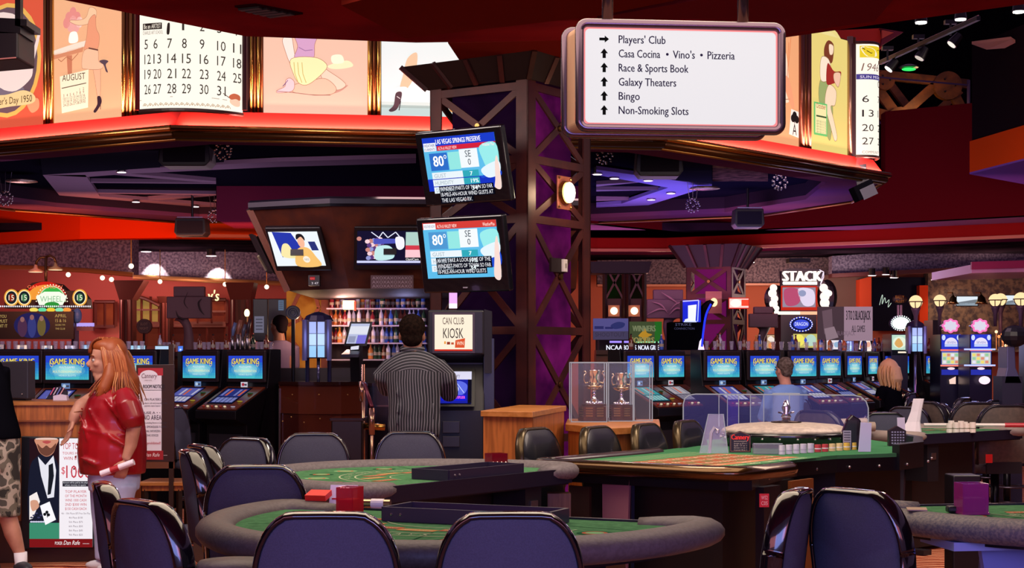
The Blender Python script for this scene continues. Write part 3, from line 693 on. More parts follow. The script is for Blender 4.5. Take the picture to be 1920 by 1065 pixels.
# left stipple bulkheads
def band(px0, px1, y0, y1, d, mat, name, y0b=None, y1b=None, th=.3, parent=None, sk='trim'):
    a, b_, c, e = W(px0, y0, d), W(px1, y0 if y0b is None else y0b, d), W(px1, y1 if y1b is None else y1b, d), W(px0, y1, d)
    o = B(mat).prism([a, b_, c, e], (0, th, 0)).build(name, parent)
    if parent is None: o['kind'] = 'structure'
    return o
band(-60, 248, 440, 499, 23, STIP, 'wall_bulkhead', 440, 513, .4)
band(248, 560, 466, 522, 26.5, STIP, 'wall_bulkhead', 476, 530, .5)
gt = M('c08a5a', .35, .6)
B(gt).tube([W(-60, 500, 22.9), W(60, 502, 22.9), W(160, 507, 22.9), W(250, 515, 22.9)], .035, 8).build('trim_8')['kind'] = 'structure'
B(gt).tube([W(250, 519, 26.3), W(560, 533, 26.3)], .04, 8).build('trim_9')['kind'] = 'structure'
for x in (274, 396):
    a = W(x, 472 if x < 300 else 480, 25.9); downlight(a, 'recessed downlight throwing a bright fan on the grey stippled band', .08, 'downlights over the grey stippled band', s=6)
    q = W(x-8, 530, 26.5); spot((a.x, 26.28, a.z-.08), (a.x, 26.5, a.z-.42), 70, (1, .85, .6), 75, .02, .4)
for x, y, d in ((128, 515, 24.5), (192, 521, 24.5), (209, 524, 24.5), (300, 528, 26), (422, 533, 26), (500, 538, 26), (246, 499, 22.9)):
    c = W(x, y, d); t = thing('globe_lamp', 'small round glowing lamp under the rear bulkhead edge', 'lamp', c, 0, 'round lamps along the rear wall'); B(E('ffe8c8', 2)).sph((0, 0, 0), .038, 10, 6).build('globe', t); B(BRASS).cyl((0, 0, .03), (0, 0, max(.09, 3.26-c.z)), .007, n=6).build('stem', t)
point(W(180, 540, 25.5), 50, (1, .5, .45), .2); point(W(330, 545, 25.6), 30, (1, .6, .45), .2); point(W(30, 560, 24), 30, (1, .45, .45), .2)
# pillars on the left rear wall
def pillar(px0, px1, d, cx0, cx1, ytop, ybot, name='pillar'):
    a, c = W(px0, 600, d), W(px1, 600, d); e, f = W(cx0, ytop, d), W(cx1, ybot, d)
    b = B(WOODR); b.box(((a.x+c.x)/2, d+.15, f.z/2), (c.x-a.x, .3, f.z))
    b.m(M('5c2a24', .5)).prism([Vector((e.x, d-.1, e.z)), Vector((f.x, d-.1, e.z)), Vector((c.x, d-.02, f.z)), Vector((a.x, d-.02, f.z))], (0, .4, 0))
    o = b.build(name); o['kind'] = 'structure'
    B(M('6a302a', .5)).bar(Vector((a.x+.05, d-.02, 0)), Vector((a.x+.05, d-.02, f.z)), .04, .04).build('fluting', o)
    B(M('6a302a', .5)).bar(Vector((c.x-.05, d-.02, 0)), Vector((c.x-.05, d-.02, f.z)), .04, .04).build('fluting', o)
pillar(224, 248, 25.5, 215, 272, 526, 562); pillar(432, 470, 25.5, 424, 478, 530, 562); pillar(300, 318, 26, 296, 322, 556, 568)
def window(px0, px1, y0, y1, d, mat, nx, ny, name, arc=0, wood=M('5a2018', .5)):
    o, u, v = F3(px0, y0, px1, y1, d); n = 10
    top = [o+u*(i/n)+v*(arc*(1-math.sin(PI*(.5+.5*i/n)))) for i in range(n+1)] if arc else [o, o+u]
    g = B(mat).prism(top+[o+u+v, o+v], (0, .04, 0)).build(name); g['kind'] = 'structure'
    b = B(wood); b.tube([p-Vector((0, .02, 0)) for p in top], .03, 6).bar(o+v, o+u+v, .05, .05).bar(o, o+v, .05, .05).bar(o+u, o+u+v, .05, .05); b.build('window_frame', g)
    for i in range(1, nx): B(wood).bar(o+u*i/nx-Vector((0, .02, 0)), o+u*i/nx+v-Vector((0, .02, 0)), .03, .03).build('muntin', g)
    for j in range(1, ny): B(wood).bar(o+v*j/ny-Vector((0, .02, 0)), o+v*j/ny+u-Vector((0, .02, 0)), .03, .03).build('muntin', g)
wg = M('c89a50', .6, em=.42, alt='7a8a4a', tex='noise', scale=1.4); wr = M('b85030', .6, em=.38, alt='5a2020', tex='noise', scale=1.6)
window(249, 300, 556, 606, 26.8, wg, 3, 2, 'window_1', .35); window(318, 424, 562, 606, 26.8, wr, 4, 2, 'window_2'); window(178, 216, 566, 612, 26.8, wr, 2, 1, 'window_3')
window(249, 300, 612, 652, 26.8, M('8a3a28', .6, em=.25), 2, 1, 'window_4'); window(318, 424, 612, 650, 26.8, M('6a2a22', .6, em=.2), 3, 1, 'window_5')
# shower-head style double lamp above the round sign
t = thing('double_lamp', 'brass double-armed lamp standing above the round neon game sign', 'lamp', W(86, 540, 21.5)); d = 21.5
B(M('5a4a34', .35, .8)).tube([W(86, 545, d), W(86, 481, d)], .02, 8).tube([W(p, q, d) for p, q in ((86, 482), (94, 479), (102, 484), (105, 495))], .018, 8).tube([W(p, q, d) for p, q in ((86, 482), (75, 483), (69, 490), (67, 498))], .018, 8).build('arm', t, w=True, smooth=True)
for x, y, c in ((67, 510, 'f0c8a0'), (104, 506, 'b0b080')):
    p = W(x, y, d); B(M(c, .4, .3)).lathe([(.1, -.0), (.095, .02), (.03, .05), (.018, .1)], p, 14).build('shade', t, w=True, smooth=True); B(E('ffdcb0', 1.2)).lathe([(.001, -.004), (.09, -.003), (.09, .002)], p, 14).build('lamp', t, w=True)
# round neon game sign + banner
d = 21.3; o, u, v = F3(-20, 525, 180, 640, d)
t = thing('game_sign', 'neon game sign with wheels and a green dome over a black banner', 'sign', W(80, 640, d))
p = Pic(o, u, v, 200, 115, 1.0, step=.004); Xo = 20
B(M('1c0c12', .5)).prism([W(8, 578, d+.02), W(165, 578, d+.02), W(162, 560, d+.02), W(150, 545, d+.02), W(124, 545, d+.02), W(110, 532, d+.02), W(84, 527, d+.02), W(60, 530, d+.02), W(45, 545, d+.02), W(22, 545, d+.02), W(9, 560, d+.02)], (0, .25, 0)).build('housing', t, w=True)
def q(x, y): return x+20, y-525
p.ell(*q(86, 562), 40, 34, 'c02018', .5, 30, 180, 360); p.ell(*q(86, 562), 36, 28, 'e89838', .8, 30, 180, 360); p.ell(*q(98, 574), 32, 34, '2a0c10', 1, 30, 180, 360); p.text('GAME SHOW', *q(52, 541), 6, 'ff8050', 66, l=2)
for x in (22, 46, 150):
    p.ell(*q(x, 558), 14, 16, 'e8a840', 1.2); p.ell(*q(x, 558), 11.5, 13.5, 'fff0c0', 1.6); p.ell(*q(x, 558), 10, 12, '182028', 2); p.text('15', x+20-5, 558-525+5, 10, 'e8f0d8', 10, l=3)
    p.ell(*q(x, 558), 6, 7.5, '40784c' if x > 30 else '8a2a18', 2.4)
p.ell(*q(98, 566), 26, 30, 'c8d8b0', 1.4, 30, 180, 360); p.ell(*q(98, 566), 24, 28, '38b048', 1.8, 30, 180, 360); p.poly([q(68, 556), q(84, 547), q(112, 547), q(126, 556), q(118, 572), q(74, 572)], 'eafce8', 2.4); p.ell(*q(98, 572), 14, 6, '2c9038', 3)
p.text('WHEEL', *q(76, 566), 11, '8ab890', 42, l=4)
for i in range(44): p.ell(*q(2+i*3.9, 574.5), 1.4, 1.8, 'f0f4ff', 4, 6)
for i in range(18): a = R(180+i*10.6); p.ell(98+20+29*math.cos(a), 41+31*math.sin(a)-1, 1.3, 1.3, 'fff4d8', 4, 6)
for x, c in ((64, 'e8d860'), (80, '60d8a0'), (96, 'e8c838'), (112, '80e0b0'), (126, 'f09840')): p.ell(*q(x, 581), 8, 4, c, 3)
p.build('neon_face', t, w=True)
t = thing('banner_screen', 'dark banner with three singers and the words APRIL 15 and 16', 'banner', W(68, 640, 20.8)); d = 20.8
o, u, v = F3(-10, 584, 138, 636, d); B(M('0c0a10', .4)).prism([o, o+u, o+u+v, o+v], (0, .06, 0)).build('board', t, w=True)
p = Pic(o, u, v, 148, 52, .55)
p.ell(70, 26, 34, 24, '2a2a6a', .6); p.ell(52, 30, 9, 18, '5a3a5c', 1); p.ell(52, 15, 4, 5, 'a87a78', 1.4); p.ell(70, 29, 8, 20, '404a98', 1); p.ell(70, 11, 4, 5, 'a87a78', 1.4); p.ell(88, 28, 8, 18, '7a7040', 1); p.ell(88, 13, 4, 5, 'b08a78', 1.4)
for s, x, y, w_ in (('APRIL', 113, 11, 22), ('15 & 16', 114, 20, 20), ('DOORS 7 PM', 114, 27, 18), ('THE CLUB', 114, 34, 18), ('YOU', 10, 12, 12), ('MUST', 8, 21, 16), ('HIT IT', 8, 30, 16)): p.text(s, x, y, 6 if len(s) < 8 else 3.4, 'd8c47a', w_, l=2)
p.build('print', t, w=True)
t = thing('marker_post', 'slim violet-lit sign post beside the dark banner', 'sign', W(146, 640, 21)); d = 21
B(M('3a3a60', .5)).bar(W(141, 655, d), W(141, 580, d), .07, .07).build('post', t, w=True)
B(E('b8a8ff', .9)).bar(W(136, 609, d), W(176, 609, d), .05, .05).build('light_bar', t, w=True); B(M('6a4a5a', .5)).bar(W(136, 616, d), W(176, 616, d), .05, .06).build('shelf', t, w=True)
b = B(M('3c68b0', .5)); b.sph(W(145, 592, d-.1), (.06, .06, .1)); b.build('blue_ornament', t, w=True)
# ly's neon sign
t = thing('neon_word_sign', "pale neon script ending in ly's on the rear wall", 'sign', W(390, 570, 26.5)); o, u, v = F3(325, 530, 415, 580, 26.5)
p = Pic(o, u, v, 90, 50, 1.2); p.text('l', 56, 30, 22, 'fbf0b0', 4, bold=.4).text("y's", 64, 34, 20, 'fbf0b0', 21, bold=.5, slant=.1)
for i in range(12): p.ell(7+i*4, 24.5, 1.4, 1.4, 'ffe8a0', 2, 6)
p.build('lettering', t, w=True); B(M('3a2020')).bar(W(330, 557, 26.55), W(412, 557, 26.55), .03, .02).build('rail', t, w=True)
# sculpted posts with swirl boards
def swirl_board(boards, post, d, label, col, swirl=None, arcs=()):
    t = thing('swirl_post', label, 'sculpture', W(post[0][0], post[0][1], d)); m = M(col, .6)
    for k, (x0, y0, x1, y1) in enumerate(boards):
        a, c = W(x0, y0, d-.04*k), W(x1, y1, d-.04*k); B(m).prism([Vector((a.x, a.y, a.z)), Vector((c.x, a.y, a.z)), Vector((c.x, a.y, c.z)), Vector((a.x, a.y, c.z))], (0, .1, 0)).build('board', t, w=True, bevel=.01)
    P = spline([(x, y, r) for x, y, r in post], 5, False)
    B(m).tube([W(q.x, q.y, d+.05) for q in P], [q.z*d/F for q in P], 14, flat=.6, up=(0, 1, 0)).build('curved_post', t, w=True, smooth=True)
    if arcs:
        b = B(M(swirl, .6))
        for arc in arcs:
            S = spline([(x, y, r) for x, y, r in arc], 6, False); b.tube([W(q.x, q.y, d-.07) for q in S], [max(.002, q.z*d/F) for q in S], 6, flat=.4, up=(0, 1, 0))
        b.build('swirl_relief', t, w=True, smooth=True)
swirl_board([(325, 537, 383, 556), (312, 556, 395, 597)], [(352, 672, 12), (354, 640, 10), (352, 615, 8), (345, 600, 9), (340, 592, 16)], 18.6, "brown board on a curved post below the ly's neon script", '6c4a50', '2c181c',
            [[(330, 582, .3), (333, 592, 1.5), (340, 597, 2), (348, 598, .4)], [(378, 560, .4), (372, 568, 1.6), (376, 582, 1.6), (383, 590, .4)], [(352, 548, .3), (345, 566, .8), (352, 578, .3)]])
swirl_board([(1225, 543, 1281, 562), (1213, 561, 1290, 597)], [(1254, 668, 10), (1256, 640, 9), (1250, 615, 7), (1254, 598, 10), (1258, 590, 14)], 19.5, 'violet-brown board with leaf swirls on a post right of the column', '3c2c40', '6c5868',
            [[(1213, 590, .4), (1235, 580, 2), (1252, 582, .4)], [(1222, 566, .4), (1240, 572, 2), (1252, 588, .4)], [(1290, 588, .4), (1270, 578, 2), (1255, 590, .4)], [(1240, 548, .3), (1256, 558, 2), (1275, 572, .4)], [(1282, 566, .4), (1268, 570, 1.5), (1256, 582, .3)]])
swirl_board([(1414, 575, 1450, 588), (1405, 588, 1459, 614)], [(1428, 665, 9), (1426, 640, 7), (1432, 620, 9), (1432, 610, 18)], 19.2, 'dark board on a post in front of the lit feature slot', '2c2024')
t = thing('round_wood_sign', 'oval wooden sign on a stick left of the swirl board', 'sign', W(270, 655, 19)); c = W(270, 612, 19)
B(M('4a221c', .6)).cyl(c, c+Vector((0, .05, 0)), .09, n=24).build('disc', t, w=True); B(M('3a1814')).bar(W(270, 623, 19), W(270, 655, 19), .02, .02).build('stick', t, w=True)
o, u, v = F3(256, 598, 284, 626, 18.99); p = Pic(o, u, v, 28, 28, 0); p.text('SLOT', 7, 12, 5, '9a6a50', 14, l=1).text('NIGHT', 6, 20, 5, '9a6a50', 16, l=1); p.ell(14, 14, 12.5, 12.5, '6a3a2c', .3); p.ell(14, 14, 11.6, 11.6, '4a221c', .6); p.build('lettering', t, w=True)
# ---------------------------------------------------------------- right rear
band(1120, 1560, 488, 536, 28, STIPW, 'wall_bulkhead', 482, 530); band(1560, 2000, 480, 514, 27, STIP, 'wall_bulkhead', 452, 492)
band(1560, 2000, 513, 520, 26.9, M('4a1a22', .6), 'trim_10', 491, 499)
band(1120, 1300, 533, 537, 27.9, M('c88a68', .5), 'trim_11'); band(1390, 1552, 531, 535, 27.9, M('a87a68', .5), 'trim_12')
band(1545, 1632, 516, 640, 27.5, M('6a5450', .8), 'wall_alcove', 516, 600); band(1632, 1740, 520, 620, 28.5, M('1c1c2c', .7), 'wall_recess', 520); band(1612, 1634, 524, 580, 27.2, M('b8442c', .7), 'pillar_red', 518); band(1724, 1740, 535, 640, 28.3, M('c03c20', .7), 'pillar_red')
band(1740, 2000, 505, 660, 28.3, M('7a6458', .9, alt='4c4044', tex='noise', scale=12), 'wall_stipple')
b = B(M('b88ab0', .6)).prism([W(1822, 512, 21), W(2000, 508, 21), W(2000, 492, 21), W(1822, 496, 21)], (0, 2, 0)); b.m(M('8a1c50', .6)).prism([W(1822, 505, 20.9), W(2000, 500, 20.9), W(2000, 486, 20.9), W(1822, 491, 20.9)], (0, .05, 0)); b.build('soffit_right')['kind'] = 'structure'
point(W(1850, 540, 26.8), 50, (1, .6, .4), .2); point(W(1430, 560, 27), 60, (1, .55, .4), .2); point(W(1230, 560, 26), 40, (1, .5, .4), .2); point(W(1590, 545, 26.5), 26, (1, .7, .55), .2); point(W(1650, 505, 23.5), 22, (.7, .6, 1), .3); point(W(1300, 520, 21.2), 9, MAG, .2)
spot(W(1790, 516, 27.5), W(1790, 620, 28.3), 22, (1, .8, .5), 80, .03)
for x, y in ((1635, 517), (1661, 515), (1676, 521), (1753, 525)): downlight(W(x, y, 26.5), 'recessed downlight in the ceiling above the blackjack banner', .06, 'downlights at the rear right', s=4)
band(1480, 1520, 484, 492, 25, M('16141a'), 'vent_panel'); downlight(W(1408, 492, 24.5), 'recessed downlight beside the far lattice column', .05, s=4)
t = thing('script_neon', 'thin white neon script on the dark recess wall', 'sign', W(1656, 575, 28.4)); o, u, v = F3(1645, 550, 1680, 578, 28.4)
p = Pic(o, u, v, 35, 28, .9); p.line([(p_.x, p_.y) for p_ in spline([(4, 22), (8, 6), (10, 4), (9, 20), (14, 8), (16, 18), (22, 12), (20, 26), (26, 18)], 4, False)], .9, 'd8f0e0', 1); p.build('tube', t, w=True)
t = thing('oval_sign', 'dark oval sign lettered in copper on two pale rods', 'sign', W(1687, 620, 21)); c = W(1687, 561, 21)
B(M('241410', .4)).sph(c, (.1, .03, .06), 20).build('disc', t, w=True); o, u, v = F3(1672, 549, 1702, 573, 20.96); p = Pic(o, u, v, 30, 24, .7); p.text('BALLY', 7, 11, 6, 'a86030', 16, l=1).text('ALLEY', 7, 18, 5, 'a86030', 16, l=1); p.build('lettering', t, w=True)
b = B(M('b09aa8', .3, .5)); b.bar(W(1684, 572, 21), W(1684, 620, 21), .02, .02).bar(W(1690, 572, 21), W(1690, 620, 21), .02, .02); b.build('rod', t, w=True)
# globe street lamps
GLW = M('f8d8a0', .5, em=1.2)
def globe_lamp(px, py, d, r, label, ytall):
    c = W(px, py, d); t = thing('globe_street_lamp', label, 'lamp', W(px, ytall, d)); B(GLW).sph(c, r*d/F, 18, 12).build('globe', t, w=True, smooth=True)
    rr = r*d/F; b = B(M('3a2620', .4, .5))
    for k in range(6):
        a = k*PI/3+.2; b.tube([c+Vector((rr*1.04*math.cos(a)*math.sin(th), rr*1.04*math.sin(a)*math.sin(th), -rr*1.04*math.cos(th))) for th in (0.3, .7, 1.1, 1.5)], .006, 5)
    b.tube([c+Vector((rr*1.05*math.cos(k*.4), rr*1.05*math.sin(k*.4), 0)) for k in range(16)], .007, 5, closed=True); b.build('cage_frame', t, w=True)
    B(M('3a2c3c', .5)).tube([W(px, py+r-1, d), W(px, py+r+4, d), W(px, py+r+14, d), W(px, ytall, d)], [rr*.75, rr*.6, rr*.32, rr*.26], 12).build('post', t, w=True, smooth=True)
globe_lamp(1717, 566, 19.6, 12.5, 'globe street lamp above the tall blue-lit lantern', 612); globe_lamp(1762, 564, 20.5, 11.5, 'globe street lamp between the oval sign and the wall television', 640)
globe_lamp(1866, 563, 20, 12, 'globe street lamp left of the pair at the right edge', 612); globe_lamp(1876, 562, 20.8, 12, 'globe street lamp overlapping its left neighbour by the right edge', 625); globe_lamp(1914, 561, 19.5, 13, 'globe street lamp cut by the right edge', 615)
# wall TVs (right)
def wall_tv(x0, y0, x1, y1, d, label, art, roll=0):
    o, u, v = F3(x0, y0, x1, y1, d); t = thing('television', label, 'television', o+u*.5+v)
    m = .09; q = o-u*m*.5-v*m; B(BLACK).prism([q, q+u*(1+m), q+u*(1+m)+v*(1+2*m), q+v*(1+2*m)], (0, .08, 0)).build('housing', t, w=True, bevel=.008)
    p = Pic(o, u, v, 100, 100*v.length/u.length, 1.1); art(p); p.build('screen', t, w=True); return t
def art_grey(p): p.rect(0, 0, p.w, p.h, 'd8e4ec', 0); p.blob([(0, 30), (40, 22), (100, 14), (100, 28), (40, 38), (0, 42)], '707880', 1); p.rect(0, p.h*.72, p.w, p.h, '8a98a4', 1)
wall_tv(1794, 556, 1833, 573, 24, 'small wall television right of the second globe lamp', art_grey); wall_tv(1886, 554, 1925, 571, 24, 'small wall television cut by the right edge', art_grey)
t = thing('bell_decoration', 'brass bell ornament left of the small wall television', 'ornament', W(1787, 570, 23.9), 0); B(BRASS).lathe([(.09, 0), (.06, .04), (.04, .1), (.01, .13)], n=12).build('bell', t, smooth=True); B(BRASS).tube([(0, 0, .12), (0, .03, .17), (0, .3, .18)], .01, 5).build('hook', t)
t = thing('bell_decoration', 'brass bell ornament right of the small wall television', 'ornament', W(1840, 570, 23.9), 0); B(BRASS).lathe([(.1, 0), (.07, .04), (.05, .1), (.01, .14)], n=12).build('bell', t, smooth=True); B(BRASS).tube([(0, 0, .12), (0, .03, .17), (0, .3, .18)], .01, 5).build('hook', t)
# ================================================================= LATTICE COLUMNS
STL = M('4c201c', .42, .25, alt='361618', tex='noise', scale=3); STLD = M('1e0e0e', .5, .2); PGL = M('8c1a78', .4, em=.36, alt='34083c', tex='noise', scale=2.2)  # violet glass glows weakly in the material in place of magenta light
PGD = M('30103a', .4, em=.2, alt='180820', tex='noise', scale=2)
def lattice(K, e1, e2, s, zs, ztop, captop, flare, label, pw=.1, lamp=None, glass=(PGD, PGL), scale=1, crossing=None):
    t = thing('lattice_column', label, 'column', (K[0], K[1], 0)); t['kind'] = 'structure'; del t['category']
    K = Vector((*K, 0)); e1 = Vector((*e1, 0)); e2 = Vector((*e2, 0)); bw = .05*scale
    C = [K, K+e1*s, K+e1*s+e2*s, K+e2*s]
    for i, c in enumerate(C):
        f1 = e1 if i in (0, 3) else -e1; f2 = e2 if i in (0, 1) else -e2
        b = B(STL); b.prism([c, c+f1*pw, c+f1*pw+f2*.012, c+f2*.012], (0, 0, ztop)); b.prism([c, c+f2*pw, c+f2*pw+f1*.012, c+f1*.012], (0, 0, ztop)); b.build('corner_post', t, w=True)
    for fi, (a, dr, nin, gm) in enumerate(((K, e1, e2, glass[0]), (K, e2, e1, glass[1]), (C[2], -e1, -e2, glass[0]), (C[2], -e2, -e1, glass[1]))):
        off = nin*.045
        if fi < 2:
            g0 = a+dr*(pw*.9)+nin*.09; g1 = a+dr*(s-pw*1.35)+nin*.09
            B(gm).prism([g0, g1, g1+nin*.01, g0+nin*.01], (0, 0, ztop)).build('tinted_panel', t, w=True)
        for z0, z1 in zip(zs, zs[1:]):
            L = a+dr*pw*.5+off*.3; Rr = a+dr*(s-pw*.5)+off*.3; n = -nin*.012
            B(STL).bar(L+Vector((0, 0, z1)), Rr+Vector((0, 0, z1)), bw*.5, bw*1.1).build('brace', t, w=True)
            m = (L+Rr)/2
            if lamp and fi == 1 and abs(z0-lamp[0]) < .01:
                cz = (z0+z1)/2
                for q, zz in ((L, z0), (Rr, z0), (L, z1), (Rr, z1)): B(STL).bar(q+Vector((0, 0, zz)), m+Vector((0, 0, cz)), bw*.3, bw).build('brace', t, w=True)
                hw, hh = lamp[1]/2, lamp[2]/2; q = m-nin*.05; z = Vector((0, 0, 1))
                B(M('8a4a3a', .4, .4)).prism([q-dr*hw+z*(cz-hh), q+dr*hw+z*(cz-hh), q+dr*hw+z*(cz+hh), q-dr*hw+z*(cz+hh)], nin*.012).build('lamp_plate', t, w=True, bevel=.003)
                b = B(BRASS)
                for sx_ in (-1, 1):
                    for sz in (-1, 1): b.sph(q+dr*(hw*.8*sx_)+z*(cz+hh*.85*sz)-nin*.006, .01, 6, 4)
                b.build('bolt', t, w=True)
                lc = q+z*cz-nin*.04; rot = nin.to_track_quat('Z', 'Y').to_matrix()
                B(E('fff4d8', 6)).sph(lc, (.062, .075, .035), 16, 10, rot).build('lamp_globe', t, w=True, smooth=True)
                B(BRASS).cyl(q+z*cz, q+z*cz-nin*.03, .085, .08, 20).build('lamp_ring', t, w=True)
                point(lc-nin*.12, 5, (1, .8, .5), .05)
                continue
            for A, Z in (((L, z0), (Rr, z1)), ((Rr, z0), (L, z1))):
                B(STL).bar(A[0]+Vector((0, 0, A[1])), Z[0]+Vector((0, 0, Z[1])), bw*.3, bw).build('brace', t, w=True)
            c = m+Vector((0, 0, (z0+z1)/2))-nin*.012; B(BRASS).cyl(c, c-nin*.015, .02*scale, n=10).build('bolt', t, w=True)
    b = B(STLD)
    cen = (C[0]+C[2])/2
    for lo, hi, k in ((ztop, captop, 1),):
        p0 = [cen+(c-cen)*1.04+Vector((0, 0, lo)) for c in C]; p1 = [cen+(c-cen)*flare+Vector((0, 0, hi)) for c in C]
        b.loft([p0, p1])
    b.build('capital', t, w=True)
    for i in range(4):
        a0, a1, b0, b1 = p0[i], p0[(i+1) % 4], p1[i], p1[(i+1) % 4]
        for k in range(5):
            f = k/4; B(STL).bar(a0.lerp(a1, f), b0.lerp(b1, f), .035*scale, .03*scale).build('capital_rib', t, w=True)
    return t
th = R(33.7); e1 = (-math.cos(th), math.sin(th)); e2 = (math.sin(th), math.cos(th)); KX = (W(990, 600, 11.15).x, 11.15)
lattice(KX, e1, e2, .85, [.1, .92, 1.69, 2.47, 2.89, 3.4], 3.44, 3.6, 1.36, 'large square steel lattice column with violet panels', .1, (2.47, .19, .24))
q = Vector((*KX, 0))+Vector((*e2, 0))*.45-Vector((*e1, 0))*.02
t = thing('wall_switch', 'pale switch plate on the column below its lamp', 'switch', (q.x, q.y, 2.16)); t.rotation_euler = (0, 0, math.atan2(e2[1], e2[0]))
B(M('cfc4bc', .5)).box((0, -.0, 0), (.055, .02, .09)).build('plate', t, bevel=.003); B(M('8a8078')).box((0, -.012, 0), (.012, .01, .03)).build('toggle', t)
B(STLD).box((-.06, .02, 0), (.2, .02, .1)).build('backing_plate', t)
# second lattice column
K2 = (W(1372, 600, 22).x, 22); th = R(25); lattice(K2, (-math.cos(th), math.sin(th)), (math.sin(th), math.cos(th)), .66, [.4, 1.25, 1.99, 2.35, 2.75], 2.75, 3.05, 1.55, 'far magenta lattice column beyond the slot machines', .07, glass=(M('8a1c70', .4, em=.42), M('50204a', .4, em=.2)), scale=1.1)  # far panels likewise carry their magenta lighting as glow
K2b = Vector((*K2, 0)); c = W(1338, 567, 21.8)
t = thing('wall_lamp', 'square warm wall lamp on the far magenta column', 'lamp', c); B(M('8a5040', .4)).box((0, 0, 0), (.22, .03, .3)).build('plate', t); B(E('ffd8a0', 1.6)).sph((0, -.03, 0), (.05, .03, .06)).build('globe', t)
# third column pair (wooden, green panel) left
d = 24
t = thing('wood_column', 'dark wooden column pair with green panels and two round lamps', 'column', W(1175, 640, d)); t['kind'] = 'structure'; del t['category']
b = B(M('3a1c1c', .5)); 
for x in (1134, 1170, 1178, 1208): b.bar(W(x, 660, d), W(x, 500, d), .05, .05)
b.build('post', t, w=True); B(M('1c3a14', .5, em=.12, alt='2a1410', tex='noise', scale=1.5)).prism([W(1134, 515, d+.05), W(1208, 515, d+.05), W(1208, 560, d+.05), W(1134, 560, d+.05)], (0, .03, 0)).build('tinted_panel', t, w=True)
B(M('4a1c18', .5)).prism([W(1134, 560, d+.05), W(1208, 560, d+.05), W(1208, 680, d+.05), W(1134, 680, d+.05)], (0, .03, 0)).build('wood_panel', t, w=True); B(M('16121a')).prism([W(1110, 512, d-.3), W(1216, 512, d-.3), W(1222, 490, d-.3), W(1100, 490, d-.3)], (0, .6, 0)).build('capital', t, w=True)
b = B(STL); b.bar(W(1136, 560, d), W(1168, 500, d), .02, .03).bar(W(1168, 560, d), W(1136, 500, d), .02, .03).bar(W(1180, 560, d), W(1208, 500, d), .02, .03).bar(W(1208, 560, d), W(1180, 500, d), .02, .03); b.build('brace', t, w=True)
for x in (1151, 1189):
    c = W(x, 583, d-.04); B(M('a8704a', .4, .3)).box(c, (.17, .02, .17)).build('lamp_plate', t, w=True); B(E('ffecc0', 3)).sph(c-Vector((0, .04, 0)), (.055, .04, .055), 14, 8).build('lamp_globe', t, w=True, smooth=True)
# ================================================================= COLUMN TVs
def tv(c, yaw, pitch, w, h, label, art, sw=.86, sh=.76, dz=.03, pw=100, arm=True):
    t = thing('television', label, 'television', c); t.rotation_euler = (R(pitch), 0, R(yaw))
    t.rotation_mode = 'XYZ'; t.rotation_euler = (Matrix.Rotation(R(yaw), 3, 'Z') @ Matrix.Rotation(R(pitch), 3, 'X')).to_euler()
    B(M('0c0c12', .22, coat=.4)).box((0, .02, 0), (w, .06, h)).build('housing', t, bevel=.012, seg=3)
    B(M('17161e', .3)).box((0, .07, -.02), (w*.8, .06, h*.75)).build('back_cover', t, bevel=.01)
    sW, sH = w*sw, h*sh; o = Vector((-sW/2, -.012, sH/2+dz)); p = Pic(o, (sW, 0, 0), (0, 0, -sH), pw, pw*sH/sW, 1.05, step=.0008); art(p); p.build('screen', t)
    B(M('c0bcc8', .3, .5)).box((0, -.014, -h/2+.035), (.035, .006, .008)).build('badge', t)
    if arm: B(BLACK).box((0, .13, 0), (.1, .1, .1)).build('wall_mount', t)
    return t
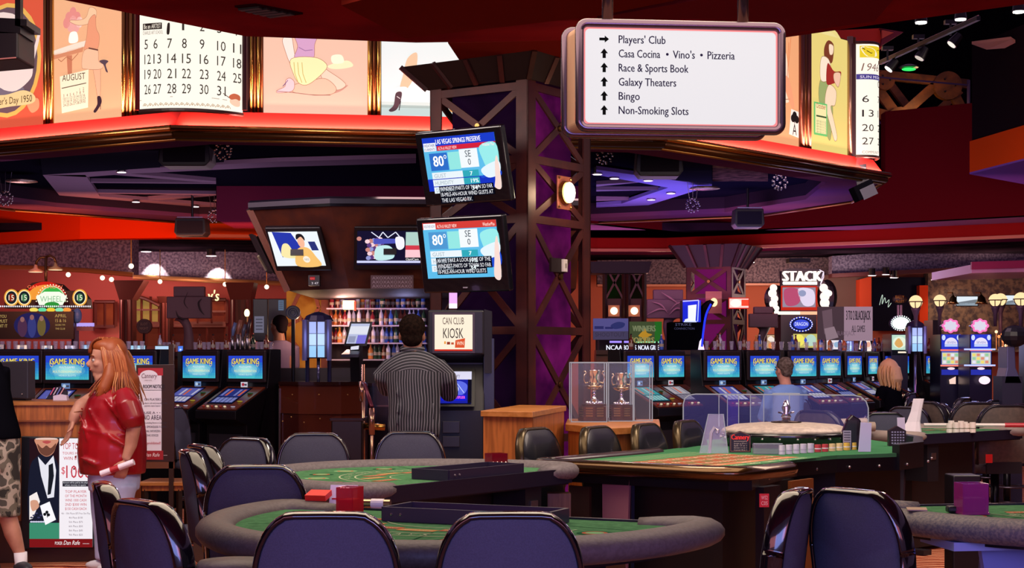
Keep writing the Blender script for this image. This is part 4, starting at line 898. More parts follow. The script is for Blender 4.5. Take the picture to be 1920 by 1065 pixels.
def weather(p, top):
    H_ = p.h; p.rect(0, 0, 100, H_, grad('78c8e8', '2850d0', 1.1) if False else '58b4e0', 0)
    y0 = 0
    if top:
        p.rect(0, 0, 100, 10, '1838c0', .6).rect(0, H_-14, 100, H_, '1430b8', .6); p.text('LAS VEGAS SPRINGS PRESERVE', 19, 8, 5.6, 'f4f6ff', 62, bold=.12); p.rect(19, 10, 100, 15.5, 'c82038', .8).rect(1, 6, 18, 15.5, 'e8ecf4', .8).text('WEATHER', 2, 10.5, 3.4, '3a4a8a', 15).text('CURRENTS', 2, 14.6, 2.8, '3a4a8a', 15).text('ALTA & VALLEY VIEW', 21, 14.5, 3.4, 'ffe0e0', 26).text('Weather Plus', 82, 14.5, 3.6, 'ffe0e0', 16); y0 = 16
    else:
        p.rect(0, 0, 100, 8, 'c83a34', .6).rect(1, 1, 18, 8, 'e8ecf4', .8).text('WEATHER NOW', 2, 6, 3.4, '7a8090', 15).text('ALTA & VALLEY VIEW', 20, 6.5, 3.8, 'ffe8e0', 27).text('WeatherPlus', 82, 6.5, 4, 'ffe8e0', 16); y0 = 9
    c1 = '2a68c0' if top else '4a90c8'
    p.rect(7, y0+2, 32, y0+22, c1, 1).text('80', 12, y0+17, 12, 'f8fcff', 14, bold=.4).text('°', 27, y0+17, 12, 'f8fcff', 4)
    p.rect(33, y0+2, 49, y0+22, '8cdcd8', 1).rect(49, y0, 74, y0+21, 'e4ecf0', 1).text('SE', 57, y0+9, 7.5, '3a4450', 8).text('0', 59.5, y0+18, 7, '3a4450', 4)
    for k, (a, c_) in enumerate((('GUST', '7'), ('HUMIDITY', '19%'), ('DEW POINT', '34°'))):
        yy = y0+24+k*8.3; p.rect(7, yy, 50, yy+7.4, 'dce8ee', 1).rect(50, yy, 72, yy+7.4, '2ea0b0', 1); p.text(a, 10, yy+6, 4.4, '9aa8b4', 8+len(a)*2.2).text(c_, 60, yy+6, 4.6, 'e8fcff', 3.5*len(c_), bold=.15)
    p.blob([(78, 14), (100, 12), (100, 40), (88, 46), (80, 30)], '90e0e0', .9); p.blob([(76, y0+24), (100, y0+16), (100, y0+30), (84, y0+34)], 'd8e8f4', 1.4); p.blob([(78, y0+34), (100, y0+26), (100, H_-12), (76, H_-14)], '1c48c8', 1.2); p.blob([(96, y0+16), (100, y0+12), (100, H_), (91, H_), (93, y0+36)], 'e8d0c8', 1.6)
    L = ('WINDIEST PARTS OF TOWN SO FAR', '18-MILE-AN-HOUR WIND GUSTS AT', 'THE LAS VEGAS RV.') if top else ('AS WE TAKE A LOOK SOME OF THE', 'WINDIEST PARTS OF TOWN SO FAR', '18-MILE-AN-HOUR WIND GUSTS')
    yb = y0+40 if top else H_-24
    for k, s in enumerate(L): p.rect(14, yb+k*6.6, 14+len(s)*2.5+3, yb+k*6.6+6.6, '080a18', 2).text(s, 15.5, yb+k*6.6+5.4, 4.6, 'e8ecf4', len(s)*2.5, l=4)
tv(W(868, 312, 10.95), -33.7, 15, .72, .515, 'upper television on the steel column showing an 80 degree weather report', lambda p: weather(p, True), .84, .72, .03)
tv(W(868, 477, 11.0), -31, 11, .706, .526, 'lower television on the steel column showing an 80 degree weather report', lambda p: weather(p, False), .85, .74, .035)
# ================================================================= HANGING SIGN
d = 7.6; A = W(1080, 42, d)
t = thing('hanging_sign', "white illuminated directory sign hung by two rods, Players' Club to Slots", 'sign', (W(1268, 140, d).x, d, W(1268, 240, d).z))
def rrect(x0, y0, x1, y1, r, n=6):
    out = []
    for cx, cy, a in ((x1-r, y0+r, -90), (x1-r, y1-r, 0), (x0+r, y1-r, 90), (x0+r, y0+r, 180)): out += [(cx+r*math.cos(R(a+90*i/n)), cy+r*math.sin(R(a+90*i/n))) for i in range(n+1)]
    return out
# face plane yawed slightly: right end farther
def SP(x, y, k=0):
    dd = d+.1*(x-1097)/363; q = W(x, y+(x-1097)*.033*(1 if y < 140 else -.02), dd) if False else W(x, y, dd); return q+Vector((0, k, 0))
fo, fu, fv = SP(1097, 54), SP(1457, 62)-SP(1097, 54), SP(1097, 231)-SP(1097, 54)
fr = Pic(fo, fu, fv, 360, 177, 0, step=-.001, base=0)
ch = M('6a5a6c', .2, .9)
outer = [fr.P(x, y, 0) for x, y in rrect(-10, -11, 368, 186, 14)]
n0 = (fu.cross(fv)).normalized(); n0 = -n0 if n0.y < 0 else n0
B(M('caa284', .35, .5)).prism([p+n0*.01 for p in outer], n0*.2+Vector((-.04, 0, 0))).build('housing', t, w=True)
B(ch).tube([p-n0*.0 for p in outer], .022, 8, closed=True).build('chrome_frame', t, w=True, smooth=True)
B(ch).tube([p+n0*.2+Vector((-.04, 0, 0)) for p in outer], .022, 8, closed=True).build('chrome_frame', t, w=True, smooth=True)
p = Pic(fo, fu, fv, 360, 177, 1.0, step=.0015, base=2)
p.poly(rrect(-6, -7, 364, 182, 12), '2a141c', 0).poly(rrect(-4, -5, 362, 180, 11), 'f08a8c', 1); p.poly(rrect(0, 0, 357, 176, 8), 'dcdce0', 2)
for k, s in enumerate(("Players' Club", None, 'Race & Sports Book', 'Galaxy Theaters', 'Bingo', 'Non-Smoking Slots')):
    y = 26+k*26.6
    cx, cy = 35, y-7
    if k == 0: p.poly([(cx-9, cy-2.6), (cx+1, cy-2.6), (cx+1, cy-6.6), (cx+9, cy), (cx+1, cy+6.6), (cx+1, cy+2.6), (cx-9, cy+2.6)], '08080a', 3)
    else: p.poly([(cx-3, cy+9), (cx-3, cy), (cx-7, cy), (cx, cy-9), (cx+7, cy), (cx+3, cy), (cx+3, cy+9)], '08080a', 3)
    if s: p.text(s, 62, y, 15, '241a38', (87, 0, 130, 107, 39, 130)[k], bold=.22)
for s, x, w_ in (('Casa Cocina', 62, 77), ('•', 150, 5), ("Vino's", 163, 41), ('•', 214, 5), ('Pizzeria', 228, 51)): p.text(s, x, 52.6, 15, '241a38', w_, bold=.22)
p.build('lit_face', t, w=True)
for x in (1139, 1393):
    a = W(x, 42, d+.16); B(M('3a2a34', .25, .8)).cyl(a, Vector((a.x, a.y, 3.62)), .027, n=12).build('rod', t, w=True, smooth=True)
# ================================================================= BAR HOUSING
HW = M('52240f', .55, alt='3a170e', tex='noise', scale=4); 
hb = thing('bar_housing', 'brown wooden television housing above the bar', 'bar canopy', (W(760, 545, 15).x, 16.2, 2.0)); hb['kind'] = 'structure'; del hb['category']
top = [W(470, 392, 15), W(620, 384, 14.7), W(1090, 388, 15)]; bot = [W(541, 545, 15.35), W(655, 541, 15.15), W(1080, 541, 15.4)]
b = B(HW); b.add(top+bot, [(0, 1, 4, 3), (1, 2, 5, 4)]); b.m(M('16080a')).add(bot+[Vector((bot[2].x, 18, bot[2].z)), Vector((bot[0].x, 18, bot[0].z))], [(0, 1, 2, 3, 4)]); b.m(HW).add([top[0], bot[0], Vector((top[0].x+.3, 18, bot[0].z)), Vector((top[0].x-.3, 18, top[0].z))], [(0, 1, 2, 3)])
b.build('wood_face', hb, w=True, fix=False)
B(M('b8a8a0', .25, .9)).bar(top[0]+Vector((-.01, -.01, 0)), bot[0]+Vector((-.01, -.01, 0)), .06, .04, up=(0, 1, 0)).build('metal_edge', hb, w=True)
B(M('14101a', .3)).tube([p+Vector((0, -.03, .03)) for p in top], .045, 6).build('top_trim', hb, w=True)
b = B(M('5a1c34', .7)); a = W(406, 395, 18.4); c = W(1090, 340, 18.4); b.box(((a.x+c.x)/2, 19, 3.38), (c.x-a.x, 1.2, .6)); b.build('upper_body', hb, w=True)
def bartv(c4, d, label, art):
    tl, tr, br, bl = [W(x, y, dd) for (x, y), dd in zip(c4, (d-.12, d-.12, d, d))]
    t = thing('television', label, 'television', (tl+br)/2); u = tr-tl; v = bl-tl; n = v.cross(u).normalized(); n = n if n.y < 0 else -n
    q = [tl-u*.05-v*.12, tr+u*.09-v*.12, br+u*.09+v*.16, bl-u*.05+v*.16]; B(BLACK).prism([p+n*(-.01) for p in q], -n*.07).build('housing', t, w=True, bevel=.01)
    p = Pic(tl, u, v, 100, 62, 1.1, base=0); art(p); p.build('screen', t, w=True); m = (tl+br)/2; B(BLACK).bar(m, m+Vector((0, .35, -.05)), .12, .12).build('wall_mount', t, w=True)
def art_man(p): p.rect(0, 0, 100, 62, 'dfe8ec', 0); p.poly([(8, 0), (46, 2), (60, 30), (40, 42), (16, 46)], '2434a0', .5); p.blob([(16, 44), (22, 24), (34, 22), (42, 38), (50, 44), (40, 48)], 'e8dca0', 1); p.blob([(42, 62), (46, 38), (58, 28), (74, 30), (84, 44), (90, 62)], 'e8b86a', 1.5); p.ell(62, 18, 7, 11, 'e8b090', 2); p.blob([(54, 14), (56, 5), (66, 4), (71, 10), (70, 16), (64, 9)], '1c1820', 2.5); p.poly([(76, 18), (90, 18), (94, 34), (80, 34)], '283070', 1); p.ell(64, 50, 7, 6, 'f0e4d0', 2); p.text('NIKE', 60, 52, 4, '8090a0', 9)
bartv([(502, 435), (594, 434), (611, 498), (520, 499)], 14.95, 'tilted bar television showing a man in a yellow shirt', art_man)
def art_fight(p):
    p.rect(0, 0, 100, 62, '14102c', 0); p.rect(0, 54, 100, 58, 'c8ccf0', .5)
    for i in range(26): p.ell(3+(i*37 % 38), 14+(i*23 % 38), 4, 4, ('c08078', 'e8c8d0', '5a3a78', '8a90c8')[i % 4], .6+i*.01, 8)
    p.poly([(26, 14), (68, 14), (68, 22), (26, 24)], '4a50b0', 1.2); p.line([(22, 2), (34, 12), (40, 2), (48, 12), (60, 2), (66, 10)], 1.6, 'd8dcf0', 1.4); p.blob([(30, 30), (48, 26), (58, 36), (56, 50), (30, 52)], 'b8e0e0', 1.5); p.blob([(60, 12), (72, 12), (74, 28), (68, 34), (62, 30)], 'e8e8f4', 1.6); p.rect(76, 2, 100, 50, 'a8c8c0', 1.2).rect(76, 26, 100, 34, 'c83848', 1.4).rect(76, 34, 100, 48, 'f0c0c8', 1.4); p.rect(76, 48, 100, 54, '101018', 2).text('OptiCam', 77, 53, 4, 'ffffff', 20)
bartv([(670, 433), (790, 433), (792, 497), (669, 497)], 14.95, 'bar television showing a boxing ring, partly behind the column sets', art_fight)
t = thing('television', 'television seen edge-on at the left end of the bar housing', 'television', W(492, 475, 15.2))
b = B(BLACK); q0 = [W(480, 444, 15.05), W(488, 440, 15.3), W(520, 508, 15.5), W(514, 514, 15.2)]; b.prism(q0, (-.0, .25, 0)); b.build('housing', t, w=True)
b = B(BLACK).prism([W(466, 440, 15.3), W(472, 438, 15.6), W(508, 508, 15.8), W(500, 511, 15.5)], (0, .25, 0)); b.build('back_cover', t, w=True); B(M('e8e0b0', .3, .6)).bar(W(484, 480, 15.2), W(499, 506, 15.35), .02, .02).build('lit_edge', t, w=True)
t = thing('jackpot_display', 'small black display with red digits under the yellow-shirt television', 'display', W(589, 530, 15.1)); o, u, v = F3(578, 516, 599, 536, 15.05)
B(BLACK).prism([o, o+u, o+u+v, o+v], (0, .1, 0)).build('housing', t, w=True); p = Pic(o, u, v, 20, 20, 1); p.rect(3, 3, 12, 9, '8a1c28', 1).text('KENO', 3.5, 8, 3.4, 'ff6a60', 8, l=2).text('3 47', 6, 17, 4, 'd0c8d0', 12, l=2); p.build('digits', t, w=True)
t = thing('patterned_board', 'small board with grey interlaced pattern below the boxing television', 'board', W(735, 540, 15.1)); o, u, v = F3(695, 516, 775, 541, 15.02)
B(M('5a4448', .6)).prism([o, o+u, o+u+v, o+v], (0, .05, 0)).build('board', t, w=True); p = Pic(o, u, v, 80, 25, 0)
for j in range(3): p.text('AXOXAXOXAXO', 3, 8+j*7.6, 5.6, '9a8a90', 74, l=1)
p.build('print', t, w=True)
# ================================================================= FURNITURE: desks
OAK = M('bc6c32', .42, alt='9a5626', tex='noise', scale=7, stretch=(6, 6, .5)); OAKT = M('c07c40', .35, alt='ac6a30', tex='noise', scale=6, stretch=(.6, 6, 6))
def podium(pts, z1, th, label, over=.04, panels=2):
    """pts: plan polygon; body with thick overhanging top"""
    c = sum((Vector(p) for p in pts), Vector((0, 0)))/len(pts); t = thing('wooden_podium', label, 'podium', (c.x, c.y, 0))
    B(OAK).prism([Vector((*(c+(Vector(p)-c)*.94), .08)) for p in pts], (0, 0, z1-th-.08)).build('body', t, w=True)
    B(M('2a1814', .7)).prism([Vector((*(c+(Vector(p)-c)*.88), 0)) for p in pts], (0, 0, .08)).build('plinth', t, w=True)
    B(OAKT).prism([Vector((*p, z1-th)) for p in pts], (0, 0, th)).build('top', t, w=True, bevel=.004)
    return t
def hp2(px, py, h): q = HP(px, py, h); return (q.x, q.y)
ph = 1.18
A_, B_, C_ = hp2(901, 770, ph), hp2(999, 772, ph), hp2(1062, 760.6, ph); D_ = (A_[0]+C_[0]-B_[0], A_[1]+C_[1]-B_[1])
pod = podium([A_, B_, C_, D_], ph, .035, 'tall oak podium in front of the steel column')
bb = Vector(B_); B(M('8a4c22', .5)).bar(Vector((bb.x, bb.y+.05, .1)), Vector((bb.x, bb.y+.05, ph-.04)), .006, .006).build('joint', pod, w=True)
ph2 = 1.07
tp = [hp2(1060, 795, ph2), hp2(1140, 802.5, ph2), hp2(1238, 798, ph2), hp2(1236, 786, ph2), hp2(1064, 785, ph2)]
pod2 = podium(tp, ph2, .045, 'lower oak stand carrying the two trophy cases')
# trophy cases
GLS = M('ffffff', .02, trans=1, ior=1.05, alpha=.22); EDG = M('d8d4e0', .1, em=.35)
ACR = M('c8c8e8', .03, trans=0, alpha=.07)
def case(x0, x1, d, z0, z1, dep, label):
    a, c = W(x0, 700, d), W(x1, 700, d); t = thing('trophy_case', label, 'display case', ((a.x+c.x)/2, d+dep/2, z0)); w = (c.x-a.x)/2; h = z1-z0; D = dep/2
    for nm, pl in (('front_panel', [(-w, -D, 0), (w, -D, 0), (w, -D, h), (-w, -D, h)]), ('side_panel', [(-w, -D, 0), (-w, D, 0), (-w, D, h), (-w, -D, h)]), ('side_panel', [(w, -D, 0), (w, D, 0), (w, D, h), (w, -D, h)]), ('back_panel', [(-w, D, 0), (w, D, 0), (w, D, h), (-w, D, h)]), ('lid', [(-w, -D, h), (w, -D, h), (w, D, h), (-w, D, h)])):
        B(ACR).add(pl, [(0, 1, 2, 3)]).build(nm, t, fix=False)
    b = B(EDG); r = .0035
    for sx_ in (-w, w):
        for sy_ in (-D, D): b.cyl((sx_, sy_, 0), (sx_, sy_, h), r, n=5)
        b.cyl((sx_, -D, h), (sx_, D, h), r, n=5)
    for sy_ in (-D, D): b.cyl((-w, sy_, h), (w, sy_, h), r*1.3, n=5)
    b.cyl((-w, -D, 0), (w, -D, 0), r, n=5)
    b.build('edge_trim', t); return t
def trophy(px, d, z0, label, s=1.0):
    c = W(px, 700, d); t = thing('trophy', label, 'trophy', (c.x, d, z0)); t.scale = (s, s, s); s = 1
    wd_ = M('4a2014', .3, alt='3a1810', tex='noise', scale=20, coat=.5)
    B(wd_).lathe([(.155*s, 0), (.155*s, .03), (.145*s, .035), (.145*s, .135), (.12*s, .14), (.12*s, .16)], n=8).build('wood_base', t)
    wb_ = t.children[0]
    for k in range(3):
        for j in range(4):
            a = R(225+22.5*0+45*(k)); a = R(202.5+45*k); rr = .145*s*math.cos(PI/8)+.001
            B(M('a8845a', .3, .9)).box((rr*math.cos(a), rr*math.sin(a), .05+j*.024), (.004, .07*s, .015), rz=a).build('name_plate', wb_)
    g = M('e0cca4', .2, 1); sv = M('e6e2ea', .12, 1)
    B(sv).lathe([(.075*s, .16), (.07*s, .17), (.05*s, .19), (.02*s, .215), (.016*s, .25), (.024*s, .265), (.012*s, .28), (.02*s, .3)], n=20).build('pedestal', t, smooth=True)
    B(g).lathe([(.02*s, .295), (.07*s, .31), (.088*s, .33), (.09*s, .338), (.08*s, .335), (.02*s, .32)], n=24).build('bowl', t, smooth=True)
    B(sv).lathe([(.03*s, .325), (.05*s, .36), (.058*s, .42), (.066*s, .48), (.07*s, .485), (.06*s, .478), (.001, .36)], n=24).build('cup', t, smooth=True)
    for q in (-1, 1): B(g).tube([Vector((q*x_*s, 0, z)) for x_, z in ((.055, .37), (.085, .36), (.1, .4), (.092, .44), (.075, .455), (.085, .475), (.1, .47))], .007, 6).build('handle', t, smooth=True)
    for k in range(10): pass
    b = B(sv)
    for k in range(14): a = k*2*PI/14; b.sph((.072*s*math.cos(a), .072*s*math.sin(a), .17), (.012, .012, .02), 6, 4)
    b.build('beading_trim', t, smooth=True); return t
dT = 8.62
z0 = ph2+.002
case(1071, 1138, 10.6, z0, 1.464, .3, 'clear acrylic trophy case at the left of the oak stand'); case(1141, 1187, 10.72, z0, 1.464, .25, 'clear acrylic trophy case in the middle of the oak stand'); case(1189, 1223, 10.76, z0, 1.463, .2, 'narrow clear case at the right end of the oak stand')
trophy(1114, 10.75, z0+.003, 'silver and gold trophy cup in the left acrylic case', .7); trophy(1165, 10.84, z0+.003, 'silver and gold trophy cup in the middle acrylic case', .66)
# ---------------------------------------------------------------- left desk
dk = hp2
F1 = W(-160, 1000, 11.6); F2_ = W(186, 1000, 11.8)
desk = thing('host_desk', 'oak host desk holding the tall poker poster at the left', 'desk', ((F1.x+F2_.x)/2, 12.0, 0))
zt = 1.5-(755-HY)*11.7/F
bx = [Vector((F1.x, 11.6, 0)), Vector((F2_.x, 11.8, 0)), Vector((F2_.x+.1, 12.7, 0)), Vector((F1.x, 12.5, 0))]
B(OAK).prism(bx, (0, 0, zt-.02)).build('body', desk, w=True)
B(OAKT).prism([p+Vector((0, -.02, zt-.02)) for p in bx], (0, 0, .025)).build('worktop', desk, w=True)
B(M('8a4a20', .4)).prism([p+Vector((0, -.03, zt-.14)) for p in bx[:2]]+[p+Vector((0, .01, zt-.14)) for p in bx[1::-1]], (0, 0, .012)).build('moulding', desk, w=True)
B(M('4a2412', .6)).prism([p+Vector((0, -.02, 0)) for p in bx[:2]]+[p+Vector((0, .01, 0)) for p in bx[1::-1]], (0, 0, .3)).build('kickboard', desk, w=True)
# poster screen
d = 11.64; o, u, v = F3(56, 822, 174, 1026, d)
t = thing('poster_display', 'tall lit poker poster with a man in a loosened bow tie and $1000', 'poster', o+u*.5+v)
q = [W(40, 818, d), W(180, 822, d+.06), W(180, 1026, d+.06), W(40, 1030, d)]; B(BLACK).prism([p+Vector((0, -.004, 0)) for p in q], (0, .06, 0)).build('frame', t, w=True, bevel=.004)
p = Pic(o-Vector((0, .008, 0)), u, v, 118, 204, 1.0, base=1)
p.rect(0, 0, 118, 204, 'ece8ee', 0); p.rect(0, 0, 56, 188, '241018', .5); p.rect(0, 188, 118, 204, '7a1418', .6)
p.blob([(0, 60), (14, 34), (26, 30), (40, 30), (52, 44), (56, 70), (54, 150), (40, 160), (0, 155)], '181a2c', 1)
p.poly([(16, 34), (30, 50), (45, 32), (50, 60), (46, 110), (34, 112), (22, 70)], 'dfe0ea', 1.3); p.poly([(36, 50), (44, 46), (46, 70), (40, 104), (34, 106), (36, 70)], '181a24', 1.6)
p.blob([(12, 0), (52, 0), (50, 14), (44, 28), (32, 34), (20, 27), (14, 14)], 'c88a70', 2); p.blob([(15, 10), (24, 18), (32, 13), (40, 18), (50, 9), (46, 24), (33, 33), (20, 26)], '6a4034', 2.3); p.blob([(24, 6), (33, 4), (41, 6), (33, 10)], 'b04a4a', 2.6); p.rect(12, 0, 52, 1.5, 'f0ece8', 2.7)
p.poly([(0, 108), (14, 100), (20, 118), (6, 150), (0, 152)], 'f0e8e4', 2); p.blob([(2, 118), (14, 116), (18, 128), (6, 136)], 'd09a80', 2.4); p.poly([(20, 126), (38, 118), (50, 152), (30, 162)], 'f4f4fa', 2.5)
for x, y in ((33, 138), (29, 142), (36, 143)): p.ell(x, y, 3, 3, '16161c', 3, 10)
p.line([(33, 140), (34, 148)], 1.4, '16161c', 3); p.rect(0, 158, 56, 188, '3a8a6c', 1.4)
for i in range(6): p.ell(4+i*4.5, 148-i % 3*4, 3, 1.6, '3a3a5c', 2.2, 8); p.ell(4+i*4.5, 156, 3, 1.6, 'c8c8e0', 2.2, 8)
tx = 'c03848'
for s, x, y, h, w_ in (('TOP TOURNEY', 62, 20, 12, 56), ('TOURS HOLD EM', 62, 30, 5, 52), ('WIN 8 SEATS', 64, 40, 6, 50), ('$', 60, 66, 13, 7), ('1000', 69, 74, 24, 46)): p.text(s, x, y, h, tx if s != '$' else 'd04858', w_, l=2)
p.rect(62, 80, 112, 90, '282430', 1).text('Amount will be paid by the player', 63, 84, 3, 'd8d8e0', 48, l=2).text('when money is spent', 66, 88.5, 3, 'd8d8e0', 40, l=2)
for k, s in enumerate(('TOP PLAYER', 'OF THE MONTH', 'WINS 1000 CASH', '2ND $300 WIN', '$150 CASH EACH', '4th - 10th Places $75 Free Slot Play', '4th Place $100', '5th Place $75', '6th Place $50', '8th Place $45', '9th Place $25')): p.text(s, 87, 102+k*8, 5 if k < 5 else 3.6, tx if k < 5 else '7a6a74', 40 if k < 5 else (54 if k == 5 else 26), 'c', l=2)
p.text('POKER', 48, 199, 6, 'f0e8e8', 14, l=2).text('Dan Rafe', 64, 199, 8, 'f0e8e8', 30, l=2, slant=.2).text('•••••', 100, 199, 4, 'e8d8d8', 12, l=2)
p.build('printed_face', t, w=True)
# monitor on the desk, papers, keyboard
def boxthing(name, label, cat, px0, py0, px1, py1, d, dep, mat, pn='housing', bevel=.006):
    a, c = W(px0, py1, d), W(px1, py0, d); t = thing(name, label, cat, ((a.x+c.x)/2, d+dep/2, a.z)); B(mat).box((0, 0, (c.z-a.z)/2), (c.x-a.x, dep, c.z-a.z)).build(pn, t, bevel=bevel); return t
t = thing('desk_monitor', 'grey back of a monitor on the oak desk at the left edge', 'monitor', (W(25, 700, 12).x, 12.1, zt+.006))
B(M('2a2630', .5)).prism([Vector((x, y, z)) for x, y, z in ((-.16, -.03, .02), (.1, -.06, .01), (.1, -.06, .3), (-.16, -.03, .29))], (.02, .12, 0)).build('housing', t, bevel=.01); B(BLACK).box((-.03, .05, .01), (.2, .15, .02)).build('base', t); B(M('8a7a74')).box((.055, -.066, .05), (.008, .004, .01)).build('badge', t)
t = thing('paper_stack', 'crumpled white receipt papers on the desk behind the monitor', 'paper', (W(112, 750, 12.1).x, 12.1, zt+.006)); B(M('d8cce0', .7)).prism([Vector(q) for q in ((-.05, 0, 0), (.055, 0, 0), (.05, 0, .035), (.0, 0, .045), (-.05, 0, .035))], (0, .06, 0)).build('sheet', t)
t = thing('acrylic_stand', 'small dark rack with striped slips on the oak desk', 'rack', (W(100, 750, 12.4).x, 12.4, zt+.006)); B(M('2c2a3c', .4)).prism([Vector(q) for q in ((-.06, 0, 0), (.1, 0, 0), (.1, 0, .06), (.05, 0, .1), (-.0, 0, .09))], (0, .05, 0)).build('body', t)
for k in range(4): B(M(('e86aa0', 'e8e0f0', '7a8ae0', 'f0b0c0')[k], .6)).bar((-.02+k*.025, -.01, .035), (.012+k*.025, -.01, .09), .012, .006).build('slip', t)
# notice board
d = 12.2; t = thing('notice_board', 'framed white notice board lettered ROOM NOTICES on a dark wooden stand', 'sign board', (W(290, 900, d).x, d, 0))
q = [W(255, 684, d), W(326, 683, d-.02), W(326, 866, d-.02), W(255, 866, d)]; B(M('3a2220', .4)).prism(q, (0, .03, 0)).build('frame', t, w=True, bevel=.003); q2 = W(321, 860, d-.01)
B(M('3a2418', .4, .3)).box((q2.x, d+.0, 1.0), (.035, .03, 1.2-.0)).build('post', t, w=True); B(M('3a2418', .4, .3)).box((q2.x, d+.0, .2), (.035, .03, .4)).build('post', t, w=True); B(M('6a3a20', .5)).box((W(290, 870, d).x, d, W(290, 872, d).z), (.3, .03, .05)).build('ledge', t, w=True); B(BLACK).box((q2.x-.05, d, .02), (.4, .4, .03)).build('base', t, w=True)
o, u, v = F3(259, 690, 320, 862, d-.012); p = Pic(o, u, v, 61, 172, .0, rough=.5)
p.rect(0, 0, 61, 172, 'e8e0ea', 0); p.rect(0, 0, 61, 14, 'b02430', .5); p.ell(20, 15, 17, 11, 'e8e0ea', 1); p.text('Cannery', 6, 19, 9, '5a1c28', 29, l=2, slant=.15); p.text('CASINO HOTEL', 12, 24, 2, '5a1c28', 14, l=2)
p.text('ROOM NOTICES', 10, 38, 7, '201820', 40, l=2, bold=.15); p.rect(10, 41, 58, 41.8, '201820', 1)
for s, y, h, x, w_ in (('ON PLAYERS • • • •', 61, 4.5, 12, 44), ('players cash and prepositions players', 67, 3, 12, 46), ('payment, upon request', 72, 3, 12, 30), ('USE A • • • •', 86, 4.5, 12, 40), ('NO AREA', 97, 9, 10, 34), ('non-smoking Rooms in Live Games', 104, 3, 10, 44), ('- SMOKELESS TOBACCO', 112, 4, 14, 46), ('PERSONAL VAPORIZERS', 120, 4, 4, 38), ('ELECTRONIC DEVICES', 128, 4, 4, 34), ('is prohibited!', 143, 5, 12, 30)): p.text(s, x, y, h, '3a3040' if s[0] != 'i' else 'c0303c', w_, l=2)
p.rect(0, 155, 61, 172, 'a01c24', .6); p.text('Dan Rafe', 12, 166, 7, 'f0e0e0', 28, l=2, slant=.2).text('••••', 48, 165, 3, 'f0e0e0', 9, l=2)
p.build('printed_notice', t, w=True)
# side table
zt2 = .55; d = (EYE-zt2)*F/(900-HY); c = W(312, 900, d)
t = thing('oak_stool', 'low light oak stool behind the notice board post', 'stool', (c.x, c.y, 0)); B(OAKT).box((0, 0, zt2-.015), (.34, .4, .03)).build('stool_top', t, bevel=.004); B(OAK).box((0, 0, zt2-.05), (.3, .34, .04)).build('apron', t)
for sx_ in (-.13, .13):
    for sy_ in (-.15, .15): B(M('241410', .5)).bar((sx_, sy_, 0), (sx_, sy_, zt2-.06), .035, .035).build('leg', t)
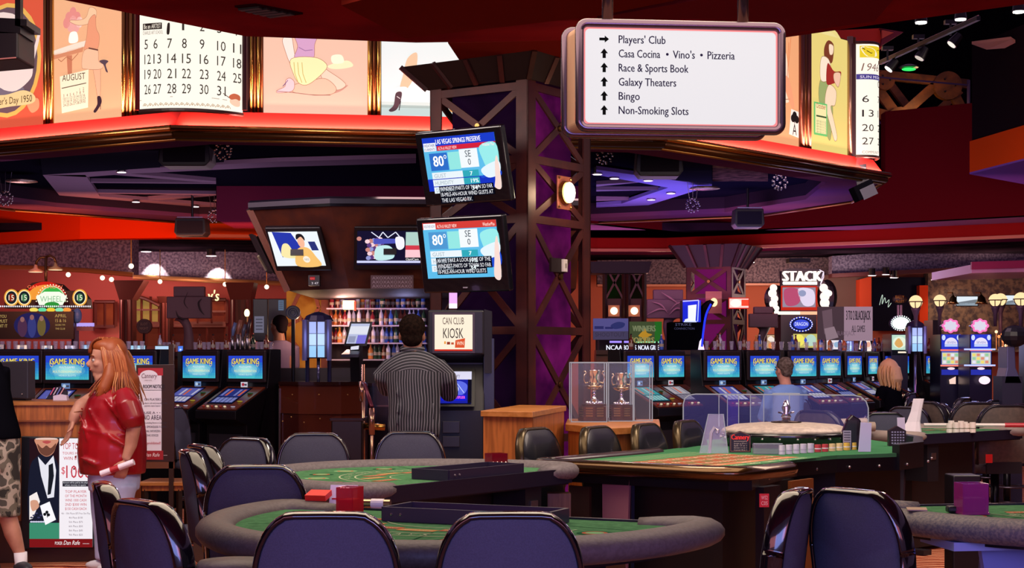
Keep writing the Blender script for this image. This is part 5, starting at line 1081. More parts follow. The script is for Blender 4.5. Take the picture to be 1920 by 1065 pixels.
# ================================================================= CHAIRS
FAB = M('4a4a5a', .75, alt='464654', tex='noise', scale=240, bump=.2); BMP = M('0a090d', .16, coat=1)
def outline(w0, w1, wt, z0, zs, z1, r=.09):
    """half outlines: bottom half-width w0 at z0, w1 at zs, top wt at z1"""
    pts = [(-w0, z0), (-w1, zs)]; n = 6
    for i in range(n+1):
        a = PI-PI/2*i/n; pts.append((-wt+(w1-wt)*math.cos(a) if False else -wt-(w1-wt)*math.cos(PI/2*i/n) if False else -(wt+(w1-wt)*math.cos(PI/2*i/n)), zs+(z1-zs)*math.sin(PI/2*i/n)))
    return pts+[(-x, z) for x, z in pts[::-1]]
def make_chair(label, fab=FAB, bmp=BMP, W1=.2, z1=1.06, z0=.62, curve=.5, leather=False, group=None, zseat=.6):
    t = thing('casino_chair', label, 'chair', (0, 0, 0), 0, group)
    ol = outline(W1*.95, W1, W1*.42, z0, z1-.19, z1)
    def bend(x, z, y): return Vector((x, y-.02*0+curve*x*x*1.0*(1) - (z-z0)*.12, z))
    def shell(k, y): return [bend(x*k, z0+(z-z0)*k+(1-k)*.15*0+(z1-z0)*(1-k)*.5, y) for x, z in ol]
    # back: layered rings to make a soft padded shell
    b = B(fab); n = len(ol)
    ra, rb, rc = shell(.985, -.2), shell(.86, -.212), shell(.985, -.15)
    cen = lambda y: bend(0, (z0+z1)/2, y)
    b.add(ra+rb+[cen(-.218)], [(i, (i+1) % n, n+(i+1) % n, n+i) for i in range(n)]+[(n+i, n+(i+1) % n, 2*n) for i in range(n)])
    rd = shell(.8, -.125)
    b.add(rc+rd+[cen(-.12)], [((i+1) % n, i, n+i, n+(i+1) % n) for i in range(n)]+[(n+(i+1) % n, n+i, 2*n) for i in range(n)])
    b.add(ra+rc, [(i, n+i, n+(i+1) % n, (i+1) % n) for i in range(n)])
    b.build('backrest', t, smooth=True, fix=True)
    path = shell(1.0, -.178); P = spline(path, 2, False)
    B(bmp).tube(P, .0125, 10, flat=2.9 if not leather else 2.3, up=(0, 1, 0)).build('bumper_rim', t, smooth=True)
    b = B(fab)
    so = [Vector((.21*math.copysign(abs(math.cos(a))**.6, math.cos(a)), .03+.21*math.copysign(abs(math.sin(a))**.6, math.sin(a)), 0)) for a in [2*PI*i/24 for i in range(24)]]
    b.loft([[p*.9+Vector((0, 0, zseat-.06)) for p in so], [p+Vector((0, 0, zseat-.05)) for p in so], [p+Vector((0, 0, zseat-.01)) for p in so], [p*.93+Vector((0, 0, zseat+.015)) for p in so], [p*.5+Vector((0, 0, zseat+.02)) for p in so]]); b.build('seat', t, smooth=True)
    B(M('1c1a20', .4)).box((0, -.17, zseat-.0), (.3, .03, .12)).build('back_bracket', t)
    B(M('18161c', .3, .6)).lathe([(.035, .05), (.035, zseat-.06)], n=12).build('pedestal', t, smooth=True); B(M('18161c', .35, .5)).lathe([(.23, 0), (.23, .015), (.06, .05), (.04, .07)], n=28).build('base', t, smooth=True)
    fr_ = B(M('6a6470', .3, .9)).tube([Vector((.17*math.cos(a), .17*math.sin(a), .28)) for a in [2*PI*i/20 for i in range(20)]], .01, 6, closed=True).build('foot_ring', t, smooth=True)
    B(M('6a6470', .3, .9)).bar((-.17, 0, .28), (.17, 0, .28), .015, .015).build('foot_spoke', fr_)
    return t
ch0 = make_chair('slate-blue padded chair back nearest the lens, left of the front pair'); ch0.location = (*W(615, 0, 4.62).xy, 0)
def bc(px, d, yaw): a = R(yaw); q = W(px, 0, d); return Vector((q.x-.17*math.sin(a), q.y+.17*math.cos(a), 0))
ch0.location = bc(615, 4.5, 0)
def put(px, d, yaw, label, src=None, z=0): q = bc(px, d, yaw); return dup(src or ch0, (q.x, q.y, z), R(yaw), label)
put(955, 4.5, 2, 'slate-blue padded chair back nearest the lens, right of the front pair')
put(298, 4.85, -50, 'slate-blue chair turned sideways beside the red-shirted person')
put(226, 5.5, -72, 'slate chair half hidden behind the turned chair at the lower left')
put(482, 6.45, 4, 'dark padded chair facing away behind the left end of the front card table')
put(378, 7.45, -70, 'narrow edge-on chair behind the dark chair at the front table')
put(398, 7.9, -60, 'chair tucked right behind the narrow edge-on chair')
put(452, 8.55, 145, 'small chair left of the wide pair at the far side of the second table')
put(588, 9.05, 184, 'padded chair under the wood bar front at the second table')
put(768, 9.25, 178, 'padded chair directly in front of the striped-shirt person')
put(1462, 5.24, 69, 'narrow edge-on chair with shiny rim beside the front right chair')
put(1622, 5.25, -56, 'large dark chair back at the lower right with glossy rim')
# leather chairs with bronze rims
LEA = M('0e1018', .32, coat=.3); BRZ = M('4a3e2c', .25, .7)
ch1 = make_chair('black leather bronze-rimmed chair in front of the tall podium', LEA, BRZ, .23, 1.08, leather=True); ch1.location = bc(1016, 9.3, -120); ch1.rotation_euler = (0, 0, R(-120))
put(1132, 9.5, -120, 'black leather bronze-rimmed chair in front of the trophy cases', ch1); put(1224, 9.9, -118, 'black leather bronze-rimmed chair just right of the oak stand', ch1); put(1300, 10.4, -118, 'black leather bronze-rimmed chair seen through the left of the clear screen', ch1)
TAN = M('54463e', .6, alt='4a3e38', tex='noise', scale=30); TANR = M('2c2a30', .2, .6)
ch2 = make_chair('tan padded chair second from the right edge beyond the chip table', TAN, TANR, .24, 1.1); ch2.location = bc(1882, 13.2, 8); ch2.rotation_euler = (0, 0, R(8))
put(1742, 14.2, -60, 'tan chair back behind the white paper cone', ch2); put(1797, 15.5, 60, 'tan chair back turned right behind the far card table', ch2); put(1826, 13.9, 12, 'tan chair back left of the large tan chair', ch2); put(1540, 11.8, -55, 'tan chair back seen through the clear screen beside the wheel', ch2)
for px, dd, yw, lb in ((1652, 12.6, 10, 'dark chair at the right end of the roulette table'), (1705, 14.0, -30, 'dark chair with shiny rim behind the white paper cone'), (1914, 15.0, 30, 'dark chair cut by the right edge'), (1810, 15.6, 40, 'dark slot chair before the left pink-lit slot machine'), (1868, 16.2, 20, 'dark slot chair before the right pink-lit slot machine'), (1762, 15.0, -60, 'dark slot chair below the far slanted consoles'), (1700, 19.5, 60, 'dark chair under the blonde person'), (1486, 16.7, 20, 'dark chair under the man in the pale blue shirt')):
    put(px, dd, yw, lb)
put(338, 13.9, -100, 'dark chair behind the notice board beside the left slot machines')
# ================================================================= TABLES
FELT = M('4f7e58', .9, alt='456f4e', tex='noise', scale=40); PADM = M('5c5252', .55, alt='524848', tex='noise', scale=70, bump=.15)
def card_table(C, yaw, Rr, D, h, label, padm=PADM, felt=FELT, tray=True, legs='7a6480', body='1c1416', rr=.07, curl=True, trayflip=1):
    t = thing('card_table', label, 'card table', (C[0], C[1], 0), R(yaw)); n = 40
    el = [Vector((Rr*math.cos(PI+PI*i/n), D*math.sin(PI+PI*i/n), h)) for i in range(n+1)]
    cl = [Vector((-Rr+.26, .09, h)), Vector((-Rr+.12, .11, h)), Vector((-Rr+.02, .07, h))]
    cr = [Vector((-p.x, p.y, p.z)) for p in cl[::-1]]
    path = (cl if curl else [Vector((-Rr, .12, h))])+el+(cr if curl else [Vector((Rr, .12, h))])
    path = spline(path, 2, False); rads = [rr*min(1, .72+.1*min(i, len(path)-1-i)) for i in range(len(path))]
    B(padm).tube([p-Vector((0, 0, rr*.68)) for p in path], rads, 14, flat=.68, up=(0, 0, 1)).build('armrest_pad', t, smooth=True)
    el2 = [p*1 for p in el]; top = [Vector((p.x*.95, p.y*.95, h-.035)) for p in el2]+[Vector((Rr*.9, .13, h-.035)), Vector((-Rr*.9, .13, h-.035))]
    B(felt).prism(top, (0, 0, -.02)).build('felt_top', t)
    B(M('15121c', .4)).prism([p-Vector((0, 0, .021)) for p in top], (0, 0, -.055)).build('apron', t)
    B(M('1c1828', .3)).box((0, .135, h-.065), (Rr*1.82, .02, .075)).build('dealer_edge', t)
    # betting print
    k = 1.0; p = Pic((-Rr, .12, h-.034), (2*Rr, 0, 0), (0, -D-.12, 0), 200, 200*(D+.12)/(2*Rr), 0, step=.0006, base=0, rough=.9)
    cy = 100*.12/Rr; red_ = 'a8624a'; pale = 'a8b496'; g2 = '74a878'; dk_ = '2c5a3e'
    def arc(rx, a0, a1, wd_, col, l=1): p.line([(100+rx*math.cos(R(a)), cy+rx*D/Rr*math.sin(R(a))) for a in range(a0, a1+1, 5)], wd_, col, l)
    arc(52, 20, 160, .9, pale); arc(60, 20, 160, .9, pale); arc(34, 20, 160, .7, pale)
    for i, s in enumerate('BLACKJACK PAYS 3 TO 2'):
        a = R(152-i*5.6); x, y = 100+56*math.cos(a), cy+56*D/Rr*math.sin(a)
        if s != ' ': p.text(s, x, y+2, 4.5, pale, 3.2, 'c', l=1)
    for k in range(7):
        a = R(22+k*22.6); x, y = 100+72*math.cos(a), cy+72*D/Rr*math.sin(a)
        p.ell(x, y, 7, 7, g2 if k % 2 else dk_, .6, 18); p.ell(x, y, 5, 5, red_, 1, 18); p.ell(x, y, 3.6, 3.6, g2, 1.4, 18)
        x2, y2 = 100+43*math.cos(a), cy+43*D/Rr*math.sin(a); p.poly([(x2-8, y2-3), (x2+8, y2-3), (x2+8, y2+3), (x2-8, y2+3)], red_ if k % 2 == 0 else 'b88a58', .7); p.text('INSURANCE', x2, y2+1.5, 2.5, pale, 13, 'c', l=1.2)
        a2 = R(11+k*22.6); p.line([(100+48*math.cos(a2), cy+48*D/Rr*math.sin(a2)), (100+88*math.cos(a2), cy+88*D/Rr*math.sin(a2))], .7, dk_, .8)
    p.build('betting_print', t)
    # under-frame
    B(M(body, .5)).prism([Vector((-Rr*.5, -.1, .03)), Vector((-Rr*.35, -.42, .03)), Vector((Rr*.35, -.42, .03)), Vector((Rr*.5, -.1, .03))], (0, 0, h-.12)).build('pedestal_body', t)
    for s in (-1, 1):
        b = B(M(legs, .5)); b.prism([Vector((s*Rr*.62, -.12, 0)), Vector((s*Rr*.62, -.3, 0)), Vector((s*Rr*.54, -.3, h-.09)), Vector((s*Rr*.54, -.12, h-.09))], (s*.02, 0, 0)); b.build('leg_panel', t)
        B(M('241c22', .5)).box((s*Rr*.6, -.2, .02), (.1, .6, .04)).build('foot', t)
    B(M('14121a', .4)).box((Rr*.55*trayflip, .02, h-.24), (.14, .2, .3)).build('drop_box', t); B(STEEL).box((Rr*.55*trayflip, .125, h-.2), (.06, .006, .05)).build('box_plate', t)
    return t
def chip_tray(loc, yaw, label, w=.6, dp=.22, col='2c2438'):
    t = thing('chip_tray', label, 'tray', loc, R(yaw)); m = M(col, .4)
    b = B(m); b.box((0, 0, .006), (w, dp, .012)).box((0, -dp/2, .025), (w, .014, .05)).box((0, dp/2, .025), (w, .014, .05)).box((-w/2, 0, .025), (.014, dp, .05)).box((w/2, 0, .025), (.014, dp, .05)); b.build('frame', t)
    b = B(M('4a3c50', .5))
    for k in range(8): b.cyl((-w/2+.04+k*(w-.08)/7, -dp/2+.01, .016), (-w/2+.04+k*(w-.08)/7, dp/2-.01, .016), .012, n=6)
    b.build('rib', t); bb = B(STEEL)
    for k in (-.44, -.38): bb.sph((k*w, -dp/2-.008, .025), .006, 6, 4)
    bb.build('screw', t); return t
H1 = .95
T1 = card_table((-.146, 5.80), -24, .87, 1.0, H1, 'front blackjack table with grey padded rim and green felt')
a24 = Matrix.Rotation(R(-24), 3, 'Z')
def on(t, x, y, z=H1-.033): v = Matrix.Rotation(t.rotation_euler.z, 3, 'Z') @ Vector((x, y, 0)); return Vector((t.location.x+v.x, t.location.y+v.y, z))
chip_tray(on(T1, .06, -.1), -24, 'dark chip tray on the front blackjack table', .62)
T2 = card_table((-.27, 7.78), -126, .87, 1.0, H1, 'second blackjack table seen from the dealer side', M('6a6264', .6, alt='5c5456', tex='noise', scale=70, bump=.15), trayflip=-1)
chip_tray(on(T2, -.1, -.0), 54, 'dark chip tray on the second blackjack table', .6)
T3 = card_table((2.3, 6.25), 8, .97, 1.0, H1, 'blackjack table at the lower right with grey sparkling rim', M('6e6660', .6, alt='4e4a52', tex='noise', scale=90, bump=.2), legs='6a7ab0')
chip_tray(on(T3, .05, .0), 8, 'dark chip tray on the lower right table', .6, .24, '3a3048')
B(M('8a9ad0', .5)).box((-.6, -.42, H1-.11), (.5, .3, .03)).build('support_plate', T3); B(M('6a7ab8', .5)).prism([Vector((-.72, -.5, H1-.12)), Vector((-.5, -.5, H1-.12)), Vector((-.38, -.5, .0)), Vector((-.58, -.5, .0))], (0, .03, 0)).build('leg_panel', T3)
# discard holders, cards, shufflers
RP = M('c01028', .15, alpha=.62); PP = M('9a2a7a', .15, alpha=.6)
def holder(loc, yaw, label, mat, w=.075, dp=.1, h=.11, cards=None):
    t = thing('discard_holder', label, 'card holder', loc, R(yaw)); th_ = .004
    for nm, c, s in (('back_panel', (0, dp/2, h/2), (w, th_, h)), ('side_panel', (-w/2, 0, h/2), (th_, dp, h)), ('side_panel', (w/2, 0, h/2), (th_, dp, h)), ('front_panel', (0, -dp/2, h/2), (w, th_, h)), ('base', (0, 0, .004), (w*1.1, dp*1.1, .008))): B(mat).box(c, s).build(nm, t)
    if cards: B(M(cards, .6)).box((0, 0, .035), (w*.86, dp*.86, .05)).build('card_pack', t)
    return t
holder(W(656, 960, 5.9).xy.to_3d()+Vector((0, 0, H1-.032)), -20, 'red transparent discard holder on the front table', RP, .065, .09, .105, 'd01818')
q = HP(597, 945, H1-.02); t = thing('playing_card_pack', 'red-backed cards fanned flat on the rim of the front table', 'cards', (q.x, q.y, H1+.002), R(-15)); B(M('e02418', .5)).box((0, 0, .012), (.085, .07, .022), rx=R(14)).build('card_pack', t)
q = HP(640, 950, H1-.03); t = thing('paper_sign', 'white printed rules card leaning beside the red holder', 'sign', (q.x+.005, q.y+.03, H1-.032), R(-10)); B(M('e8e4ec', .5)).box((0, 0, .042), (.11, .003, .085), rx=R(-18)).build('card', t); B(M('c02020')).box((0, -.006, .03), (.09, .002, .006), rx=R(-18)).build('stripe_print', t)
q = HP(706, 953, H1-.03); t = thing('card_shoe_lock', 'small brass and acrylic roll beside the front chip tray', 'gaming device', (q.x, q.y, H1-.012), R(-10)); B(M('b8a888', .2, .9)).cyl((-.055, 0, 0), (.055, 0, 0), .017, n=14).build('barrel', t); B(M('e8e0e0', .2)).cyl((-.02, 0, 0), (.03, 0, 0), .019, n=14).build('sleeve', t)
q = HP(930, 878, H1-.03); holder(Vector((q.x, q.y+.1, H1-.032)), 30, 'dark red transparent discard holder on the second table', M('7a0820', .2, alpha=.8), .09, .08, .075)
t = thing('card_shoe_lock', 'chrome ringed roll beside the dark red holder on the second table', 'gaming device', (q.x+.02, q.y-.04, H1-.014), R(10)); B(M('c8b8b0', .15, 1)).cyl((-.05, 0, 0), (.05, 0, 0), .018, n=14).build('barrel', t)
b = B(M('e8e0d8', .15, 1))
for k in range(4): b.tube([Vector((-.035+k*.022, .021*math.cos(a), .021*math.sin(a))) for a in [2*PI*i/10 for i in range(10)]], .003, 5, closed=True)
b.build('ring_band', t)
q = HP(1821, 962, H1-.03); holder(Vector((q.x, q.y, H1-.032)), 5, 'violet-pink transparent discard holder on the lower right table', PP, .095, .09, .115, '4a1a50')
t = thing('dark_device', 'low black box left of the violet holder', 'gaming device', (*HP(1790, 960, H1-.03).xy, H1-.032)); B(BLACK).box((0, 0, .013), (.06, .05, .026)).build('housing', t, bevel=.008)
q = HP(1723, 958, H1); t = thing('rules_card', 'small flat rules card on the rim of the lower right table', 'card', (q.x, q.y+.03, H1+.001), R(-10)); B(M('a89078', .6)).box((0, 0, .003), (.07, .06, .004), rx=R(4)).build('card', t)
q = HP(1700, 958, H1)
# cupholder wood blocks under tables 1/2 seen between
t = thing('wooden_box', 'wood-grain box hanging under the right end of the second table', 'box', (*W(1048, 930, 8.35).xy, 0)); z_ = W(1048, 958, 8.35).z
B(M('5a3a2c', .5, alt='4a2c20', tex='noise', scale=12, stretch=(4, 4, .4))).box((0, 0, z_/2+.1), (.12, .12, z_-.2+.19)).build('body', t); B(M('1c1416')).box((0, 0, .02), (.3, .3, .04)).build('base', t)
t = thing('dark_cabinet', 'dark cabinet with a digital counter plate under the second table', 'cabinet', (*W(955, 930, 8.7).xy, 0)); B(M('1a1624', .4)).box((0, 0, .42), (.17, .2, .84)).build('body', t, bevel=.006); B(M('3a3444')).box((.03, -.102, .64), (.07, .006, .06)).build('counter_plate', t); B(E('d8d4e0', .8)).box((.03, -.106, .645), (.045, .003, .012)).build('digits', t)
# ================================================================= ROULETTE TABLE
ux = Vector((.605, .796, 0)); wx = Vector((-.796, .605, 0)); Fp = Vector((1.1, 8.13, 0)); Wd = 1.15; Ln = 2.75
rt_ = thing('roulette_table', 'long roulette table with bronze rail and number layout', 'roulette table', Fp+ux*1.3+wx*.5)
def RT(a, w_, z): return Fp+ux*a+wx*w_+Vector((0, 0, z))
topo = [RT(0, 0, 0), RT(.1, -.08, 0)]+[Vector(q_+(0,)) for q_ in ((1.3, 8.42), (1.63, 9.15), (1.92, 9.45), (2.33, 9.65), (2.52, 9.95), (2.62, 10.5), (2.5, 11.3), (1.9, 11.5), (1.3, 11.2), (1.12, 10.3))]+[RT(.6, Wd, 0), RT(.1, Wd, 0), RT(0, Wd-.02, 0)]
B(M('3f7450', .9)).prism([p+Vector((0, 0, H1-.05)) for p in topo], (0, 0, .022)).build('felt_top', rt_, w=True)
B(M('100d14', .3)).prism([p+Vector((0, 0, H1-.13)) for p in topo], (0, 0, .079)).build('apron', rt_, w=True)
brz = M('5a4024', .22, .9, coat=.5)
B(brz).tube([p+Vector((0, 0, H1-.04)) for p in spline([RT(.5, -.085, 0), RT(.3, -.09, 0), RT(.03, -.06, 0), RT(-.05, .12, 0), RT(-.06, Wd*.5, 0), RT(-.05, Wd-.05, 0), RT(.02, Wd, 0)], 5, False)], .05, 12, flat=.8, up=(0, 0, 1)).build('bronze_rail', rt_, w=True, smooth=True)
B(M('2c1c1c', .3, coat=.5)).tube([p+Vector((0, 0, H1-.03)) for p in spline([RT(.02, Wd, 0), RT(.4, Wd, 0), RT(1.0, Wd, 0), RT(1.2, Wd+.02, 0)], 4, False)], .04, 10, flat=.7, up=(0, 0, 1)).build('rear_rail', rt_, w=True, smooth=True)
for k, q_ in enumerate(((1.22, 8.27), (1.38, 8.6), (1.54, 8.95), (1.77, 9.3), (2.0, 9.48), (2.2, 9.58), (2.4, 9.72), (2.6, 10.0), (2.7, 10.3))):
    q = Vector(q_+(H1-.1,)); B(STEEL).sph(q, .009, 8, 5).build('bolt', rt_, w=True)
for pg in ([RT(.15, .12, .04), RT(.95, .12, .04), RT(.95, Wd-.15, .04), RT(.15, Wd-.15, .04)], [Vector(q_+(.04,)) for q_ in ((2.0, 9.9), (2.5, 10.3), (2.3, 11.1), (1.5, 10.9), (1.5, 10.1))]):
    B(M('1a0e0c', .5, alt='120a0c', tex='noise', scale=5)).prism(pg, (0, 0, H1-.17)).build('pedestal_body', rt_, w=True)
B(M('8a5a68', .5)).prism([RT(-.02, .62, 0), RT(.02, .78, 0), RT(.04, .8, H1-.1), RT(0, .6, H1-.1)], ux*.02).build('leg_panel', rt_, w=True); B(M('1c2440', .4)).prism([RT(0, .59, 0), RT(.02, .61, 0), RT(.02, .6, H1-.1), RT(0, .585, H1-.1)], ux*.03).build('leg_edge', rt_, w=True)
B(M('2c1410', .5)).prism([RT(-.01, .85, .1), RT(.01, Wd-.15, .1), RT(.01, Wd-.15, H1-.15), RT(-.01, .85, H1-.15)], ux*.02).build('wood_panel', rt_, w=True)
q = RT(.5, .04, .78); B(M('14101c', .4)).prism([RT(.32, .02, .2), RT(.5, .02, .2), RT(.5, .02, H1-.13), RT(.32, .02, H1-.13)], -wx*.05).build('drop_box', rt_, w=True)
B(M('7a4418', .5)).prism([RT(.78, .07, .3), RT(1.05, .07, .3), RT(1.05, .07, H1-.13), RT(.78, .07, H1-.13)], -wx*.02).build('wood_panel', rt_, w=True)
p = Pic(RT(.02, Wd-.04, H1-.027), ux*1.35, -wx*(Wd-.1), 135, 105, 0, step=.0006, base=0, rough=.9)
p.rect(10, 8, 130, 98, '4a7e56', .3)
for i in range(12):
    for j in range(3):
        n_ = i*3+3-j; p.rect(14+i*9, 34+j*15, 22+i*9, 48+j*15, 'b05844' if (i+j) % 2 else '8a7050', .8); p.text(str(n_), 18+i*9, 44+j*15, 5, 'e8d8b8', 4 if n_ < 10 else 6, 'c', l=1.2)
for k, s in enumerate(('1st 12', '2nd 12', '3rd 12')): p.rect(14+k*36, 80, 49+k*36, 88, 'c07a5c', .8); p.text(s, 31+k*36, 86, 4.5, 'e8d8b8', 18, 'c', l=1.2)
for k, s in enumerate(('1-18', 'EVEN', 'RED', 'BLACK', 'ODD', '19-36')): p.rect(14+k*18, 89, 31+k*18, 97, '5a9068', .8); p.text(s, 22+k*18, 95, 4, 'e8d8b8', 11, 'c', l=1.2)
for k in range(5): p.line([(12, 12+k*4), (126, 12+k*4)], .5, 'b8b890', .8)
p.build('number_layout', rt_, w=True)
B(M('0e0b12', .35)).prism([Vector(q_+(H1-.13,)) for q_ in ((2.33, 9.62), (2.56, 9.95), (2.72, 10.6), (2.7, 11.2), (2.64, 11.2), (2.66, 10.6), (2.5, 9.98), (2.3, 9.68))], (0, 0, .155)).build('end_board', rt_, w=True)
# wheel
wc = Vector((W(1474, 0, 10.5).x, 10.5, H1-.02)); t = thing('roulette_bowl', 'roulette wheel in a dark studded bowl with cream rim', 'roulette wheel', wc)
B(M('120e12', .25, coat=1)).lathe([(.36, 0), (.42, .02), (.43, .07), (.425, .085), (.36, .09)], n=40).build('bowl', t, smooth=True); B(M('c8b8a8', .4, alt='b0a094', tex='noise', scale=30)).lathe([(.427, .085), (.41, .105), (.34, .128), (.2, .14), (.1, .142), (.001, .143)], n=40).build('rim', t, smooth=True)
for k in range(24): a = k*2*PI/24; B(STEEL).sph((.43*math.cos(a), .43*math.sin(a), .05), .009, 6, 4).build('stud', t)
B(M('3a2c28', .2, .8)).lathe([(.1, .142), (.1, .15), (.03, .155), (.025, .17)], n=20).build('hub', t, smooth=True); B(M('d8cfe0', .12, 1)).lathe([(.02, .16), (.035, .18), (.02, .21), (.03, .24), (.012, .29)], n=14).build('spindle', t, smooth=True)
b = B(M('d8cfe0', .12, 1)); 
for k in range(4): a = k*PI/2+.4; b.cyl((0, 0, .2), (.06*math.cos(a), .06*math.sin(a), .21), .006, n=6)
b.build('cross_arm', t); B(M('c8402c', .3)).sph((0, 0, .175), .028).build('ornament', t)
cy_ = thing('clear_cylinder', 'clear acrylic cylinder around the roulette wheel spindle', 'acrylic cover', wc+Vector((0, 0, .142))); B(ACR).lathe([(.085, 0), (.085, .2)], n=24)
bb = B(ACR); nn_ = 24; ring = lambda z: [Vector((.088*math.cos(2*PI*j/nn_), .088*math.sin(2*PI*j/nn_), z)) for j in range(nn_)]
bb.add(ring(0)+ring(.19), [(j, (j+1) % nn_, nn_+(j+1) % nn_, nn_+j) for j in range(nn_)]); bb.build('shell', cy_, smooth=True, fix=False); B(EDG).tube(ring(.19), .003, 5, closed=True).build('rim', cy_); B(EDG).tube(ring(0), .003, 5, closed=True).build('base_ring', cy_)
# clear privacy screen
t = thing('clear_screen', 'wide clear acrylic screen with rounded corners behind the roulette wheel', 'acrylic screen', (W(1455, 0, 11.1).x, 11.1, H1-.1)); dS = 11.15
sp = [W(x, y, dS+(x-1281)*.001) for x, y in ((1281, 845), (1281, 758), (1284, 747), (1292, 741), (1304, 739), (1600, 741), (1614, 744), (1624, 753), (1628, 765), (1628, 845))]
B(M('8080f0', .05, alpha=.16)).add(sp, [tuple(range(len(sp)))]).build('panel', t, w=True, fix=False); B(EDG).tube(sp, .0045, 5).build('edge_trim', t, w=True)
for x in (1348, 1364, 1385, 1407, 1432, 1480): B(EDG).bar(W(x, 741, dS), W(x, 800, dS), .004, .004).build('seam_edge', t, w=True)
B(M('8a9ae8', .1, alpha=.22)).add([W(1407, 742, dS-.02), W(1432, 742, dS-.02), W(1432, 800, dS-.02), W(1407, 800, dS-.02)], [(0, 1, 2, 3)]).build('tinted_strip', t, w=True, fix=False); B(M('4a3ab8', .1, alpha=.4)).add([W(1364, 742, dS-.02), W(1384, 742, dS-.02), W(1384, 800, dS-.02), W(1364, 800, dS-.02)], [(0, 1, 2, 3)]).build('tinted_strip', t, w=True, fix=False)  # bluish reflections on the screen put in as coloured strips
for x in (1300, 1600): B(ACR).box(W(x, 845, dS)+Vector((0, 0, 0)), (.06, .12, .02)).build('foot', t, w=True)
# items on the roulette table
def onR(px, py, z=H1-.027): q = HP(px, py, z); return Vector((q.x, q.y, z))
q = onR(1340, 850); t = thing('card_easel', 'tall clear plastic easel with a hook shape on the roulette table', 'stand', q)
b = B(M('d8d8f0', .05, alpha=.3)); b.add([(-.09, 0, 0), (.08, 0, 0), (.055, .02, .235), (-.035, .02, .235)], [(0, 1, 2, 3)]); b.build('panel', t, fix=False); B(EDG).tube([(-.09, 0, 0), (-.035, .02, .235), (.055, .02, .235), (.08, 0, 0)], .003, 5).build('edge_trim', t); B(M('c8c0c8', .2, .3, alpha=.8)).tube([Vector(p) for p in ((-.03, .01, 0), (-.02, .01, .12), (.0, .01, .155), (.02, .01, .14), (.015, .01, .12))], .01, 6).build('hook', t)
q = onR(1388, 848); t = thing('limits_sign', 'small black table sign lettered Cannery in red', 'sign', q); o = Vector((-.065, -.0, .118)); B(M('1c1016', .4)).prism([Vector(p) for p in ((-.065, 0, 0), (.065, 0, 0), (.065, 0, .105), (0, 0, .13), (-.065, 0, .105))], (0, .015, 0)).build('plaque', t)
p = Pic(Vector((-.065, 0, .13)), (.13, 0, 0), (0, 0, -.13), 60, 60, .9, step=.001); p.text('Cannery', 5, 24, 14, 'f03a38', 50, bold=.6)
for k in range(5): p.text(('PAYOUTS ROULETTE', 'Straight up 35 to 1', 'Split 17 to 1', 'Street 11 to 1', 'Corner 8 to 1')[k], 30, 31+k*6, 3.4, 'c8a8a0', 36, 'c')
p.line([(3, 57), (3, 13), (30, 2), (57, 13), (57, 57), (3, 57)], .8, 'a86a50', 1); p.build('lettering', t)
for k in range(5): pass
chipc = ('d8d4e4', 'cfc8dc', 'e0dcec', 'c04048', 'd05a58', 'e0c890', 'e0b850')
CN = {}
for k in range(12):
    q = onR(1466+k*13.5, 852-k*.9); cc = chipc[0 if k < 3 else 1 if k < 5 else 3 if k < 7 else 5 if k < 9 else 6]
    t = thing('chip_stack', nth(k if k < 5 else k-5 if k < 7 else k-7)+(' white' if k < 5 else ' red' if k < 7 else ' yellow')+' chip stack from the left in the row before the roulette wheel', 'casino chips', q, 0, 'white chip stacks' if k < 5 else 'red chip stacks' if k < 7 else 'yellow chip stacks')
    b = B(M(cc, .5)); b.cyl((0, 0, 0), (0, 0, .055 if k < 5 else .045), .02, n=14); b.build('chip', t)
    B(M('f0ecf0' if k > 4 else 'b8b0c8', .5)).cyl((0, 0, .018), (0, 0, .024), .0204, n=14).build('stripe_band', t)
q = onR(1440, 852); t = thing('clear_box', 'low clear acrylic box left of the chip row', 'box', q); B(M('9a98b0', .1, alpha=.45)).box((0, .03, .032), (.17, .08, .064)).build('body', t, bevel=.008); B(EDG).bar((-.085, -.01, .064), (.085, -.01, .064), .004, .004).build('edge_trim', t)
q = onR(1474, 835); t = thing('dolly_marker', 'white tangled plastic marker behind the chip row', 'gaming marker', q+Vector((0, .02, 0))); B(M('e0dce8', .3)).tube([Vector((.02*math.cos(a)-.0, 0, .05+.02*math.sin(a)+.012*math.sin(2.3*a))) for a in [i*.5 for i in range(20)]], .006, 6).build('loop', t, smooth=True); B(M('e0dce8', .3)).box((0, 0, .014), (.05, .03, .028)).build('base', t, bevel=.005)
q = onR(1537, 838); t = thing('frame_marker', 'small rectangular brass frame standing among the chips', 'gaming marker', q); B(M('c8b088', .3, .5)).tube([(-.02, 0, 0), (-.02, 0, .06), (.02, 0, .06), (.02, 0, 0)], .005, 6, closed=True).build('frame', t); B(ACR).box((0, 0, .03), (.03, .002, .05)).build('pane', t)
q = onR(1622, 847); t = thing('white_paper_tent', 'tall white paper card standing at the end of the chip row', 'paper', q); B(M('c8c8ec', .6)).prism([Vector(p) for p in ((-.04, 0, 0), (.035, 0, 0), (.04, 0, .175), (-.025, 0, .18))], (0, .012, 0)).build('card', t)
q = onR(1605, 845); t = thing('card_shoe', 'black oval-backed card shoe with printed side behind the white card', 'card shoe', q+Vector((0, .1, 0))); B(M('0c0e1c', .2, coat=1)).prism([Vector((x, 0, z)) for x, z in ((-.06, 0), (.06, 0), (.075, .1), (.05, .19), (0, .22), (-.03, .19), (-.065, .1))], (0, .06, 0)).build('housing', t, bevel=.01)
p = Pic(Vector((-.06, -.002, .12)), (.05, 0, 0), (0, 0, -.12), 20, 48, 0); p.rect(0, 0, 20, 48, 'a8a4b8', 0)
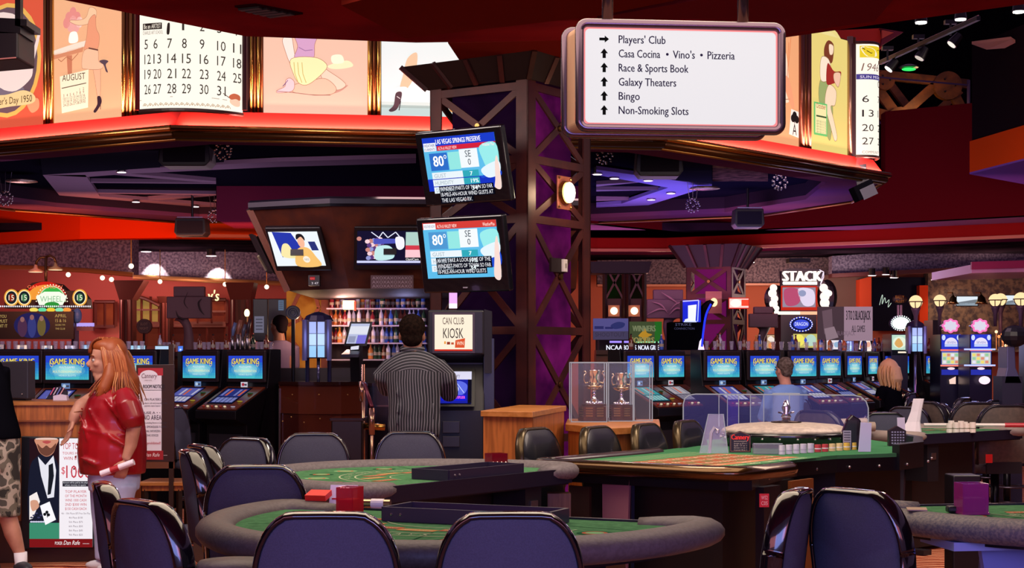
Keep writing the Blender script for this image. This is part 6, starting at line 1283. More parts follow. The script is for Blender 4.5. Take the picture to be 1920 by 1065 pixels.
for k in range(7): p.rect(2, 3+k*6.4, 18, 6+k*6.4, '5a5468', 1)
p.build('printed_label', t)
q = onR(1690, 838); t = thing('card_rack', 'small dark rack of dotted tickets beyond the card shoe', 'rack', q+Vector((0, .1, 0))); B(M('201418', .4)).prism([Vector((x, 0, z)) for x, z in ((-.055, 0), (.055, 0), (.055, .1), (0, .13), (-.055, .1))], (0, .05, 0)).build('body', t)
p = Pic(Vector((-.045, 0, .1)), (.09, 0, 0), (0, 0, -.09), 40, 40, 0)
for i in range(5):
    for j in range(5): p.rect(2+i*8, 2+j*8, 7+i*8, 6+j*8, '9a94b4', 1)
p.build('ticket_print', t); B(M('c8c0d8', .6)).box((.03, .03, .14), (.05, .004, .09), rx=R(-8)).build('slip', t)
for k in range(3):
    q = RT(2.35+k*.1, .35, H1-.027); 
# cream pads beyond the wheel
t = thing('padded_cover', 'folded cream padded cover lying beyond the roulette wheel', 'cover', (*W(1560, 0, 12.2).xy, 0)); z_ = W(1560, 812, 12.2).z; c = W(1560, 0, 12.2)
b = B(M('a89888', .6)); P = spline([(W(x, y, 12.2).x, 12.2, W(x, y, 12.2).z, ) for x, y in ((1490, 818), (1535, 800), (1570, 793), (1625, 791))], 5, False)
b.tube([Vector(p) for p in P], .05, 10, flat=.6, up=(0, 0, 1)); b.build('pad', t, w=True, smooth=True); B(M('9a8a7c', .6)).tube([W(1540, 808, 12.0), W(1590, 800, 12.0), W(1640, 800, 12.0)], .045, 10, flat=.8, up=(0, 0, 1)).build('pad', t, w=True, smooth=True)
B(BLACK).box((c.x, c.y+.15, (z_-.12)/2), (.3, .3, z_-.12)).build('stand', t, w=True)
# ================================================================= FAR RIGHT CHIP TABLE
T4 = card_table((3.45, 12.5), -140, .8, .8, H1, 'far card table with stacks of white chips and a red bar', M('8a7c74', .6), legs='3a3444')
q = Vector((W(1855, 0, 12.0).x, 12.0, H1+.0)); 
for k, (dx, dy) in enumerate(((-.09, 0), (-.045, -.02), (0, 0), (.045, .01), (.09, 0), (-.06, .06), (-.01, .07), (.05, .07))):
    t = thing('chip_stack', 'short pale chip stack heaped at the near corner of the far card table', 'casino chips', (q.x+dx-.1, q.y+.4+dy, H1-.033), 0, 'pale chips on the far card table'); B(M('d8d0c4', .5)).cyl((0, 0, 0), (0, 0, .07+.01*(k % 3)), .024, n=12).build('chip', t); B(M('6a6a50', .5)).cyl((0, 0, .03), (0, 0, .036), .0245, n=12).build('stripe_band', t)
qq = HP(1770, 786, H1+.03); t = thing('gaming_stick', 'long pale stick with a red handle lying on the far card table', 'stick', (qq.x, 12.75, H1+.012)); B(M('d0c8c0', .4)).cyl((-.35, 0, 0), (.28, -.05, 0), .014, n=8).build('shaft', t); B(M('a82430', .4)).cyl((.28, -.05, 0), (.5, -.07, 0), .018, n=8).build('handle', t)
qq = W(1716, 0, 12.5); t = thing('paper_cone', 'crumpled white paper cone standing on the far card table', 'paper', (qq.x, 12.5, H1-.033)); b = B(M('d8d0d8', .7)); b.loft([[Vector((r*math.cos(2*PI*j/9)*(1+.25*(j % 2)), r*.6*math.sin(2*PI*j/9), z))+Vector((dx, 0, 0)) for j in range(9)] for r, z, dx in ((.08, 0, -.03), (.05, .08, -.01), (.04, .16, .01), (.04, .26, .03))]); b.build('sheet', t, label=None)
t = thing('dark_pillar_box', 'tall black machine box with a red tag beside the far card table', 'cabinet', (*W(1805, 0, 9.6).xy, 0)); c = W(1805, 812, 9.6); B(M('0e0b12', .4)).box((0, 0, .5), (.17, .2, c.z-.5+.55-.5+.0)).build('body', t, bevel=.01); B(M('0e0b12', .4)).box((0, 0, .12), (.12, .12, .24)).build('base', t)
o, u, v = F3(1424, 926, 1442, 951, 8.12); t = thing('inspection_tag', "red tag lettered WS2 C05 on the roulette table's drop box", 'tag', o+v); B(M('c82430', .5)).prism([o, o+u, o+u+v, o+v], (0, .01, 0)).build('plate', t, w=True); p = Pic(o, u, v, 18, 24, 0); p.text('WS2', 3, 10, 7, 'f0c8c8', 12).text('C05', 3, 20, 7, 'f0c8c8', 12); p.build('lettering', t, w=True)
o, u, v = F3(1849, 852, 1861, 868, 9.4); t = thing('inspection_tag', 'small red tag hanging low beside the black machine box', 'tag', o+v); B(M('d02020', .5, em=.4)).prism([o, o+u, o+u+v, o+v], (0, .01, 0)).build('plate', t, w=True)

q = HP(440, 1048, .9); t = thing('padded_stool', 'grey round padded stool at the bottom edge left of the front chairs', 'stool', (q.x, q.y, 0))
B(PADM).lathe([(.09, .83), (.115, .845), (.12, .875), (.105, .895), (.001, .9)], n=28).build('seat', t, smooth=True); B(M('18161c', .3, .6)).lathe([(.03, .03), (.03, .83)], n=12).build('pedestal', t, smooth=True); B(M('18161c', .3, .6)).lathe([(.2, 0), (.2, .015), (.04, .04)], n=24).build('base', t, smooth=True)
# ================================================================= BAR, SLOT MACHINES
BWOOD = M('5a2818', .35, alt='3e1a12', tex='noise', scale=5, stretch=(1, 1, 4), coat=.3)
def gk_art(p, tw=.9):
    W_, H_ = p.w, p.h
    p.rect(0, 0, W_, H_, '2a48d4', 0)
    for k, c_ in enumerate(('2e5cd6', '3474d8', '388cd8', '3ca2d8', '44b6d4', '4cc6d0')): p.rect(0, H_*(.28+k*.12), W_, H_, c_, .1+k*.05)
    p.glow(W_*.5, H_*.62, W_*.42, H_*.3, '40a8d8', 'a8ecea', .5, 5)
    for k in range(7):
        x = W_*(.04+k*.03) ; p.line([(x, H_*.98), (x*.6+W_*.02, H_*.6), (x*.4, H_*.3)], .8, '1c78c0', .9); p.line([(W_-x, H_*.98), (W_-x*.6-W_*.02, H_*.6), (W_-x*.4, H_*.3)], .8, '1c78c0', .9)
    p.text('GAME KING', W_*.5, H_*.36, H_*.25, '2a2a50', W_*.8, 'c', l=1.6, bold=1.3).text('GAME KING', W_*.5, H_*.36, H_*.25, 'f0dc70', W_*.8, 'c', l=2, bold=.4)
    p.line([(W_*(.14+.04*math.sin(a)), H_*(.32-.14*math.cos(a))) for a in [i*.5 for i in range(11)]], 1.2, 'e8d470', 2); p.line([(W_*(.86-.04*math.sin(a)), H_*(.32-.14*math.cos(a))) for a in [i*.5 for i in range(11)]], 1.2, 'e8d470', 2)
    p.text('MULTI-GAMES', W_*.5, H_*.52, H_*.08, 'f4fcff', W_*.36, 'c', l=2); p.text('MULTI-DENOMINATION', W_*.5, H_*.72, H_*.1, 'f4f0b8', W_*.66, 'c', l=2); p.text('VIDEO SLOTS', W_*.5, H_*.86, H_*.07, 'd8fcf4', W_*.4, 'c', l=2)
CONS = [('6a70c8', 'd8d8f0', '3a3a8a'), ('2c3a8c', '8a94d8', '1c2050'), ('4ab0b8', 'a0e0e0', '2a6a7a'), ('c8c4cc', '9a96a8', '6a6478'), ('7078c8', 'e86a50', 'e0e0f0')]
def make_slot(label, variant=0, group=None, screen_w=.45, hgt=1.58):
    t = thing('slot_machine', label, 'slot machine', (0, 0, 0), 0, group); w = .53; k1 = M('0e0b10', .35); br = M('6a3018', .35, coat=.4)
    B(k1).prism([Vector((-w/2, y, z)) for y, z in ((-.42, .02), (.2, .02), (.2, hgt), (.04, hgt), (.0, 1.2), (-.46, .98), (-.46, .9), (-.3, .84), (-.3, .02))], (w, 0, 0)).build('cabinet', t, bevel=.006)
    B(M('241a1c', .4)).box((0, -.012, hgt-.17), (w*.98, .03, .32)).build('screen_bezel', t, bevel=.012)
    sh = screen_w*.5; p = Pic((-screen_w/2, -.03, hgt-.065), (screen_w, 0, 0), (0, 0, -sh), 100, 50, .85, step=.0009); gk_art(p); p.build('upper_screen', t)
    q = Pic((-.06, -.03, hgt-.325), (.09, 0, 0), (0, 0, -.05), 20, 11, .75); q.rect(0, 0, 20, 11, 'd8d4e0' if variant % 2 else '6a8ac0', 0).ell(7, 5.5, 4, 3.5, 'b03040' if variant % 2 else 'c0d8f0', 1).rect(11, 4, 18, 8, '4a4858', 1); q.build('sticker', t)
    # slanted console
    O = Vector((-w/2+.01, -.44, .985)); V = Vector((0, .42, .21)); U = Vector((w-.02, 0, 0)); n = U.cross(V).normalized()
    B(br).prism([O, O+U, O+U+V, O+V], n*.014); dk_ = B(br).prism([O, O+U, O+U+V, O+V], n*.014).build('wood_deck', t)
    o = O+V*.92+U*.1+n*.014; p = Pic(o, U*.6, -V*.66, 60, 50, .55, step=.001); c = CONS[variant % len(CONS)]; p.rect(-3, -3, 63, 53, '0a0810', -.5).rect(0, 0, 60, 50, c[2], 0).rect(2, 2, 58, 28, c[0], .5)
    for k in range(5): p.rect(4+k*11, 31, 13+k*11, 47, c[1], .6); p.rect(5+k*11, 4, 11+k*11, 25, (c[0], c[1], 'e87050')[(k+variant) % 3], .8)
    p.build('lower_screen', t)
    b = B(E('f0dcb8', .9))
    for k in range(6): q = O+U*(.1+k*.11)+V*.1+n*.02; b.m(E('f0dcb8', .8) if k % 2 else M('c04030', .4)).sph(q, (.016, .014, .008), 8, 4)
    b.build('button', dk_)
    b = B(M('c0b040', .4, em=.5)); b.sph(O+U*.85+V*.35+n*.016, (.03, .035, .006), 10, 4); b.m(M('3a6a40', .4, em=.3)).sph(O+U*.85+V*.7+n*.016, (.035, .04, .006), 10, 4); b.m(E('d8d8f0', .7)).box(O+U*.85+V*.12+n*.016, (.04, .03, .004)); b.build('side_panel', dk_)
    B(M('2a262c', .3)).box((0, -.31, .6), (w*.8, .02, .3)).build('belly_panel', t)
    return t
def slot_at(src, px, d, yaw, label, variant=None):
    q = W(px, 0, d)
    if src is None: return None
    return dup(src, (q.x, q.y, 0), R(yaw), label)
protos = [make_slot('x', v) for v in range(4)]
SL = [(464, 15.9, -33, 'video slot machine ending the left bank, next to the wooden bar front', 1), (377, 16.25, -33, 'video slot machine of the left bank just right of the notice board', 0), (258, 15.9, -30, 'video slot machine hidden behind the red-haired person', 3), (129, 15.1, -14, 'video slot machine just left of the red-haired person', 0), (36, 15.3, -14, 'video slot machine at the far left edge', 3),
      (1197, 16.7, 48, 'video slot machine behind the trophy cases', 2), (1255, 17.15, 48, 'video slot machine with a pale console right of the trophy cases', 3), (1353, 17.0, 34, 'video slot machine first of the long right row, beyond the clear screen', 0), (1430, 17.4, 38, 'video slot machine just left of the man in pale blue', 2),
      (1503, 17.9, 42, 'video slot machine partly hidden by the man in pale blue', 0), (1553, 18.6, 48, 'video slot machine first one right of the man in pale blue', 1), (1598, 19.5, 56, 'video slot machine second one right of the man in pale blue', 0), (1633, 20.4, 62, 'narrow-looking slot machine left of the blonde person', 1), (1663, 21.3, 64, 'slot machine mostly hidden by the blonde person', 0), (1711, 21.6, 52, 'video slot machine first one right of the blonde person', 3), (1748, 21.2, 48, 'video slot machine beside the pink-lit slot machines', 1)]
used = set()
for px, d, yw, lb, v in SL:
    q = W(px, 0, d); hs = {True: 1, False: 1}
    if v not in used: t = protos[v]; t.location = (q.x, q.y, 0); t.rotation_euler = (0, 0, R(yw)); t['label'] = lb; used.add(v)
    else: t = dup(protos[v], (q.x, q.y, 0), R(yw), lb)
# bar counters behind the machines
def counter(name, label, pts, z1, dep, label2=None, mat=BWOOD):
    c = sum((Vector(p) for p in pts), Vector((0, 0)))/len(pts); t = thing(name, label, 'bar counter', (c.x, c.y, 0))
    back = [(x*1.0, y+dep) for x, y in pts[::-1]]
    P = [Vector((*p, 0)) for p in list(pts)+back]; B(mat).prism([p+Vector((0, .05, 0)) for p in P], (0, 0, z1-.05)).build('body', t, w=True)
    for a, c_ in zip(pts, pts[1:]):
        q = [Vector((*a, z1-.05)), Vector((*c_, z1-.05)), Vector((c_[0], c_[1]+dep, z1-.05)), Vector((a[0], a[1]+dep, z1-.05))]; B(M('3a1812', .3, coat=.4)).prism(q, (0, 0, .05)).build('worktop', t, w=True)
    return t
def pl(l): return [tuple(W(x, 0, d).xy) for x, d in l]
counter('bar_counter', 'dark wooden bar counter behind the left slot machines', pl([(-60, 15.75), (200, 15.85), (330, 16.95), (510, 16.45)]), 1.56, .4)
counter('bar_counter', 'brown bar counter with bottles behind the right slot machines', pl([(1118, 17.75), (1225, 17.9), (1320, 17.75), (1420, 18.1), (1530, 19.0), (1640, 21.3), (1700, 22.4), (1775, 22.0)]), 1.58, .4)
# glassy wooden bar front in the centre
d = 14.9; zb = 1.5-(716-HY)*d/F
t = thing('bar_counter', 'glossy reddish-brown curved bar front in the middle', 'bar counter', (W(600, 0, d).x, d, 0))
pp = [W(524, 0, 15.2), W(560, 0, 14.95), W(640, 0, 14.9), W(682, 0, 15.1), W(690, 0, 15.6), W(524, 0, 15.8)]
B(M('42180e', .16, coat=.6, alt='361410', tex='noise', scale=3)).prism([Vector((p.x, p.y, .0)) for p in pp], (0, 0, zb-.3)).build('front_panel', t, w=True)
B(M('4c2014', .16, coat=.6)).prism([Vector((p.x, p.y-.02, zb-.3)) for p in pp], (0, 0, .27)).build('front_panel', t, w=True)
B(M('22100e', .1, coat=1)).prism([Vector((p.x*1.0, p.y-.06, zb-.03)) for p in pp], (0, 0, .03)).build('worktop', t, w=True); B(M('b0a09c', .2, .9)).bar(W(524, 728, 15.17), W(524, 870, 15.17), .012, .012).build('metal_edge', t, w=True)
b = B(BRASS)
for x, y in ((548, 740), (598, 740), (652, 740), (546, 782), (600, 785), (570, 792), (530, 790)): b.sph(W(x, y, 14.88), .008, 6, 4)
b.build('bolt', t, w=True)
# lanterns
def lantern(px, y0, y1, px_w, d, label, zpost, cab=True):
    w = px_w*d/F; z0 = 1.5-(y1-HY)*d/F; z1 = 1.5-(y0-HY)*d/F; c = W(px, 0, d); t = thing('lantern', label, 'lantern', (c.x, d, zpost)); dz = -zpost
    B(M('16142c', .3)).box((0, 0, (z0+z1)/2+dz), (w, w, z1-z0)).build('housing', t, bevel=.01); 
    B(M('1a1838', .3)).lathe([(w*.62, z1+dz-.01), (w*.5, z1+dz+.04), (w*.2, z1+dz+.07), (.001, z1+dz+.08)], n=12).build('cap', t)
    p0 = Pic((-w/2*.62, -w/2, z1-.02+dz), (w*.62, 0, 0), (0, 0, -(z1-z0)*.93), 20, 60, 1.0)
    for i in range(2):
        for j in range(3): p = Pic((-w/2*.62+i*w*.34, -w/2-.002, z1-.02+dz-(z1-z0)*.31*j), (w*.28, 0, 0), (0, 0, -(z1-z0)*.295), 10, 10, 1.0); p.rect(0, 0, 10, 10, ('a8b8f8', 'b8d4fc', '98c8f4')[j], 0); p.build('lit_pane', t)
    for s in (-1, 1): B(M('5a5884', .3, .3)).cyl((s*w*.5, -w*.5, z0+dz-.02), (s*w*.5, -w*.5, z1+dz), w*.1, n=8).build('corner_post', t)
    B(M('7a78a0', .2, .8)).cyl((0, 0, 0), (0, 0, z0+dz), .016, n=10).build('post', t, smooth=True); 
    if cab:
        for s in (-1, 1): B(M('2a2848', .2, .5)).cyl((s*w*.45, 0, 0.0), (s*w*.45, 0, z0+dz), .02, n=8).build('side_post', t)
    point((c.x, d-w, (z0+z1)/2), 1.6, (.5, .6, 1), .1)
lantern(597, 600, 672, 46, 15.2, 'blue-lit square lantern standing on the central bar front', zb)
lantern(1716, 612, 660, 30, 19.8, 'tall blue-lit square lantern under the globe street lamp', .0, False); lantern(1591, 637, 662, 14, 21, 'small blue-lit lantern under the blackjack banner', .0, False)
# rails and stairs by the bar
t = thing('hand_rail', 'brass and steel hand rail between the bar front and the striped-shirt person', 'railing', (*W(690, 0, 14.2).xy, 0)); d = 14.2
b = B(M('b89078', .2, .9)); b.cyl(W(681, 683, d), W(681, 955, d), .018).cyl(W(678, 715, d), W(678, 752, d), .024).cyl(W(697, 765, d-.5), W(697, 815, d-.5), .026).cyl(W(697, 765, d-.5), W(697, 950, d-.5), .016); b.build('rail_post', t, w=True, smooth=True)
B(M('6a2838', .3, .4)).tube([W(679, 716, d), W(684, 722, d-.1), W(697, 762, d-.5)], .018, 8).build('top_rail', t, w=True, smooth=True); B(GOLD).cyl(W(683, 799, d), W(722, 801, d), .03).build('foot_rail', t, w=True, smooth=True)
t = thing('dark_cabinet', 'dark low cabinet with glinting top right of the wooden bar front', 'cabinet', (*W(650, 0, 14.0).xy, 0)); c = W(650, 787, 14.0); B(M('120e12', .3)).box((0, .2, c.z/2), (.27, .4, c.z)).build('body', t, bevel=.01); B(M('2a1c1c', .12, coat=1)).box((0, .2, c.z), (.3, .42, .03)).build('top', t, bevel=.008)
# back bar: shelves, panels, bottles
sh = thing('back_bar', 'lit back bar shelving with tiers of bottles', 'shelving', (*W(700, 0, 17.6).xy, 0)); d = 17.6
B(M('2a1218', .6)).prism([W(540, 545, d+.35), W(905, 545, d+.35), Vector((W(905, 0, d+.35).x, d+.35, 0)), Vector((W(540, 0, d+.35).x, d+.35, 0))], (0, .05, 0)).build('back_panel', sh, w=True)
for k, y in enumerate((580, 612, 645, 676)): B(M('d8c8d8', .15, alpha=.6)).prism([W(612, y, d), W(800, y, d), W(800, y, d)+Vector((0, .3, 0)), W(612, y, d)+Vector((0, .3, 0))], (0, 0, .015)).build('glass_shelf', sh, w=True)
B(M('1c0e10', .4)).prism([W(524, 690, d-.2), W(905, 690, d-.2), Vector((W(905, 0, d).x, d-.2, 0)), Vector((W(524, 0, d).x, d-.2, 0))], (0, .6, 0)).build('lower_cabinet', sh, w=True)
pn = M('e89038', .6, em=.35, alt='a04818', tex='noise', scale=4)  # carved wood given a weak glow of its own to look lit
t = thing('wood_relief_panel', 'orange-lit carved wooden panel with hexagon relief left of the bottles', 'wall panel', (*W(575, 0, 17.9).xy, 0)); d2 = 17.85
B(pn).prism([W(537, 545, d2), W(618, 545, d2), Vector((W(618, 0, d2).x, d2, 0)), Vector((W(537, 0, d2).x, d2, 0))], (0, .05, 0)).build('board', t, w=True)
for a in ((548, 578, 562, 548), (562, 548, 590, 548), (590, 548, 598, 578), (598, 578, 584, 600), (548, 578, 566, 600), (566, 600, 584, 600), (540, 610, 560, 600), (590, 600, 612, 620), (545, 635, 560, 655)): B(M('7a3410', .5)).bar(W(a[0], a[1], d2-.03), W(a[2], a[3], d2-.03), .04, .04).build('relief_strip', t, w=True)
B(M('6a2c14', .5)).prism([W(602, 545, d2-.05), W(617, 545, d2-.05), Vector((W(617, 0, d2).x, d2-.05, 0)), Vector((W(602, 0, d2).x, d2-.05, 0))], (0, .05, 0)).build('pilaster', t, w=True)
c = W(571, 547, 17.6); t2 = thing('globe_lamp', 'small round lamp at the top of the orange wooden panel', 'lamp', c); B(E('ffe0b8', 3)).sph((0, 0, 0), .035, 12, 8).build('globe', t2); B(BRASS).cyl((0, 0, .03), (0, 0, .06), .02).build('stem', t2)
point(W(640, 570, 17.3), 7, (1, .45, .35), .05); point(W(655, 600, 17.3), 9, (1, .6, .5), .06); point(W(760, 600, 17.3), 4, (.5, .5, 1), .1); point(W(575, 620, 17.4), 5, (1, .6, .3), .05)
t = thing('bar_glow_panel', 'pink and violet lit translucent panels above the top bottle shelf', 'lit panel', W(650, 575, 17.9)); 
for x0, x1, c in ((636, 652, '8a78c8'), (652, 668, 'c05078'), (668, 686, 'c068b8'), (686, 700, 'b85068'), (700, 716, '7a68b8')): B(E(c, .55)).prism([W(x0+.6, 548, 17.9), W(x1-.6, 548, 17.9), W(x1-.6, 580, 17.9), W(x0+.6, 580, 17.9)], (0, .02, 0)).build('panel', t, w=True)
c = W(654, 572, 17.45); t = thing('glow_cube', 'bright white-orange lit cube on the top bottle shelf', 'lamp', c-Vector((0, 0, .06))); B(E('ffd0a8', 2.2)).box((0, 0, .06), (.13, .05, .1)).build('body', t, bevel=.01); B(M('a03018')).box((.07, 0, .05), (.02, .06, .1)).build('edge', t)
def bottle(label, col, h=.24, r=.03, group=None, cap='a83020', alpha=1):
    t = thing('bottle', label, 'bottle', (0, 0, 0), 0, group); B(M(col, .12, coat=.6)).lathe([(r*.95, 0), (r, .01), (r, h*.58), (r*.75, h*.68), (r*.35, h*.78), (r*.33, h*.93)], n=10).build('body', t, smooth=True); B(M(cap, .4)).cyl((0, 0, h*.93), (0, 0, h), r*.4, n=8).build('cap', t); B(M('a89c88', .6)).cyl((0, 0, h*.22), (0, 0, h*.4), r*1.03, n=10).build('label_band', t); return t
bts = [bottle('x', c, h*.74, r*.86, None, cp) for c, h, r, cp in (('6a2c1a', .25, .03, '181010'), ('c87838', .23, .034, 'c8b060'), ('3a5ab0', .24, .03, 'c0c0d0'), ('b8b4c8', .26, .028, 'a02020'), ('7a1a28', .22, .032, 'c8a040'), ('24402a', .26, .03, 'b83028'))]
first = set()
def put_bottle(k, loc, label, group):
    if k not in first: first.add(k); t = bts[k]; t.location = loc; t['label'] = label; t['group'] = group
    else: t = dup(bts[k], loc, 0, label, group)
    return t
rs = random.Random(3)
for tier, (y, x0, x1, n_) in enumerate(((580, 618, 798, 19), (612, 616, 798, 21), (645, 616, 800, 21), (676, 690, 802, 13))):
    nm = ('top', 'second', 'third', 'lowest')[tier]
    for i in range(n_):
        x = x0+(x1-x0)*(i+.5)/n_+rs.uniform(-1, 1)
        if tier == 0 and 644 < x < 664: continue
        q = W(x, y, 17.6+rs.uniform(.07, .22)); base = W(700, y, 17.6).z+.016
        k = (rs.choice((0, 1, 4, 3)) if x < 700 else rs.choice((2, 2, 5, 0, 3)))
        put_bottle(k, (q.x, q.y, base), '%s bottle from the left on the %s shelf of the back bar' % (nth(i), nm), 'bottles on the %s back bar shelf' % nm)
# glassware and bottles along bar tops
def glass(loc, label, group, h=.1, r=.026):
    t = thing('glass', label, 'glass', loc, 0, group); B(M('c8c0d8', .06, .0, alpha=.28)).lathe([(r*.7, 0), (r*.7, .006), (r, h), (r*.92, h), (r*.72, .012), (.001, .012)], n=10).build('body', t, smooth=True); return t
g0 = glass((0, 0, 0), 'x', 'g'); gused = [0]
def put_glass(loc, label, group):
    if not gused[0]: gused[0] = 1; g0.location = loc; g0['label'] = label; g0['group'] = group
    else: dup(g0, loc, 0, label, group)
for i in range(26):
    x = 300+i*8.3; 
    dd = 17.0+(0 if x < 330 else -(x-330)*.0028)+.15+rs.uniform(0, .15)
    if 340 < x < 366: continue
    q = W(x, 0, dd); (put_glass if i % 3 else lambda l, a, g: put_bottle(rs.choice((0, 3, 5)), l, a.replace('glass', 'bottle'), g.replace('glasses', 'bottles')))((q.x, q.y, 1.562), '%s glass from the left on the bar top above the two left slot machines' % nth(i), 'glasses on the left bar top')
for i in range(22):
    x = 4+i*12.5
    if 168 < x < 240: continue
    q = W(x, 0, 16.05+rs.uniform(0, .1)); put_glass((q.x, q.y, 1.562), '%s glass from the left edge on the far left bar top' % nth(i), 'glasses on the far left bar top')
def cpath(x):
    L = [(1118, 17.75), (1225, 17.9), (1320, 17.75), (1420, 18.1), (1530, 19.0), (1640, 21.3), (1700, 22.4), (1775, 22.0)]
    for (a, b_), (c, e) in zip(L, L[1:]):
        if a <= x <= c: return b_+(e-b_)*(x-a)/(c-a)
    return 22
for i, x in enumerate((1183, 1240, 1345, 1350, 1395, 1418, 1424, 1486, 1492, 1540, 1546, 1556, 1575, 1583, 1618, 1622, 1640, 1648, 1655, 1662, 1735, 1742, 1748, 1756, 1764)):
    q = W(x, 0, cpath(x)+.2); put_bottle(rs.choice((0, 3, 1, 2)), (q.x, q.y, 1.582), '%s bottle from the left on the bar top over the right slot machines' % nth(i), 'bottles on the right bar top')
for i in range(28):
    x = 1325+i*15.6; q = W(x, 0, cpath(min(x, 1774))+.12); put_glass((q.x, q.y, 1.582), '%s glass from the left on the bar top over the right slot machines' % nth(i), 'glasses on the right bar top')
# beer taps and machines left of centre
def chunk(name, label, cat, px0, py0, px1, py1, d, dep, mat, lit=None, zb_=None, pn='housing'):
    a, c = W(px0, py1, d), W(px1, py0, d); t = thing(name, label, cat, ((a.x+c.x)/2, d+dep/2, a.z if zb_ is None else zb_)); z0 = a.z-t.location.z
    B(mat).box((0, 0, z0+(c.z-a.z)/2), (c.x-a.x, dep, c.z-a.z)).build(pn, t, bevel=.008)
    if lit:
        x0, y0, x1, y1, col, em = lit; o, u, v = F3(x0, y0, x1, y1, d-.004); p = Pic(o, u, v, 20, 20, em); p.rect(0, 0, 20, 20, col, 0)
        for k in range(4): p.rect(3, 3+k*4, 17, 4.4+k*4, '5a5868', 1)
        p.build('lit_print', t, w=True)
    if a.z > 1.0 and zb_ is not None: B(BLACK).box((0, 0, z0/2), (.06, .06, abs(z0))).build('stand', t)
    return t
chunk('menu_board', 'black board with a pale price list left of the person behind the bar', 'board', 474, 560, 502, 640, 17.2, .06, BLACK, (477, 593, 495, 624, '8a88a0', .5), 0)
chunk('drinks_fridge', 'dark framed cabinet with a small poster behind the person at the bar', 'cabinet', 502, 560, 538, 640, 17.9, .3, M('1c1a24', .4), (522, 563, 532, 582, '7088a8', .5), 0)
t = thing('desk_fan', 'round dark fan behind the central lantern', 'fan', (*W(549, 0, 16.8).xy, 1.2)); c = W(549, 586, 16.8); b = B(M('1c2030', .4)).cyl(c, c+Vector((0, .06, 0)), .075, n=24); b.build('fan_cage', t, w=True); B(BLACK).cyl(Vector((c.x, c.y+.03, 1.2)), c-Vector((0, -.03, .07)), .02).build('stem', t, w=True)
b = B(M('5a6078', .3, .6))
for r in (.025, .045, .072): b.tube([c+Vector((r*math.cos(a), -.008, r*math.sin(a))) for a in [2*PI*i/18 for i in range(18)]], .003, 5, closed=True)
b.build('wire_ring', t, w=True)
t = thing('till_screen', 'tilted till touch screen glowing white in front of the bottles', 'till', (*W(668, 0, 16.0).xy, 1.25)); o = W(659, 607, 16.05); u = W(694, 607, 16.05)-o; v = Vector((-.05, -.03, -.2)); c_ = o+u*.5+v
B(BLACK).prism([o-u*.1-v*.1, o+u*1.1-v*.1, o+u*1.1+v*1.12, o-u*.1+v*1.12], (0, .04, 0)).build('housing', t, w=True); p = Pic(o, u, v, 35, 38, .9, base=3); p.rect(0, 0, 35, 38, 'c0c8e8', 0).rect(0, 5, 35, 20, 'e8ecf8', 1).rect(18, 22, 35, 38, '8078e0', 1).rect(2, 24, 15, 36, '9aa0c0', 1); p.build('screen', t, w=True); B(BLACK).bar(c_+Vector((0, .05, 0)), Vector((t.location.x, 16.1, 1.25)), .1, .1).build('stand', t, w=True)
B(E('e8e8f8', .9)).prism([W(658, 650, 16.0), W(673, 648, 16.0), W(672, 655, 16.0), W(657, 656, 16.0)], (0, .01, 0)).build('key_display', t, w=True); B(M('28283c', .4)).prism([W(640, 670, 15.7), W(672, 670, 15.7), W(676, 661, 16.1), W(650, 661, 16.1)], (0, 0, .03)).build('keyboard', t, w=True)
t = thing('service_counter', 'dark glossy service counter under the till', 'counter', (*W(640, 0, 16.2).xy, 0)); B(M('160e14', .2, coat=.5)).box((0, 0, .62), (1.1, .7, 1.24)).build('body', t, bevel=.01); B(M('2c1c22', .1, coat=1)).box((0, 0, 1.23), (1.16, .76, .03)).build('worktop', t)
for k, (x, y, c, l_) in enumerate(((436, 605, '5a6a90', 'blue-grey'), (446, 600, '8a5a4a', 'brown'), (455, 608, '4a4a5c', 'slate'), (464, 598, '3a2a30', 'dark'))):
    q = W(x, 0, 16.6); t = thing('tap_handle', '%s beer tap handle in the cluster left of the price board' % l_, 'beer tap', (q.x, q.y, 1.56)); z = W(x, y, 16.6).z-1.56; B(STEEL).cyl((0, 0, 0), (0, 0, z*.55), .02).build('tap_column', t, smooth=True); B(M(c, .3)).tube([(0, 0, z*.5), (.01, 0, z*.75), (.03, 0, z)], [.012, .022, .018], 8).build('handle', t, smooth=True); B(STEEL).cyl((0, 0, z*.5), (0, -.06, z*.45), .008).build('spout', t)
c = W(463, 587, 17.6); t = thing('globe_lamp', 'small round glowing lamp above the beer taps', 'lamp', c); B(E('ffe0a8', 2.5)).sph((0, 0, 0), (.03, .03, .045), 12, 8).build('globe', t); B(BRASS).cyl((0, 0, -.1), (0, 0, -.03), .015).build('stem', t)
